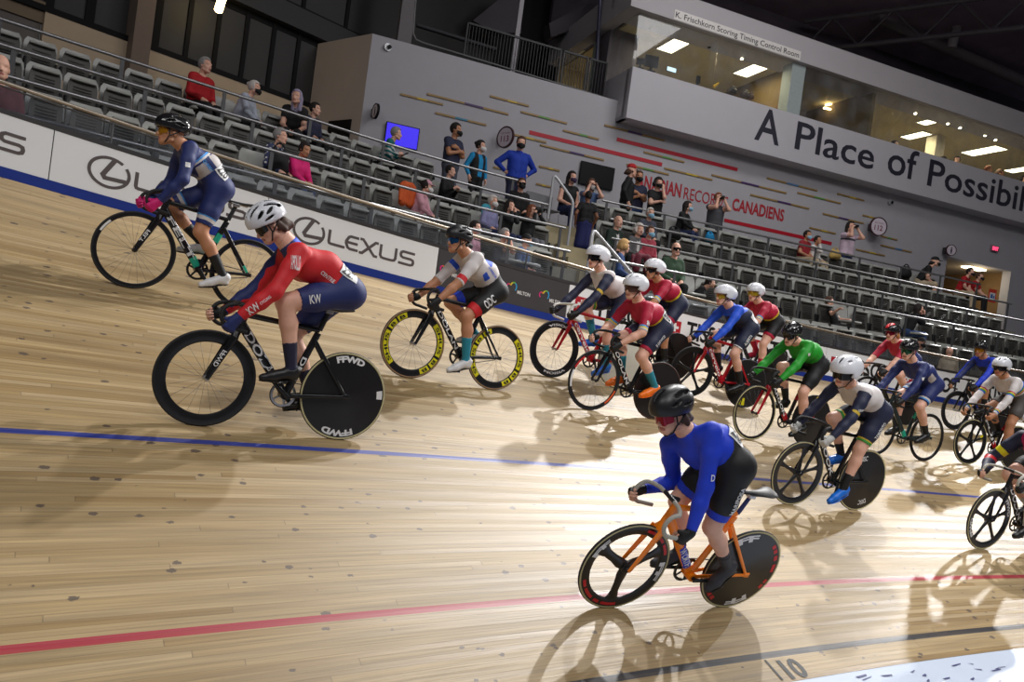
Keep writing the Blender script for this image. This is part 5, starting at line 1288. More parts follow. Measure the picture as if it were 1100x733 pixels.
# ================================================================== RIDERS
def rider_prims(p):
    hx, hz = p['hip']; (slx, sly, slz), (srx, sry, srz) = p['shL'], p['shR']; s = p.get('s', 1.0); hy = p.get('hy', 0.0)
    hipc = np.array([hx, hy, hz]); shm = (np.array(p['shL'])+np.array(p['shR']))/2; ax = unit(shm-hipc); lat = unit(np.array(p['shL'])-np.array(p['shR'])); dors = unit(np.cross(ax, lat)); dors = dors if dors[2] > 0 else -dors
    W = lambda o, l, d=0: o+lat*l+dors*d
    lp = np.array([0, 1.0, 0]); P = []
    chest = shm-ax*.13-dors*.015; mid = hipc*.5+shm*.5+dors*.045
    for q in (1, -1):
        P += [cap(hipc+lp*q*.055+ax*.02, W(mid, q*.050, 0), .112*s, .100*s, 'hips', .05), cap(W(mid, q*.052, 0), W(chest, q*.066, 0), .100*s, .108*s, 'torso', .05)]
        P += [ell(hipc+lp*q*.066+np.array([-.022, 0, -.012]), (.108*s, .090*s, .098*s), 'hips', .05)]
        P += [cap(W(chest, q*.06, .01), W(shm, q*.11, .0), .085*s, .060*s, 'torso', .05)]
    hd = np.array(p['head']); R = p['R']; hc = hd-R@np.array([-.01, 0, .05])*1.0
    P += [cap(shm-ax*.03+dors*.01, hc+R@np.array([-.025, 0, -.05]), .072*s, .056*s, 'neck', .04)]
    P += head_prims(hc, R)
    J = {}
    for S, q in (('L', 1), ('R', -1)):
        sh = np.array(p['sh'+S]); phi = p.get('phi'+S, -50); y = q*BARW; hk = hook(phi, y)+np.array([p['boff'], 0, 0])
        rad = np.array([math.cos(R_(phi)), 0, math.sin(R_(phi))]); fw = unit(np.array(p.get('fw'+S, rad*.8+np.array([.35, 0, -.15]))))
        wr = hk-fw*.076+np.array([0, q*.026, 0.0])
        wr = np.array(p['wr'+S]) if 'wr'+S in p else wr
        l1, l2 = .315*s, .275*s
        el = ik(sh, wr, l1, l2, p.get('pole'+S, (-.5, q*.75, -.35)))
        P += [cap(sh+np.array([0, -q*.012, -.0]), sh*.6+el*.4, .060*s, .052*s, 'uarm'+S, .035), cap(sh*.6+el*.4, el, .052*s, .043*s, 'uarm'+S+'2', .03), cap(el, el*.62+wr*.38, .044*s, .045*s, 'farm'+S, .03), cap(el*.62+wr*.38, wr, .045*s, .028*s, 'farm'+S+'2', .02)]
        P += hand_prims(wr, fw, (0, -q, 0), -q, p.get('grip', 1.0), 'hand'+S, .98)
        a = R_(p['crank']+(0 if q > 0 else 180)); pd = BB*np.array([p['k'], 1, 1])+np.array([.165*math.cos(a), q*.105, .165*math.sin(a)])
        tp = R_(p.get('toe'+S, -18 if math.sin(a) < .3 else -8)); fd = np.array([math.cos(tp), 0, math.sin(tp)]); fu = np.array([-fd[2], 0, fd[0]])
        ball = pd+fu*.034; ank = ball-fd*.125+fu*.062; hj = hipc+lp*q*.088+np.array([.0, 0, -.01])
        kn = ik(hj, ank, .435*s, .430*s, (1, q*p.get('splay', .10), .25))
        P += [cap(hj, hj*.45+kn*.55, .098*s, .082*s, 'thigh'+S, .05), cap(hj*.45+kn*.55, kn, .082*s, .058*s, 'thigh'+S+'2', .035), cap(kn, kn*.68+ank*.32+np.array([-.012, 0, 0]), .055*s, .056*s, 'shank'+S, .03), cap(kn*.68+ank*.32+np.array([-.012, 0, 0]), ank, .056*s, .034*s, 'shank'+S+'2', .025)]
        P += [cap(ank-fu*.028-fd*.028, ball+fd*.0, .036, .036, 'foot'+S, .025), cap(ball-fu*.004, ball+fd*.070-fu*.010, .035, .024, 'foot'+S, .02), cap(ball-fd*.10+fu*.02, ball-fd*.135-fu*.006, .034, .030, 'foot'+S, .02)]
        J[S] = dict(sh=sh, el=el, wr=wr, kn=kn, ank=ank, hj=hj, fd=fd, fu=fu, ball=ball)
    return P, dict(hipc=hipc, shm=shm, ax=ax, lat=lat, dors=dors, hc=hc, J=J)
def make_rider(label, M, p):
    P, K = rider_prims(p); J = K['J']; h = p.get('h', .011)
    t = thing('person', label, 'person', None, M)
    V, Q = grow(P, h, [(K['hc']+p['R']@np.array([.02, 0, -.02]), .135, min(h*.6, .007)), (J['L']['wr']*.3+hook(p.get('phiL', -50), BARW)*.7+np.array([p['boff']*.7, 0, 0]), .085, .0055), (J['R']['wr']*.3+hook(p.get('phiR', -50), -BARW)*.7+np.array([p['boff']*.7, 0, 0]), .085, .0055)])
    N = vnormals(V, Q); C = V[Q].mean(1); FN = N[Q].mean(1); bi, bt = nearest(P, C); labs = np.array([q['lab'] for q in P])[bi]
    is_ = lambda *L: np.isin(labs, L)
    body = mesh_obj('body', V, [tuple(map(int, q)) for q in Q], np.where(labs == 'lips', 1, 0), [skin_mat(p.get('skin', 0)), lips_m], t, True, 180)
    sp = (C-K['hipc'])@K['ax']; lt = (C-K['hipc'])@K['lat']; do = (C-K['hipc'])@K['dors']; L_ = np.linalg.norm(K['shm']-K['hipc'])
    u = np.full(len(C), -1.0)                                       # run along the arm 0..1, or along the thigh
    arm = np.zeros(len(C), bool)
    for S in 'LR':
        for nm, a, b in (('uarm'+S, 0, .2), ('uarm'+S+'2', .2, .5), ('farm'+S, .5, .68), ('farm'+S+'2', .68, 1.0)):
            k = labs == nm; u[k] = a+(b-a)*bt[k]; arm |= k
    th = np.zeros(len(C), bool)
    for S in 'LR':
        for nm, a, b in (('thigh'+S, 0, .55), ('thigh'+S+'2', .55, 1.0)):
            k = labs == nm; u[k] = a+(b-a)*bt[k]; th |= k
    ctx = dict(C=C, N=FN, labs=labs, u=u, sp=sp, lt=lt, do=do, L=L_, arm=arm, th=th, K=K)
    sl = p.get('sleeve', .97); neckc = is_('neck') & (bt < .42)
    waist = p.get('waist', .13)
    trunk = is_('torso') | (is_('hips') & (sp > waist)) | neckc
    jersey = trunk | (arm & (u < sl)) | (th & (sp > waist+.02) & (u < .2))
    shorts = ~jersey & (is_('hips') | (th & (u < p.get('inseam', .74))))
    mi = np.zeros(len(C), int)
    if 'pattern' in p: mi = p['pattern'](ctx, mi)
    jo = shell('jersey', V, Q, N, jersey, .005, mi, p['jersey'], t)
    ms = np.zeros(len(C), int)
    if 'spattern' in p: ms = p['spattern'](ctx, ms)
    so = shell('shorts', V, Q, N, shorts, .006, ms, p['shorts'], t)
    if p.get('glove'):
        for S in 'LR':
            g = (labs == 'hand'+S) | ((labs == 'hand'+S+'_tip') if p.get('full_glove') else False) | ((labs == 'farm'+S+'2') & (u > .965))
            shell('glove', V, Q, N, g, .003, np.zeros(len(C), int), [p['gloveR'] if (S == 'R' and 'gloveR' in p) else p['glove']], t)
    for S in 'LR':
        k = labs == 'shank'+S+'2'; q = (k & (bt > p.get('sock', .45))) | ((labs == 'foot'+S))
        if p.get('sock_m'): shell('sock', V, Q, N, q, .002, np.zeros(len(C), int), [p['sock_m']], t)
        jj = J[S]; hgt = (C-jj['ball'])@jj['fu']; f = (labs == 'foot'+S) & (hgt < .052+.35*np.clip(-((C-jj['ball'])@jj['fd'])-.06, 0, .06))
        if p.get('overshoe'): f = (labs == 'foot'+S) | (k & (bt > .55))
        shm_ = p['shoe']; o = shell('shoe', V, Q, N, f, .006, (hgt < -.022).astype(int), [shm_, p.get('sole', blk)], t)
        m = MB(); q0 = jj['ball']; m.loft([np.array([q0+jj['fd']*x+np.array([0, w*math.cos(a), 0])+jj['fu']*(-.034+z*1.0+.006*math.sin(a)) for a in np.linspace(0, 2*math.pi, 11)[:-1]]) for x, w, z in ((-.165, .012, .006), (-.155, .028, .004), (-.08, .030, .002), (0, .042, 0), (.06, .034, .002), (.095, .012, .006))])
        m.build('sole', p.get('sole', blk), o, ang=60)
    add_helmet(t, K['hc'], p['R'], *p['helmet'])
    if p.get('shades'): add_shades(t, K['hc'], p['R'], *p['shades'])
    if p.get('hair'): add_hair(t, K['hc'], p['R'], p['hair'][0], p['hair'][1])
    bvh = None
    for s_, anchor, right, up_, size, hh, mt, bold in p.get('text', ()):
        if bvh is None: bvh = BVHTree.FromPolygons((V+N*.0065).tolist(), [tuple(map(int, q)) for q in Q])
        par = {'j': jo, 's': so}.get(anchor[0], jo); o = np.array(anchor[1](K), float); r = unit(np.array(right(K), float)); uu = np.array(up_(K), float); uu = unit(uu-r*(uu@r)); nn = np.cross(r, uu)
        def proj(x, y):
            q = o+r*x+uu*y; hit = bvh.ray_cast(Vector(q+nn*.25), Vector(-nn), .5)
            return (np.array(hit[0])+nn*.006) if hit[0] is not None else q
        m = MB()
        if s_[0] == '#':                                           # a plain patch, then its characters
            n = 7; G_ = np.array([[proj(-size/2+size*i/(n-1), -hh/2+hh*j/(n-1)) for i in range(n)] for j in range(n)]).reshape(-1, 3)
            m.add(G_, [(j*n+i, j*n+i+1, (j+1)*n+i+1, (j+1)*n+i) for i in range(n-1) for j in range(n-1)]); b_ = m.build('race_number', mt, par, ang=180)
            if len(s_) > 1:
                m = MB(); text_on(m, s_[1:], lambda x, y: proj(x, y)+nn*.003, -size*.42, size*.42, -hh*.36, hh*.36, bold=.03); m.build('lettering', blk, b_, smooth=False)
        else:
            text_on(m, s_, proj, -size/2, size/2, -hh/2, hh/2, bold=bold); m.build('lettering', mt, par, smooth=False)
    return t
# ------------------------------------------------------------------ the riders in the photograph
C_ = lambda n, r, g, b, ro=.6: flat(n, r, g, b, ro, vary=.05, scale=40)
navy = C_('lycra_navy', 28, 42, 100); navy2 = C_('lycra_deep_navy', 28, 34, 62); royal = C_('lycra_royal', 22, 60, 205); roy2 = C_('lycra_azure', 30, 84, 214); redj = C_('lycra_red', 206, 30, 38); crim = C_('lycra_crimson', 178, 18, 56); blackj = C_('lycra_black', 14, 14, 17); whitej = C_('lycra_white', 214, 208, 206); greyw = C_('lycra_pale_grey', 196, 190, 188); skyb = C_('lycra_sky', 70, 150, 220); greenj = C_('lycra_green', 24, 150, 34); yelb = C_('lycra_yellow', 222, 196, 40); pinkg = C_('glove_pink', 206, 20, 110); blackg = C_('glove_black', 15, 15, 16); greyg = C_('glove_grey', 190, 190, 186); tealsock = C_('sock_teal', 30, 130, 150); gold = C_('lycra_gold', 200, 170, 50); grn2 = C_('band_green', 60, 150, 60); magenta = C_('lycra_magenta', 176, 16, 90)
whsock = C_('sock_white', 210, 208, 204); bksock = C_('sock_black', 16, 16, 18); navsock = C_('sock_navy', 24, 26, 54)
wsh = flat('shoe_white', 214, 214, 214, .35); bsh = flat('shoe_black', 20, 20, 22, .4); osh = flat('shoe_orange', 240, 116, 20, .4); blsh = flat('shoe_blue', 20, 110, 214, .35); gsh = flat('overshoe_grey', 50, 50, 56, .6)
hw = flat('helmet_white', 214, 216, 222, .25, vary=.01); hk = mat('helmet_black', (.010, .010, .011), .16, coat=.4); hkm = mat('helmet_matt_black', (.014, .014, .016), .38)
len_or = mat('lens_amber', (.50, .22, .01), .08, .5); len_bl = mat('lens_blue', (.02, .10, .26), .06, .7); len_rd = mat('lens_ruby', (.24, .01, .03), .08, .6); len_dk = mat('lens_dark', (.012, .010, .010), .07, .3); len_br = mat('lens_brown', (.10, .045, .03), .1, .4); len_gr = mat('lens_green', (.02, .10, .05), .08, .6); len_cl = mat('lens_yellow', (.45, .30, .02), .1, .3)
brown_h = flat('hair_brown', 66, 44, 32, .7); dark_h = flat('hair_dark', 24, 18, 16, .7); blond_h = flat('hair_blond', 176, 120, 66, .7)
def band(ctx, mi, where, lo, hi, idx, var='u'):
    v = ctx[var]; mi[where & (v >= lo) & (v < hi)] = idx; return mi
# jersey patterns: indices into the rider's jersey materials
def pat_quebec(c, mi):                      # navy, pale panels on back and flank, sky and white rings round the shoulder yoke
    f = c['sp']/c['L']; tr = ~c['arm']
    mi[tr & (f > .70) & (f < .74)] = 1; mi[tr & (f > .66) & (f < .70)] = 2; mi[tr & (f <= .64) & (c['do'] > .075) ] = 3; mi[tr & (f < .62) & (f > .14) & (c['do'] < .025) & (c['do'] > -.08)] = 3
    return mi
def pat_red(c, mi):
    mi[c['arm'] & (c['N'][:, 2] > -.05) & (c['lt'] < 0) & (c['u'] < .9)] = 1
    mi[(c['labs'] == 'neck')] = 1; mi[c['arm'] & (c['u'] > .955)] = 1
    f = c['sp']/c['L']; mi[~c['arm'] & (f > .97) & (c['do'] > .06)] = 2
    return mi
def pat_odc(c, mi):
    a = c['arm']; mi[a & (c['u'] > .40) & (c['u'] < .50) & (c['lt'] > 0)] = 1
    f = c['sp']/c['L']; mi[~a & (f > .60) & (f < .80) & (c['do'] > .06) & (c['lt'] > .0)] = 2; mi[~a & (f > .42) & (f < .62) & (c['do'] < -.01) & (c['do'] > -.06)] = 2; mi[a & (c['u'] > .10) & (c['u'] < .18) & (c['lt'] < 0)] = 2
    return mi
def pat_lotto(c, mi):                       # white trunk, navy sleeves with gold flash
    a = c['arm']; mi[a & (c['u'] > .03)] = 1; mi[a & (c['u'] > .36) & (c['u'] < .41) & (c['N'][:, 1]*np.sign(c['lt']) > .1)] = 2; mi[a & (c['u'] > .93)] = 2 if False else 1
    return mi
def pat_crimson(c, mi):
    a = c['arm']; mi[a & (c['u'] > .44)] = 1; mi[a & (c['u'] > .41) & (c['u'] < .44)] = 2; mi[a & (c['u'] > .38) & (c['u'] < .41)] = 3
    f = c['sp']/c['L']; mi[~a & (f < .40)] = 2
    return mi
def pat_alberta(c, mi):
    f = c['sp']/c['L']; mi[~c['arm'] & (f < .80-1.6*np.clip(c['do'], -.05, .1))] = 1; return mi
def pat_rainbow(c, mi):
    a = c['arm']
    for i, s0 in enumerate((.30, .325, .35, .375)): mi[a & (c['u'] > s0) & (c['u'] < s0+.025)] = i+1
    for i, s0 in enumerate((.84, .86, .88, .90)): mi[a & (c['u'] > s0) & (c['u'] < s0+.02)] = i+1
    f = c['sp']/c['L']
    for i, s0 in enumerate((.42, .47, .52, .57)): mi[~a & (f > s0) & (f < s0+.05)] = i+1
    return mi
def pat_r14(c, mi):
    f = c['sp']/c['L']; mi[~c['arm'] & (f < .85)] = 1; mi[c['arm'] & (c['N'][:, 1]*np.sign(c['lt']) < -.1)] = 2; return mi
def pat_r16(c, mi):
    a = c['arm']; mi[a & (c['lt'] < 0)] = 1; mi[a & (c['lt'] < 0) & (c['u'] > .50) & (c['u'] < .66)] = 2; mi[a & (c['lt'] < 0) & (c['u'] > .28) & (c['u'] < .36)] = 3; return mi
def hem(*seq):
    """bands on the shorts leg: (from, to, index) along the thigh"""
    def f(c, ms):
        for a, b, i in seq: ms[c['th'] & (c['u'] >= a) & (c['u'] < b)] = i
        return ms
    return f
jL = lambda K, n: K['J']['L'][n]
back_num = lambda txt, w=.15, hh=.11: ('#'+txt, ('j', lambda K: K['hipc']+K['ax']*.11+K['lat']*.085+K['dors']*.075), lambda K: -K['ax']*.75+K['dors']*-.1-K['lat']*.15, lambda K: K['dors']*.8-K['lat']*.35, w, hh, wht, 0)
thigh_txt = lambda s, w, hh, mt=wht, f=.45, up=.03: (s, ('s', lambda K: jL(K, 'hj')*(1-f)+jL(K, 'kn')*f+np.array([0, .05, 0])+np.cross([0, 1, 0], unit(jL(K, 'kn')-jL(K, 'hj')))*-up), lambda K: jL(K, 'hj')-jL(K, 'kn'), lambda K: np.cross([0, 1.0, 0], jL(K, 'hj')-jL(K, 'kn')), w, hh, mt, .02)
arm_txt = lambda s, w, hh, mt, f=.5: (s, ('j', lambda K: jL(K, 'el')*(1-f)+jL(K, 'wr')*f+np.array([0, .04, 0])), lambda K: jL(K, 'el')-jL(K, 'wr'), lambda K: np.cross([0, 1.0, 0], jL(K, 'el')-jL(K, 'wr')), w, hh, mt, .02)
side_txt = lambda s, w, hh, mt, f=.6, d=0.0: (s, ('j', lambda K: K['hipc']+(K['shm']-K['hipc'])*f+K['lat']*.12+K['dors']*d), lambda K: -K['ax'], lambda K: K['dors'], w, hh, mt, .02)
uarm_txt = lambda s, w, hh, mt, f=.45: (s, ('j', lambda K: jL(K, 'sh')*(1-f)+jL(K, 'el')*f+np.array([0, .05, 0])), lambda K: np.array([-1, 0, 0.1]), lambda K: jL(K, 'sh')-jL(K, 'el'), w, hh, mt, .02)
def quad(hip, sh, head, y=.178, **k):
    d = dict(hip=hip, shL=(sh[0], y, sh[1]), shR=(sh[0]+.01, -y, sh[1]), head=(head[0], 0.0, head[1])); d.update(k); return d
dt = lambda s, h=.04, mt=wht: (s, (.765, .690), (.495, .357), h, mt, .0215)
yd = [('#', a, b, .262, .309, yel, 0) for a, b in ((132, 196), (200, 220), (224, 244), (312, 376), (20-1, 40), (292-4, 308))]
ydt = [('SHUSBB', 136, 236, .270, .300, blk, .03), ('SHUSBB', 316, 416, .270, .300, blk, .03)]
yd = [('#', 132, 198, .260, .311, yel, 0), ('#', 203, 222, .260, .311, yel, 0), ('#', 226, 246, .260, .311, yel, 0), ('#', 312, 378, .260, .311, yel, 0), ('#', 383, 402, .260, .311, yel, 0), ('#', 406, 426, .260, .311, yel, 0)]
yt = [('SHUS', 138, 193, .270, .302, blk, .03), ('B', 207, 218, .270, .302, blk, .03), ('B', 230, 242, .270, .302, blk, .03), ('SHUS', 318, 373, .270, .302, blk, .03), ('B', 387, 398, .270, .302, blk, .03), ('B', 410, 422, .270, .302, blk, .03)]
fw_ = [('FFWD', 68, 114, .262, .306, wht, .05), ('FFWD', 246, 296, .262, .306, wht, .05), ('#', 165, 178, .262, .308, wht, 0)]
ff_f = [('FF', 15, 45, .268, .305, wht, .05), ('FF', 170, 200, .268, .305, wht, .05)]+[('#', a, a+s, .285, .306, dec_red, 0) for a, s in ((100, 22), (126, 10), (140, 18), (262, 24), (290, 10), (305, 20), (328, 12))]
ff_r = [('FF', 55, 92, .255, .305, wht, .05), ('FF', 235, 272, .255, .305, wht, .05)]+[('#', a, a+s, .272, .304, dec_red, 0) for a, s in ((130, 7), (140, 7), (152, 9), (168, 14), (195, 7), (205, 7), (300, 7), (310, 7))]
RIDERS = [
 # --- navy and white suit, leftmost
 dict(fc=(136, 309), lean=2, bl='black track bicycle with teal accents and thin spoked wheels, leftmost', rl='leftmost rider in navy and pale grey suit with pink gloves and shiny black helmet',
  bike=dict(frame=black_p, accent=teal_a, front=('spoke', tyre_black, (('#', 20, 42, .297, .314, wht, 0),)), rear=('spoke', tyre_black), crank=232, text=[dt('FELT', .042), ('FELT', (.905, .53), (.955, .42), .028, wht, .064)]),
  p=quad((.415, 1.055), (.735, 1.31), (.885, 1.475), R=(0.10, -.10), phiL=-62, phiR=-25, h=.009, jersey=[navy, skyb, whitej, greyw], pattern=pat_quebec, shorts=[navy, skyb, whitej], spattern=hem((.66, .69, 1), (.69, .76, 2)), glove=pinkg, full_glove=True, gloveR=pinkg, sock_m=bksock, sock=.30, shoe=wsh, sole=blk, helmet=('sprint', hk), shades=(len_or,), skin=1, inseam=.85, waist=.15,
   text=[back_num('220', .12, .13), side_txt('QUEBEC', .12, .028, skyb, .52, .02), ('#', ('j', lambda K: jL(K, 'sh')*.45+jL(K, 'el')*.55+np.array([0, .05, 0])), lambda K: np.array([-1, 0, .1]), lambda K: np.array([0, 0, 1]), .042, .042, wht, 0)])),
 # --- red and navy suit
 dict(fc=(211, 457.6), rc=(360, 472.2), lean=0, bl='black track bicycle with deep front rim and solid rear disc, under the red jersey', rl='rider in red jersey and navy shorts with white vented helmet, nearest at left',
  bike=dict(frame=black_p, front=('deep', tyre_black), rear=('disc', side_cream, tuple(fw_)), crank=38, ring=alloy, text=[dt('DOLAN', .052), ('DFA', (.34, .58), (.395, .40), .035, wht, .0175), ('FFWD', (.895, .545), (.945, .43), .030, wht, .064)]),
  p=quad((.145, 1.115), (.57, 1.315), (.805, 1.52), inseam=.80, R=(0.16, -.74), phiL=-78, phiR=-18, h=.009, s=1.10, jersey=[redj, navy, roy2], pattern=pat_red, shorts=[navy], glove=navy, gloveR=blackg, sock_m=navsock, sock=.42, shoe=bsh, sole=blk, helmet=('road', hw), shades=(len_dk,), hair=('nape', brown_h), skin=0,
   text=[arm_txt('KW', .085, .05, wht, .62), arm_txt('CYCLING', .085, .018, wht, .30), thigh_txt('KW', .08, .06, wht, .60, .0), back_num('227', .14, .10), uarm_txt('APOLLO', .07, .10, wht, .28), side_txt('CENTRE', .12, .026, wht, .45, -.02)])),
 # --- white jersey, black shorts with red hem
 dict(fc=(437, 406), rc=(527, 418.8), lean=0, bl='black track bicycle with yellow-marked deep rims and tan tyres', rl='rider in white short-sleeved jersey and black shorts with red hems, before the charcoal boards',
  bike=dict(frame=black_p, front=('deep', side_tan, tuple(yd+yt)), rear=('deep', side_tan, tuple(yd+yt)), crank=-62, text=[dt('DOLAN', .036)]),
  p=quad((.18, 1.0), (.51, 1.265), (.67, 1.465), R=(0.20, -.10), phiL=-70, phiR=-15, h=.010, sleeve=.51, jersey=[whitej, redj, roy2], pattern=pat_odc, shorts=[blackj, redj, royal], spattern=lambda c, ms: np.where(c['th'] & (c['u'] > .68), np.where(c['lt'] > 0, 1, 2), ms), inseam=.86, glove=blackg, sock_m=tealsock, sock=.25, shoe=wsh, sole=blk, helmet=('sprint', hkm), shades=(len_bl,), hair=('napetail', dark_h), skin=1,
   text=[thigh_txt('ODC', .14, .085, wht, .40, .0), side_txt('CORREDOR', .14, .022, roy2, .5, .04)])),
 # --- white and navy, white aero helmet, red frame
 dict(fc=(590, 405.2), lean=1, bl='red track bicycle with white bar tape and deep black front rim', rl='rider in white jersey with navy sleeves on red frame with white bar tape',
  bike=dict(frame=red_p, front=('deep', tyre_black, (('VISION', 60, 120, .272, .298, wht, .03), ('VISION', 230, 290, .272, .298, wht, .03))), rear=('discw', side_cream), crank=-112, tape=tape_white, stem=tape_white, text=[dt('cervelo', .042)]),
  p=quad((.16, 1.07), (.51, 1.305), (.635, 1.545), R=(0.22, -.12), phiL=-45, phiR=-10, h=.011, jersey=[whitej, navy2, gold], pattern=pat_lotto, shorts=[navy2, grn2, gold], spattern=hem((.74, .77, 2), (.77, .82, 1)), inseam=.82, glove=blackg, full_glove=True, sock_m=tealsock, sock=.15, shoe=blsh, sole=blsh, helmet=('aero', hw), shades=(len_dk, 'visor'), skin=0,
   text=[back_num('', .12, .12), thigh_txt('TORONTO', .16, .035, wht, .42, -.005)])),
 # --- crimson, orange shoes
 dict(fc=(631, 440.4), rc=(699, 450.2), lean=5, bl='black track bicycle with red-marked front rim, under the rider with orange shoes', rl='rider in crimson jersey with white helmet and orange shoes',
  bike=dict(frame=black_p, front=('spoke', tyre_black, (('#', 20, 50, .294, .316, dec_red, 0), ('#', -20, 15, .294, .316, wht, 0), ('#', 195, 230, .294, .316, dec_org, 0))), rear=('disc', side_brown), crank=188, text=[dt('DOLAN', .042)]),
  p=quad((.20, 1.06), (.53, 1.235), (.655, 1.465), R=(0.30, -.16), phiL=-60, phiR=-20, h=.011, sleeve=.48, jersey=[crim, greyw, yelb, skyb], pattern=pat_crimson, shorts=[navy2, crim], spattern=hem((.74, .9, 1)), inseam=.83, glove=blackg, sock_m=tealsock, sock=.25, shoe=osh, sole=osh, helmet=('aero', hw), shades=(len_br, 'visor'), skin=0,
   text=[back_num('246', .14, .12), thigh_txt('E-DEVICE', .16, .03, wht, .40, -.01), uarm_txt('&', .05, .05, wht, .6)])),
 # --- crimson, behind
 dict(head_px=(703.6, 276.4), t=5.05, lean=2, bl='black track bicycle almost hidden behind the rider with orange shoes', rl='rider in crimson jersey with dark glasses, before the man in green shirt',
  bike=dict(frame=black_p, front=('spoke', tyre_black), rear=('disc', tyre_black), crank=-120),
  p=quad((.17, 1.06), (.51, 1.26), (.66, 1.475), R=(0.18, -.12), h=.012, sleeve=.48, jersey=[crim, greyw, yelb, skyb], pattern=pat_crimson, shorts=[navy2, crim], spattern=hem((.62, .8, 1)), inseam=.72, glove=blackg, sock_m=bksock, shoe=bsh, helmet=('aero', hw), shades=(len_dk,), skin=1)),
 # --- azure and navy, red frame
 dict(fc=(737, 425.5), rc=(795, 437.8), lean=2, bl='red track bicycle with white lettering and black five-spoke front wheel', rl='rider in azure sleeves and navy suit with white helmet and red frame',
  bike=dict(frame=red_p, front=('five', tyre_black), rear=('disc', tyre_black, (('#', 262, 272, .20, .30, yel, 0), ('#', 276, 284, .20, .30, yel, 0))), crank=215, text=[dt('cervelo', .045)]),
  p=quad((.19, 1.09), (.50, 1.27), (.67, 1.465), R=(0.14, -.14), phiL=-60, phiR=-30, h=.011, jersey=[roy2, navy2], pattern=pat_alberta, shorts=[navy2, wht], spattern=hem((.77, .80, 1)), inseam=.82, glove=blackg, sock_m=bksock, sock=.35, shoe=bsh, helmet=('aero', hw), shades=(len_cl,), skin=0,
   text=[thigh_txt('ALBERTA', .17, .04, wht, .45, -.0), back_num('', .13, .12)])),
 # --- crimson at the fence
 dict(head_px=(811, 314.6), t=5.45, lean=1, bl='dark track bicycle with disc wheel beside the white boards, behind the azure rider', rl='rider in crimson jersey with amber visor, between the azure and green riders',
  bike=dict(frame=black_p, front=('spoke', tyre_black), rear=('disc', tyre_black), crank=-80),
  p=quad((.17, 1.06), (.51, 1.26), (.66, 1.475), R=(0.24, -.16), h=.012, sleeve=.48, jersey=[crim, greyw, yelb, skyb], pattern=pat_crimson, shorts=[blackj, crim], spattern=hem((.60, .8, 1)), inseam=.70, glove=blackg, sock_m=crim, sock=.3, shoe=crim, helmet=('aero', hw), shades=(len_cl, 'visor'), skin=0)),
 # --- green
 dict(fc=(804.5, 472.7), lean=3, bl='black and red track bicycle with thin cream-walled front tyre', rl='rider in green long-sleeved jersey and black shorts with black helmet',
  bike=dict(frame=black_p, fork=red_p, accent=red_p, front=('spoke', side_cream), rear=('disc', tyre_black), crank=-118, text=[dt('ARGON', .036)]),
  p=quad((.14, 1.06), (.49, 1.255), (.65, 1.40), R=(0.20, -.34), phiL=-60, phiR=-40, h=.011, jersey=[greenj], shorts=[blackj], inseam=.84, glove=blackg, full_glove=True, sock_m=bksock, sock=.45, shoe=bsh, helmet=('sprint', hk), shades=(len_dk,), skin=0,
   text=[('#', ('j', lambda K: jL(K, 'sh')*.6+jL(K, 'el')*.4+np.array([0, .05, 0])), lambda K: np.array([-1, 0, .1]), lambda K: np.array([0, 0, 1]), .035, .035, greyw, 0)])),
 # --- royal blue on the orange bicycle, out of the saddle
 dict(fc=(652, 652.5), rc=(776, 651.8), lean=20, bl='orange track bicycle with three-spoke front wheel and black rear disc, nearest at the bottom', rl='rider in royal blue jersey and black shorts out of the saddle on the orange bicycle',
  bike=dict(frame=orange_p, front=('tri', side_cream, tuple(ff_f)), rear=('disc', side_cream, tuple(ff_r)), crank=178, tape=tape_grey, post=navy, text=[('WORTH', (.60, .50), (.49, .365), .045, wht, .024)], panel=True),
  p=dict(hip=(.555, 1.20), hy=.0, shL=(.79, .0, 1.375), shR=(.845, -.27, 1.125), head=(1.0, -.22, 1.425), R=(0.30, -.34, .33), wrL=(.815, .20, .765), fwL=(.5, -.06, -.86), phiL=-90, phiR=-22, h=.009, jersey=[royal], shorts=[blackj, royal], spattern=hem((.70, .86, 1)), inseam=.82, glove=blackg, sock_m=gsh, shoe=gsh, overshoe=True, sole=blk, helmet=('sprint', hkm, None, 1.08), shades=(len_rd, 'wrap', 1.05), hair=('nape', brown_h), skin=0, toeL=-50, toeR=-14, poleL=(-.4, .3, -.5), poleR=(-.3, .1, -.8),
   text=[thigh_txt('MARIPOSA', .20, .034, wht, .42, -.010), back_num('26', .13, .15), uarm_txt('D', .03, .04, wht, .75)])),
 # --- white and navy with blue shoes, white aero helmet, right
 dict(fc=(847, 542.2), rc=(916, 548), lean=8, bl='black track bicycle with five-spoke front wheel, black disc and cream tyre walls', rl='rider in white and navy kit with large white aero helmet, grey gloves and blue shoes',
  bike=dict(frame=black_p, front=('five', side_cream), rear=('disc', side_cream, (('DISC', 60, 85, .22, .27, wht, .02), ('DISC', 240, 265, .22, .27, wht, .02))), crank=-84, text=[dt('LOOK', .042)]),
  p=quad((.12, 1.10), (.51, 1.275), (.68, 1.465), R=(0.26, -.24), phiL=-60, phiR=-40, h=.010, jersey=[whitej, navy2, gold], pattern=pat_lotto, shorts=[navy2, grn2, gold], spattern=hem((.75, .78, 2), (.78, .84, 1)), inseam=.84, glove=greyg, full_glove=True, sock_m=bksock, sock=.5, shoe=blsh, sole=blsh, helmet=('aero', hw, None, 1.16), shades=(len_dk, 'visor', 1.1), skin=0, toeL=-28,
   text=[thigh_txt('TORONTO', .19, .040, wht, .42, -.005), uarm_txt('LIZARD', .07, .02, wht, .62)])),
 # --- maple-leaf helmet
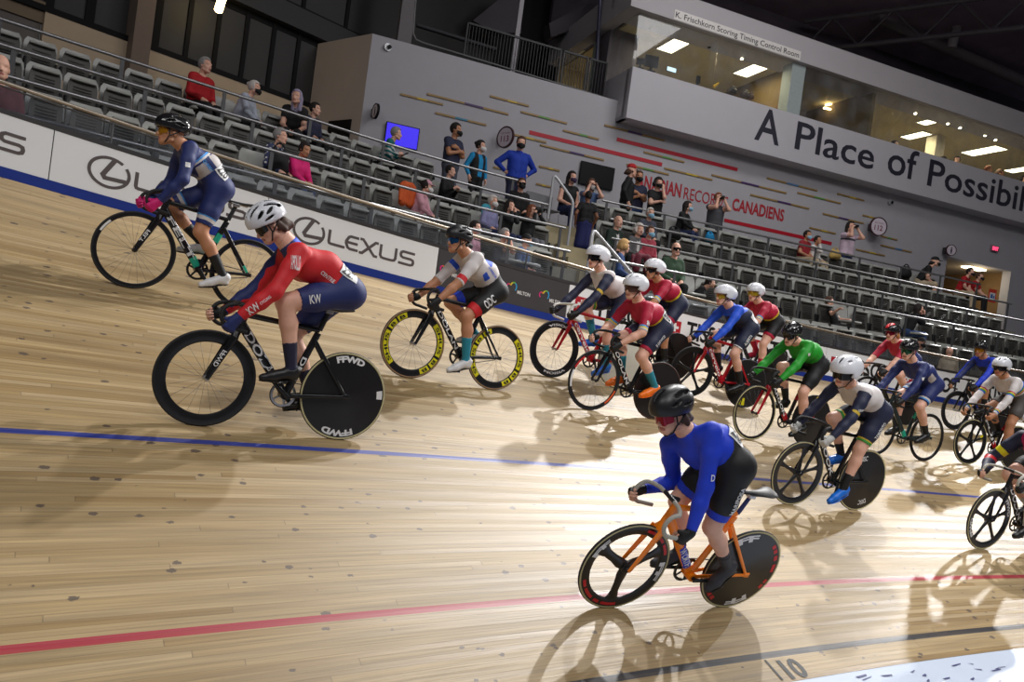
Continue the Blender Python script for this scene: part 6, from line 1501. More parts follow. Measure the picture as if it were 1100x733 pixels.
 dict(head_px=(959.4, 353), t=4.85, lean=1, bl='dark track bicycle with rear disc behind the navy rider at right', rl='rider in red jersey with red maple leaf on a black helmet',
  bike=dict(frame=black_p, front=('spoke', tyre_black), rear=('disc', tyre_black), crank=150),
  p=quad((.17, 1.06), (.51, 1.26), (.66, 1.475), R=(0.22, -.14), h=.012, sleeve=.47, jersey=[crim, whitej], pattern=lambda c, mi: band(c, mi, ~c['arm'], .2, .6, 1, 'sp') if False else mi, shorts=[navy, redj, whitej], spattern=hem((.58, .66, 2), (.66, .8, 1)), inseam=.76, glove=blackg, sock_m=bksock, shoe=bsh, helmet=('sprint', hk, (dec_red, lambda P: (P[:, 0] > .03) & (P[:, 2] > .07) & (np.abs(P[:, 1]) < .055) & (np.abs(P[:, 1]*1.3+(P[:, 0]-.08)) < .055))), shades=(len_rd,), hair=('nape', blond_h), skin=0)),
 # --- navy
 dict(rc=(990.5, 495.3), lean=2, bl='dark teal track bicycle with thin black wheels, right of the large white aero helmet', rl='rider in navy suit with black helmet, in front of the red jersey at right',
  bike=dict(frame=dk_teal, accent=teal_a, front=('spoke', tyre_black), rear=('spoke', tyre_black), crank=186),
  p=quad((.15, 1.08), (.54, 1.285), (.69, 1.52), R=(0.20, -.20), h=.011, jersey=[navy, skyb, whitej, greyw], pattern=lambda c, mi: np.where(~c['arm'] & (c['sp']/c['L'] < .6) & (c['sp']/c['L'] > .25) & (c['do'] < .02) & (c['do'] > -.06), 3, mi), shorts=[navy, skyb, whitej], spattern=hem((.68, .73, 2), (.73, .77, 1)), inseam=.82, glove=blackg, full_glove=True, sock_m=bksock, sock=.5, shoe=bsh, helmet=('sprint', hk), shades=(len_gr,), skin=0,
   text=[('#', ('j', lambda K: jL(K, 'sh')*.4+jL(K, 'el')*.6+np.array([0, .05, 0])), lambda K: np.array([-1, 0, .1]), lambda K: np.array([0, 0, 1]), .042, .042, wht, 0)])),
 # --- blue and navy, far right
 dict(head_px=(1053.7, 369), t=5.0, lean=1, bl='black track bicycle with disc wheel under the blue-sleeved rider at far right', rl='rider in royal blue and navy with orange lenses, behind the rainbow-banded jersey',
  bike=dict(frame=black_p, front=('deep', tyre_black), rear=('disc', tyre_black), crank=20),
  p=quad((.17, 1.06), (.51, 1.27), (.66, 1.49), R=(0.24, -.12), h=.012, jersey=[royal, navy2, navy], pattern=pat_r14, shorts=[navy2], glove=blackg, sock_m=bksock, shoe=bsh, helmet=('road', hk), shades=(len_or,), skin=1)),
 # --- white with rainbow bands
 dict(fc=(1037.5, 499), lean=2, bl='black and red track bicycle with yellow flash on a five-spoke front wheel', rl='rider in white jersey with rainbow bands and white aero helmet at far right',
  bike=dict(frame=black_p, accent=red_p, front=('five', side_cream, (('#', 150, 166, .20, .258, yel, 0),)), rear=('disc', side_cream), crank=-70, text=[dt('FUJI', .036)]),
  p=quad((.17, 1.09), (.49, 1.31), (.64, 1.53), R=(0.28, -.14), h=.012, jersey=[whitej, magenta, yelb, grn2, roy2], pattern=pat_rainbow, shorts=[C_('lycra_grey', 84, 80, 78)], inseam=.72, glove=None, sock_m=bksock, sock=.45, shoe=bsh, helmet=('aero', hw), shades=(len_dk, 'visor'), skin=1)),
 # --- cut off by the right edge
 dict(fc=(1053, 590), lean=7, bl='black track bicycle with white-lettered five-spoke front wheel at the right edge', rl='rider mostly beyond the right edge, dark sleeve with red band reaching to silver bars',
  bike=dict(frame=black_p, front=('five', side_cream, (('FFWD', 130, 172, .270, .304, wht, .04), ('FFWD', 318, 362, .270, .304, wht, .04))), rear=('disc', side_cream), crank=-30, tape=tape_grey, text=[dt('DOLAN', .05)]),
  p=quad((.15, 1.08), (.50, 1.22), (.66, 1.46), R=(0.2, -.16), phiL=-40, phiR=-20, h=.011, jersey=[magenta, navy2, dec_red, yel], pattern=pat_r16, shorts=[blackj], glove=blackg, sock_m=whsock, shoe=bsh, helmet=('aero', hw), shades=(len_dk, 'visor'), skin=0, s=1.22)),
]
def proj(P):
    q = np.asarray(P)-EYE; z = q@CF; return CX+CAM['f']*(q@CR)/z, CY-CAM['f']*(q@CU)/z
def contacts(r):
    wb0 = .975
    def step(s, t, d):
        q = trk(s, t); v = trk(s+d*1.05, t)-q; return q+unit(v)*wb0
    if 'head_px' in r:
        best = None
        for s in np.arange(3, 16, .02):
            F = trk(s, r['t']); Rr = step(s, r['t'], wb0); M, wb = bike_frame_matrix(F, Rr, r['lean']); h = r['p']['head']; W = M@Vector(h); e = abs(proj(W)[0]-r['head_px'][0])
            if best is None or e < best[0]: best = (e, F, Rr)
        return best[1], best[2]
    if r.get('fc'): s, t = hit_track(*r['fc']); F = trk(s, t)
    if r.get('rc'): s2, t2 = hit_track(*r['rc']); Rr = trk(s2, t2)
    if not r.get('rc'): Rr = step(s, t, wb0)
    if not r.get('fc'): F = step(s2, t2, -wb0)
    return F, Rr
def all_riders():
    only = os.environ.get('ONLY')
    for i, r in enumerate(RIDERS):
        if only and str(i) not in only.split(','): continue
        F, Rr = contacts(r); M, wb = bike_frame_matrix(F, Rr, r['lean']); c = r['bike']; b = make_bike('b', r['bl'], M, wb, c); k = wb/.975
        if c.get('panel'):
            m = MB(); m.aero((.605*k, 0, .505), (.485*k, 0, .355), .069, .065, .0425, .040); fr = [o for o in b.children if o.name.startswith('frame')][0]; m.build('lettering_panel', royal, fr, ang=60)
        p = dict(r['p']); p['R'] = rot_yp(*p['R']); p['k'] = k; p['boff'] = .975*(k-1)*.85; p['crank'] = c['crank']
        make_rider(r['rl'], M, p)
        if os.environ.get('DBG'): print(i, 'head px', [round(float(v), 1) for v in proj(M@Vector(p['head']))])
# ================================================================== SPECTATORS
def cloth(n, r, g, b): return flat('cloth_'+n, r, g, b, .8, vary=.08, scale=18)
CL = dict(red=cloth('red', 178, 20, 30), crimson=cloth('crimson', 150, 34, 44), pale=cloth('pale_blue_grey', 176, 182, 196), black=cloth('black', 20, 20, 23), navyflor=cloth('navy_print', 54, 60, 96), pink=cloth('hot_pink', 226, 30, 120), teal=cloth('teal', 14, 112, 116), navy=cloth('navy', 40, 44, 70), sky=cloth('sky_blue', 20, 140, 196), royal=cloth('royal', 22, 58, 170), rose=cloth('rose_pink', 204, 150, 164), lav=cloth('lavender', 138, 138, 178), green=cloth('dark_green', 26, 44, 36), olive=cloth('moss_green', 52, 78, 56), denim=cloth('denim_blue', 52, 78, 128), jeans=cloth('jeans_dark', 34, 46, 84), slate=cloth('slate', 74, 78, 92), dkred=cloth('plaid_red', 168, 62, 78), white=cloth('white', 210, 208, 206), lilac=cloth('lilac', 206, 184, 200), khaki=cloth('khaki', 186, 168, 140), grey=cloth('grey', 120, 122, 130), dkgrey=cloth('dark_grey', 66, 66, 72), navysk=cloth('navy_skirt', 30, 36, 92), tan=cloth('tan', 190, 160, 92), maroon=cloth('maroon', 96, 28, 44), orange=cloth('burnt_orange', 206, 88, 34), bw=cloth('black_white', 96, 96, 98), steelb=cloth('steel_blue', 84, 108, 150), tealj=cloth('turquoise', 60, 160, 180))
HR = dict(grey=flat('hair_grey', 150, 146, 144, .8), white=flat('hair_white', 206, 200, 194, .8), dark=flat('hair_black_brown', 34, 26, 24, .8), brown=flat('hair_mid_brown', 84, 58, 44, .8), blond=flat('hair_honey', 196, 156, 100, .8), lav=flat('hair_lavender_grey', 160, 152, 178, .8), ginger=flat('hair_auburn', 126, 74, 50, .8))
MK = dict(black=flat('mask_black', 18, 18, 20, .8), white=flat('mask_white', 216, 216, 214, .8), blue=flat('mask_blue', 140, 190, 216, .8), purple=flat('mask_purple', 62, 44, 74, .8))
SHOE = flat('shoe_dark', 34, 32, 34, .6)
def add_mask(parent, c, R, m, s=1.0):
    a = []; n = 5
    for i in range(13):
        t = R_(-66+11*i); e = abs(i-6)/6
        for j, z in enumerate(np.linspace(-.132+.045*e, -.022-.012*e, n)):
            r = (.106, .124, .136, .130, .112)[j]; a.append((r*math.cos(t)*(1-.06*e)+.004, .086*math.sin(t)*(1.02 if j else .9), z))
    A = np.array(a)*s; B = A*np.array([.94, .94, 1]); F = []; N = len(A)
    for i in range(12):
        for j in range(n-1): q = (i*n+j, (i+1)*n+j, (i+1)*n+j+1, i*n+j+1); F += [q, tuple(x+N for x in q[::-1])]
    return mesh_obj('face_mask', np.concatenate([A, B])@R.T+c, F, None, m, parent, True, 180)
def add_cap(parent, c, R, m, beanie=False, s=1.0, brim=None):
    pr = [ell((-.012, 0, .035), (.110, .088, .105), '', .02)]
    V, Q = field_mesh(pr, .012, lambda P: (.035 if not beanie else .02)-P[..., 2]+.1*np.clip(-P[..., 0], 0, 1)*.4)
    o = mesh_obj('beanie' if beanie else 'cap', (V*s)@R.T+c, [tuple(map(int, q)) for q in Q], None, m, parent, True, 180)
    if not beanie:
        b = MB(); rg = []
        for t in (-60, -40, -20, 0, 20, 40, 60):
            a = R_(t); e = abs(t)/60; p0 = np.array([.085*math.cos(a)+.005, .084*math.sin(a), .040]); p1 = p0+np.array([.085*(1-e*e*.8), 0, -.022*(1-e*.6)])
            rg.append(np.array([p0, p1, p1+[0, 0, .007], p0+[0, 0, .008]])@R.T*s+c)
        b.loft(rg); b.build('brim', brim or m, o)
    return o
def spectator(label, M, p):
    """local frame: x ahead, y to the left, z up, origin on the floor under the hips"""
    sit = p.get('sit', True); le = R_(p.get('lean', 4 if sit else 0)); tw = p.get('twist', 0.0); s = p.get('s', 1.0)*.97
    hz = p.get('hz', .54) if sit else .93; wide = p.get('wide', 1.0)
    hip = np.array([0, 0, hz]); ax = np.array([math.sin(le), 0, math.cos(le)]); T = .50
    lat = np.array([-math.sin(tw), math.cos(tw), 0]); dors = unit(np.cross(ax, lat)); fr = -unit(np.cross(lat, ax))*-1
    fr = unit(np.cross(lat, ax))                             # chest forward
    shm = hip+ax*T; P = []; ch = hip+ax*(T-.16)
    for q in (1, -1):
        P += [cap(hip+np.array([0, q*.07, 0]), hip+ax*.20+lat*q*.065, .118*wide, .108*wide, 'hips', .05), cap(hip+ax*.20+lat*q*.065, ch+lat*q*.075, .108*wide, .112*wide, 'torso', .05), cap(ch+lat*q*.075, shm+lat*q*.12-ax*.02, .10*wide, .066, 'torso', .05)]
    R = rot_yp(p.get('hyaw', 0.0)+tw, p.get('hpitch', 0.0), p.get('hroll', 0)); hc = shm+ax*.222+fr*.035
    P += [cap(shm-ax*.03, hc-R[:, 2]*.06-R[:, 0]*.02, .068, .054, 'neck', .04)]+head_prims(hc, R, 1.08)
    arms = p.get('arms', 'lap'); J = {}
    for S, q in (('L', 1), ('R', -1)):
        a = arms if isinstance(arms, str) else arms[0 if q > 0 else 1]
        sh = shm+lat*q*(.185*max(1, wide*.98))-ax*.03; pole = fr*-.5+lat*q*.6-ax*.8; g = .9
        if a == 'lap': wr = hip+fr*.27+lat*q*.11+np.array([0, 0, .10]); fw = fr*.8-lat*q*.5-ax*.2; pn = -ax
        elif a == 'phone': wr = hip+fr*.27+lat*q*.09+ax*.30; fw = fr*.5-lat*q*.3+ax*.5; pn = -lat*q
        elif a == 'camera': wr = hc+R[:, 0]*.15+R[:, 1]*q*.10-R[:, 2]*.07; fw = R[:, 2]*.75-R[:, 1]*q*.4; pn = -R[:, 1]*q; pole = -ax*1.5+lat*q*.7
        elif a == 'face': wr = hc+R[:, 0]*.12+R[:, 1]*q*.07-R[:, 2]*.13; fw = R[:, 2]*.8; pn = -R[:, 0]; pole = -ax+fr*.6
        elif a == 'crossed': wr = hip+ax*(.30+.03*q)+fr*.20-lat*q*.05; fw = -lat*q*1.0+fr*.1; pn = -fr; pole = -ax+lat*q*.9; g = .5
        elif a == 'hips': wr = hip+lat*q*.23+ax*.10-fr*.02; fw = -lat*q*.5+fr*.5-ax*.5; pn = -lat*q; pole = lat*q*1.5-fr*.6; g = .5
        elif a == 'knees': wr = hip+fr*.42+lat*q*.07+np.array([0, 0, .14]); fw = fr*.7-lat*q*.5-ax*.3; pn = -lat*q; pole = lat*q*.5-ax
        elif a == 'rail': wr = sh+fr*.30+lat*q*.32-ax*.12; fw = fr*.6+lat*q*.5; pn = -ax; g = .7
        elif a == 'reach': wr = sh+fr*.38+lat*q*.10-ax*.34; fw = fr*.8-ax*.5; pn = -lat*q; g = .7
        else: wr = sh-ax*.50+lat*q*.06+fr*.06; fw = -ax+fr*.15; pn = -lat*q; g = .45
        el = ik(sh, wr, .30, .26, pole)
        P += [cap(sh-lat*q*.01, el, .060*wide**.5, .046*wide**.5, 'uarm'+S, .035), cap(el, wr, .046, .031, 'farm'+S, .025)]+hand_prims(wr, fw, pn, -q, g, 'hand'+S, .95)
        hj = hip+np.array([0, q*.09, -.02])
        if sit:
            sp = p.get('spread', .12); an = np.array([.44+p.get('feet', .0), q*(sp+.0), .085]); kn = ik(hj, an, .42, .42, (1, 0, 1.2)) if not p.get('crossleg') or q > 0 else ik(hj, np.array([.62, .05, .34]), .42, .42, (1, 0, 1.5))
            if p.get('crossleg') and q < 0: an = np.array([.62, .05, .34])
        else: an = np.array([.02*q*p.get('stride', 1), q*.10, .085]); kn = hj*.5+an*.5+np.array([.025, 0, 0])
        w2 = wide**.6
        P += [cap(hj, kn, .090*w2, .066*w2, 'thigh'+S, .05), cap(kn, an, .062*w2, .044, 'shank'+S, .03), cap(an+np.array([-.04, 0, -.045]), an+np.array([.13, q*.02, -.055]), .036, .030, 'foot'+S, .02)]
    if p.get('skirt'):
        for q in (1, -1): P.append(cap(hip+np.array([0, q*.05, 0]), np.array([0, q*.09, .32]), .12*wide, .14, 'thighL', .06))
    t = thing('person', label, 'person', p.get('group'), M)
    h = p.get('h', .021)
    V, Q = grow(P, h, [(hc+R@np.array([.015, 0, -.015]), .13, .011)]+([(np.mean([prim_box(q)[0]*.5+prim_box(q)[1]*.5 for q in P if q['lab'].startswith('hand'+S)], 0), .12, .011) for S in 'LR'] if p.get('hands', True) else []))
    N = vnormals(V, Q); C = V[Q].mean(1); bi, bt = nearest(P, C); labs = np.array([q['lab'] for q in P])[bi]
    V0 = V; Vs = V*s
    is_ = lambda *L: np.isin(labs, L)
    mesh_obj('body', Vs, [tuple(map(int, q)) for q in Q], np.where(labs == 'lips', 1, 0), [skin_mat(p.get('skin', 0)), lips_m], t, True, 180)
    sp = (C-hip)@ax; arm_u = is_('uarmL', 'uarmR'); arm_f = is_('farmL', 'farmR'); sl = p.get('sleeve', 'long')
    top = is_('torso') | (is_('hips') & (sp > (.0 if not sit else .06))) | (is_('neck') & (bt < (.5 if p.get('hood') else .30)))
    if sl == 'long': top |= arm_u | (arm_f & (bt < .93))
    elif sl == 'short': top |= arm_u & (bt < .62)
    else: top |= arm_u & (bt < .12)
    mi = np.zeros(len(C), int)
    if p.get('vest'): mi[is_('torso', 'hips') & (np.abs((C-hip)@lat) > .06)] = 1; mi[is_('torso', 'hips') & ((C-hip)@fr < -.02)] = 1
    if p.get('stripes'): mi[(np.floor(sp/.045).astype(int) % 2 == 0) & (sp < .42)] = 1
    if p.get('shirt'): mi[is_('torso') & (np.abs((C-hip)@lat) < .035+.10*np.clip(sp-.25, 0, 1)) & ((C-hip)@fr > .06)] = 1
    if p.get('print'): mi[(np.sin(C[:, 0]*60)*np.sin(C[:, 1]*57+1)*np.sin(C[:, 2]*63) > .12)] = 1
    if p.get('band'): mi[is_('torso') & (sp > .34) & (sp < .41)] = 1
    mats = [CL[p['top']], CL[p.get('top2', 'black')]]
    shell('top', Vs, Q, N, top, .010*s, mi, mats, t)
    leg = is_('thighL', 'thighR', 'shankL', 'shankR') | (is_('hips') & ~top); shk = is_('shankL', 'shankR')
    if p.get('short_pants'): leg &= ~(shk & (bt > .1))
    shell('trousers' if not p.get('skirt') else 'skirt', Vs, Q, N, leg & ~top, .008*s, np.zeros(len(C), int), [CL[p.get('legs', 'black')]], t)
    shell('shoes', Vs, Q, N, is_('footL', 'footR'), .006*s, np.zeros(len(C), int), [p.get('shoe', SHOE)], t)
    cs, hs = hc*s, s
    s0 = s; s = s*1.08
    if p.get('hair'): add_hair(t, cs, R, 'nape' if p.get('cap') and p['hair'][0] == 'short' else p['hair'][0], HR[p['hair'][1]], s)
    if p.get('mask'): add_mask(t, cs, R, MK[p['mask']], s)
    if p.get('cap'): add_cap(t, cs, R, CL[p['cap']], p.get('beanie', False), s, CL[p['brim']] if p.get('brim') else None)
    if p.get('glasses'): add_shades(t, cs, R, len_dk, 'wrap', s)
    s = s0
    if p.get('holds') == 'camera':
        Pc = cs+R@np.array([.15, 0, -.005])*s; c = thing('camera', 'small black camera held up by '+p['who'], 'camera', None, M@mtx(Pc, R[:, 0], R[:, 1], R[:, 2])); m = MB(); m.rbox((0, 0, 0), (.06, .13, .085), .012); m.build('camera_body', blk, c); m = MB(); m.lathe([(.001, 0), (.036, 0), (.036, .07), (.001, .07)], (.03, 0, 0), 'x', 14, closed=False); m.build('lens', strap_m, c)
    if p.get('holds') == 'phone':
        Pc = (hip+fr*.37+ax*.36)*s; c = thing('phone', 'dark phone held by '+p['who'], 'phone', None, M@mtx(Pc, unit(fr+ax), lat, unit(np.cross(unit(fr+ax), lat)))); m = MB(); m.rbox((0, 0, 0), (.15, .075, .009), .01); m.build('case', blk, c)
    return t
def face_dir(u, yaw):
    h = stand_h(u); a = h-math.pi/2+yaw; return np.array([math.cos(a), math.sin(a), 0.0])
def row_spot(k, hu, hv, perp, zrel, fwd=0.0, yaw=0.0):
    """where in row k a head at pixel (hu, hv) belongs: u along the row and the head height it implies"""
    best = None
    for u in np.arange(-4.8, 25, .03):
        q = proj(stand(u, -k*TREAD+perp, deck_z(k)+zrel)+face_dir(u, yaw)*fwd)
        if best is None or abs(q[0]-hu) < best[0]: best = (abs(q[0]-hu), u, q[1])
    u = best[1]; P = stand(u, -k*TREAD+perp, deck_z(k))+face_dir(u, yaw)*fwd; v0 = proj(P)[1]; v1 = proj(P+np.array([0, 0, zrel]))[1]
    return u, (v0-hv)/(v0-v1)
def person_row(k, hu, hv, label, yaw=0.0, perp=.46, **p):
    p.setdefault('who', 'a spectator'); sit = p.get('sit', True); le = R_(p.get('lean', 4 if sit else 0)); zr = .97*((p.get('hz', .54) if sit else .93)+.722*math.cos(le))
    u, f = row_spot(k, hu, hv, perp, zr, .72*math.sin(le)+.02, yaw); s = float(np.clip(f, .80, 1.18))
    if sit and k < 4 and p.get('seat', True): OCC.append((k, u))
    x = face_dir(u, yaw); p['s'] = s; P = stand(u, -k*TREAD+perp, deck_z(k)+(f-s)*zr)
    return spectator(label, mtx(P, x, np.cross([0, 0, 1.0], x), (0, 0, 1)), p)
def soft_thing(name, label, cat, k, u_, v_, dims, m, perp=.5, z=None):
    best = min(((abs(proj(stand(u, -k*TREAD+perp, deck_z(k)+.6))[0]-u_), u) for u in np.arange(-4.8, 21, .03)))[1]
    P = stand(best, -k*TREAD+perp, deck_z(k)); v0 = proj(P)[1]; v1 = proj(P+np.array([0, 0, 1.0]))[1]; zc = max((v0-v_)/(v0-v1), dims[2]*.5+.02); h = stand_h(best); Rz = np.array([[math.cos(h), -math.sin(h), 0], [math.sin(h), math.cos(h), 0], [0, 0, 1]])
    w, d, hh = dims; rr = random.Random(int(u_)); r = min(w, hh)*.22
    if cat == 'jacket':                                    # body panels, collar, two hanging sleeves
        pr = [cap((q*w*.22, 0, hh*.36), (q*w*.24, 0, -hh*.36), r*.95, r*1.05, '', .04) for q in (1, -1)]+[cap((-w*.2, .02, hh*.42), (w*.2, .02, hh*.42), r*.7, r*.7, '', .04)]+[cap((q*w*.44, 0, hh*.34), (q*w*.52, -d*.3, -hh*.30), r*.52, r*.40, '', .03) for q in (1, -1)]
    else:                                                  # slack bag: corners, belly, strap
        pr = [cap((q*w*.30, 0, -hh*.25), (q*w*.22, 0, hh*.25), r*1.2, r*.9, '', .06) for q in (1, -1)]+[ell((0, -d*.15, -hh*.08), (w*.40, d*.5, hh*.38), '', .05)]+[cap((a*w*.3, 0, hh*.40+hh*.22*math.cos(a*1.5)), ((a+.25)*w*.3, 0, hh*.40+hh*.22*math.cos((a+.25)*1.5)), .016, .016, '', .01) for a in np.arange(-1, 1, .25)]
        for i in range(4): pr.append(ell((rr.uniform(-.3, .3)*w, -d*.3, rr.uniform(-.3, .2)*hh), (w*.16, d*.2, hh*.16), '', .03))
    V, Q = field_mesh(pr, .022); V = V@Rz.T+P+np.array([0, 0, zc])
    return tag(mesh_obj(name, V, [tuple(map(int, q)) for q in Q], None, m, None, True, 180), label, cat)
def plain_chair(u, perp, label, yaw=0.0):
    x = face_dir(u, yaw); P = stand(u, perp, deck_z(0)); t = thing('stacking_chair', label, 'chair', None, mtx(P, x, np.cross([0, 0, 1.0], x), (0, 0, 1)))
    sm = flat('chair_grey', 120, 120, 124, .5); m = MB(); m.rbox((0, 0, .45), (.43, .44, .03), .06); m.build('seat', sm, t)
    m = MB(); m.rbox((-.22, 0, .68), (.03, .42, .30), .012); m.build('backrest', sm, t)
    for sx, sy in ((1, 1), (1, -1), (-1, 1), (-1, -1)):
        m = MB(); m.tube([(sx*.18, sy*.18, .45), (sx*.21, sy*.20, 0)], .011, 8); 
        m.build('leg', steel, t)
    m = MB()
    for sy in (1, -1): m.tube([(-.18, sy*.18, .45), (-.22, sy*.18, .62)], .010, 6)
    m.build('back_strut', steel, t)
def all_people():
    pr = person_row
    # left stand
    pr(3, 1, 72, 'bald person in dark purple behind the clear pane at the left edge of the photo', perp=.62, top='maroon', legs='black', hair=None, arms='lap')
    pr(0, 222, 70, 'man with short grey hair in red sweater, top row under the dark windows', yaw=.35, top='red', legs='black', hair=('short', 'grey'), arms='lap', hyaw=.2, wide=1.08, feet=.1)
    pr(0, 276, 94, 'white-haired person in pale top and black face mask, looking right, top row at left', yaw=.75, top='pale', legs='black', hair=('bun', 'white'), mask='black', arms='knees', lean=16, sleeve='long')
    pr(0, 319, 103, 'lavender-haired person in black top with pale shawl, leaning forward in the top row', yaw=-.5, top='black', legs='black', hair=('long', 'lav'), arms='knees', lean=24, sleeve='short', hyaw=-.3)
    pr(0, 341, 117, 'dark-haired boy in dark top beside the person with lavender hair', yaw=.3, top='navy', legs='black', hair=('short', 'dark'), arms='lap', hyaw=.4)
    pr(2, 303, 146, 'grey-haired woman in navy printed blouse in the third row, next to the pink jacket', yaw=.45, top='navyflor', top2='white', **{'print': 1}, legs='black', hair=('short', 'grey'), arms='lap', hyaw=.3)
    pr(2, 331, 160, 'dark-haired woman in hot pink jacket and jeans in the third row', yaw=.35, top='pink', legs='denim', hair=('tail', 'dark'), arms='knees', lean=14, hpitch=-.25, skin=1)
    soft_thing('backpack', 'black backpack on the seat beside the woman in printed blouse', 'backpack', 2, 299, 172, (.30, .20, .40), CL['black'], .30)
    pr(0, 428, 143, 'grey-haired person in teal striped sweater in front of the blue television', yaw=.9, top='teal', top2='white', stripes=1, legs='black', hair=('short', 'grey'), arms='phone', lean=14, holds='phone', who='the person in teal stripes', hyaw=.1)
    pr(0, 488, 139.5, 'bearded man in navy t-shirt and black mask with crossed arms, standing by the wall', yaw=.25, sit=False, perp=1.25, top='navy', sleeve='short', legs='slate', hair=('short', 'dark'), mask='black', arms='crossed', hyaw=.5, skin=1)
    pr(0, 517, 157, 'dark-haired woman in sky blue jacket with black vest and white mask, standing', yaw=.2, sit=False, perp=1.25, top='sky', vest=1, legs='black', hair=('bun', 'dark'), mask='white', arms='side', hyaw=.5)
    pr(0, 558, 154, 'man in royal blue hoodie with hands on hips, standing by the round sign', yaw=-.1, sit=False, perp=1.15, top='royal', hood=1, legs='navy', hair=('short', 'brown'), mask='black', arms='hips', hyaw=-.25, wide=1.15)
    pr(1, 486, 183.5, 'young person with dark hair in black jacket in the second row, holding a camera low', yaw=.5, top='black', legs='black', hair=('short', 'dark'), arms='phone', hyaw=.2)
    pr(2, 463, 200, 'woman in pale pink cap, rose jacket and white mask in the third row', yaw=.6, top='rose', legs='black', hair=('bun', 'dark'), mask='white', cap='rose', arms='knees', lean=12, hyaw=.3)
    soft_thing('jacket', 'burnt orange jacket draped over an empty seat left of the pink cap', 'jacket', 2, 436, 209, (.30, .16, .40), CL['orange'], .42)
    pr(1, 561, 197.5, 'man in black shirt and dark glasses sitting under the royal blue hoodie', yaw=-.2, top='black', legs='black', hair=('short', 'brown'), glasses=1, arms='lap', mask='black')
    pr(2, 532, 216, 'white-haired woman in lavender top and white mask in the third row', yaw=.25, top='lav', legs='jeans', hair=('short', 'white'), mask='white', arms='lap', hyaw=.2)
    soft_thing('jacket', 'turquoise jacket bunched beside the woman in lavender', 'jacket', 2, 521, 229, (.20, .16, .32), CL['tealj'], .42)
    pr(2, 550, 221, 'dark-haired woman in black with both hands raised to her face, left of the camera user', yaw=.2, top='black', legs='jeans', hair=('long', 'dark'), arms='face', hyaw=.2)
    pr(2, 573, 226, 'woman in black holding a camera to her eye at the end of the third row', yaw=.3, top='black', legs='grey', hair=('long', 'ginger'), arms='camera', holds='camera', who='the woman at the end of the third row', hyaw=.2)
    pr(3, 514, 244, 'dark-haired man in mauve top and white mask behind the clear pane', yaw=.3, top='rose', legs='black', hair=('short', 'dark'), mask='white', arms='lap', hyaw=.35)
    pr(3, 546, 252, 'man with cropped hair and black mask behind the clear pane', yaw=.3, top='slate', legs='black', hair=('short', 'grey'), mask='black', arms='face', hyaw=.2, sleeve='short')
    pr(3, 570, 258, 'man in black beanie, blue mask and grey-blue jacket behind the clear pane', yaw=.5, top='steelb', legs='jeans', cap='black', beanie=True, mask='blue', arms='lap', hyaw=.4)
    # head of the stairs and right stand
    plain_chair(stand_u(at_z(607, 225, deck_z(0)+.3)), .95, 'grey stacking chair under the woman with the purple mask', .1)
    pr(0, 613, 190.5, 'dark-haired woman in black vest top and purple mask on a stacking chair', yaw=.1, perp=.98, seat=False, top='black', sleeve='none', legs='jeans', hair=('long', 'dark'), mask='purple', arms='lap', hyaw=.2)
    plain_chair(stand_u(at_z(634, 225, deck_z(0)+.3)), 1.0, 'stacking chair behind the woman in the navy skirt', .1)
    pr(0, 635, 198, 'woman in blue top and white mask seated left of the black television', yaw=-.1, perp=1.0, seat=False, top='steelb', sleeve='short', legs='jeans', hair=('long', 'brown'), mask='white', arms='camera', hyaw=0)
    pr(1, 635, 211, 'woman seen from behind in black top and navy skirt, climbing the stairs', yaw=2.9, perp=.30, sit=False, seat=False, top='black', sleeve='short', legs='navysk', skirt=1, hair=('tail', 'dark'), arms='side', skin=2)
    pr(0, 677, 183, 'man in black hoodie and red cap, seen from the side by the black television', yaw=1.0, sit=False, perp=1.0, top='black', hood=1, legs='black', hair=('short', 'brown'), cap='red', brim='white', arms='side', hyaw=.6, wide=1.15)
    pr(0, 685, 190, 'man in navy shirt and black mask with crossed arms beside the red cap', yaw=-.2, sit=False, perp=1.45, top='navy', sleeve='short', legs='denim', hair=('short', 'brown'), mask='black', arms='crossed', hyaw=.1, skin=1)
    pr(0, 707, 197, 'curly-haired woman in black t-shirt and black mask with one hand at her face', yaw=-.1, sit=False, perp=1.0, top='black', sleeve='short', legs='black', hair=('curly', 'dark'), mask='black', arms=('face', 'crossed'), hyaw=.1)
    pr(1, 699, 229, 'white-haired man in dark shirt and pale blue mask in the second row', yaw=0, top='slate', legs='black', hair=('short', 'white'), mask='blue', arms='lap')
    pr(2, 664, 238, 'bald man in dark green jacket and white shirt in the third row', yaw=.3, top='green', top2='white', shirt=1, legs='black', arms='lap', hyaw=-.1)
    pr(2, 688, 246.5, 'woman with curly white hair in a black and white jacket', yaw=.1, top='bw', top2='white', shirt=1, legs='black', hair=('curly', 'white'), arms='lap')
    pr(2, 700, 249, 'person in plaid red jacket and blue mask beside the curly white hair', yaw=.1, top='dkred', legs='black', hair=('fringe', 'brown'), mask='blue', arms='lap')
    pr(3, 671, 264.5, 'honey-blond woman in denim blue top looking away, front row', yaw=.9, top='denim', legs='black', hair=('curly', 'blond'), arms='lap', hyaw=.6)
    pr(3, 726, 267.5, 'bald man with dark glasses in moss green shirt, front row', yaw=-.1, top='olive', legs='black', glasses=1, arms='lap', hyaw=-.1)
    soft_thing('jacket', 'maroon jacket over the front row seat next to the denim blue top', 'jacket', 3, 688, 283, (.50, .22, .32), CL['maroon'], .35)
    pr(0, 739, 221.5, 'long-haired woman in black top and blue mask, top row, right of the curly hair', yaw=.5, top='black', legs='jeans', hair=('long', 'dark'), mask='blue', arms='knees', hyaw=.3, lean=8)
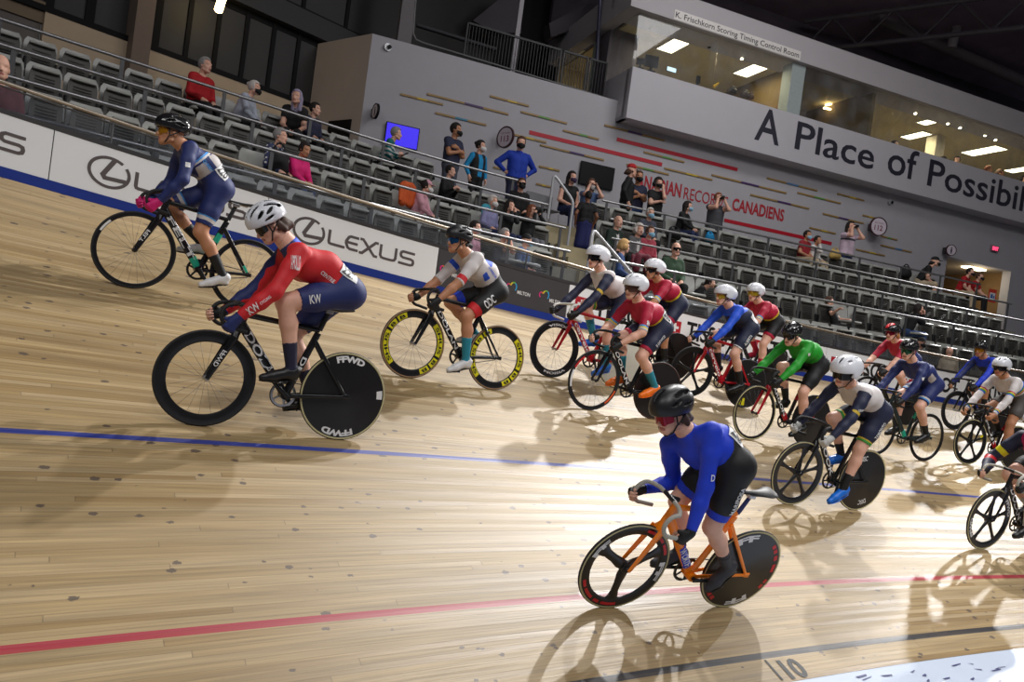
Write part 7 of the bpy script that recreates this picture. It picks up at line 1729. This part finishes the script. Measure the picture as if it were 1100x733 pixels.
    soft_thing('bag', 'bright blue bag on a top row seat right of the long-haired woman', 'bag', 0, 763, 255, (.26, .2, .22), CL['sky'], .45)
    soft_thing('bag', 'heap of black bags below the long-haired woman in the top row', 'bag', 1, 722, 251, (.42, .24, .26), CL['black'], .45)
    pr(0, 771, 213, 'woman in grey sleeveless dress standing with a camera at her face', yaw=-.1, sit=False, perp=1.15, top='dkgrey', sleeve='none', legs='dkgrey', skirt=1, hair=('bun', 'ginger'), arms='camera', holds='camera', who='the woman in the grey dress', wide=1.2)
    pr(0, 868, 252.5, 'person in crimson t-shirt, blue mask and khaki trousers in the top row at right', yaw=.2, top='crimson', sleeve='short', legs='khaki', hair=('short', 'dark'), mask='blue', arms='lap', skin=1)
    pr(0, 880, 258, 'person in white and grey top with a hand at the mouth, beside the crimson t-shirt', yaw=.3, top='white', top2='grey', band=1, legs='khaki', hair=('short', 'dark'), arms=('lap', 'face'), skin=1)
    soft_thing('bag', 'tan bag in the top row beside the person in white and grey', 'bag', 0, 896, 273, (.34, .22, .28), CL['tan'], .45)
    pr(0, 912.5, 243.5, 'dark-haired woman in lilac t-shirt standing and raising a camera', yaw=.0, sit=False, perp=1.15, top='lilac', top2='dkgrey', band=1, sleeve='short', legs='jeans', hair=('long', 'dark'), arms='camera', holds='camera', who='the woman in lilac', skin=0)
    pr(0, 1005, 280.5, 'man in black cap, black t-shirt and shorts leaning forward in the top row', yaw=.6, top='black', sleeve='short', legs='khaki', short_pants=1, hair=('short', 'dark'), cap='black', mask='black', arms='knees', lean=26, hyaw=.1)
    soft_thing('bag', 'black bag on a top row seat left of the man in the black cap', 'bag', 0, 972, 292, (.34, .22, .34), CL['black'], .45)
    pr(0, 1044, 292, 'man in red t-shirt and black mask in the top row by the doorway', yaw=.3, top='red', sleeve='short', legs='khaki', hair=('short', 'dark'), mask='black', arms='knees', lean=18, hyaw=-.1)
    pr(0, 1054, 297, 'person in red t-shirt half hidden behind the man in red by the doorway', yaw=.3, perp=.62, seat=False, top='red', sleeve='short', legs='black', hair=('short', 'brown'), mask='black', arms='knees', lean=12)
    pr(3, 889, 324, 'man in black t-shirt lounging in the front row with one arm along the rail', yaw=.55, top='black', sleeve='short', legs='black', hair=('short', 'brown'), arms=('lap', 'rail'), lean=-24, hz=.42, hyaw=.25, feet=.25)
    pr(3, 990, 331.5, 'long-haired woman in black top and jeans looking right, front row at right', yaw=1.0, top='black', legs='denim', hair=('long', 'dark'), arms='face', lean=16, hyaw=.15)
    pr(3, 771, 303, 'dark-haired woman in black behind the helmets of the azure and crimson riders', yaw=.7, top='black', legs='black', hair=('tail', 'dark'), arms='lap', lean=32, hyaw=.2)
    pr(4, 994, 368, 'person in black cap and black mask peeping over the fence rail', yaw=-.1, perp=.35, seat=False, top='dkgrey', legs='black', hair=('short', 'dark'), cap='black', mask='black', arms='lap')
    pr(4, 1024, 378, 'balding person whose head just shows over the fence rail, right of the black cap', yaw=2.6, perp=.35, seat=False, top='khaki', legs='black', hair=None, arms='lap')
    # people in the control room
    def room(hu, hv, label, yaw, off, **p):
        a, z = wall_px(hu, hv, off); zr = 1.675*.97; P = np.array(wall(a, z-zr, off)); x = WT*math.cos(yaw)-WN*math.sin(yaw); x = np.array([x[0], x[1], 0]); p.update(sit=False, s=1.0)
        P[2] = max(P[2], ZS+.1) if P[2] > ZS-.35 else P[2]
        s = (z-(ZS+.1))/zr; p['s'] = float(np.clip(s, .5, 1.1)); P = np.array(wall(a, ZS+.1, off))
        spectator(label, mtx(P, unit(x), np.cross([0, 0, 1.0], unit(x)), (0, 0, 1)), p)
    room(1002.5, 153.5, 'dark-haired person in black leaning right in front of the pale column', .3, -.7, top='black', legs='black', hair=('short', 'dark'), arms='side', lean=32, skin=1)
    room(1029, 165, 'dark-haired person in white shirt behind the glass, right of the pale column', 2.4, -.6, top='white', legs='black', hair=('fringe', 'dark'), arms='side')
    room(1062, 172.5, 'person in bright blue shirt behind the glass at upper right', .9, -.6, top='royal', legs='black', hair=('short', 'ginger'), arms='side', skin=1)
    room(1074, 179.5, 'person in dark top right of the bright blue shirt behind the glass', .9, -.6, top='black', legs='black', hair=('short', 'brown'), arms='side', skin=1)
    room(1098, 186, 'dark-haired person behind the glass at the right edge of the photo', 1.2, -.6, top='black', legs='black', hair=('long', 'dark'), arms='side')
    room(960, 155, 'dark head just showing over the control room sill, left of the pale column', 1.2, -.6, top='black', legs='black', hair=('short', 'dark'), arms='side')
if not os.environ.get('NOR'): all_riders()
if not os.environ.get('NOP'): all_people()
all_seats()
lowest_tier()
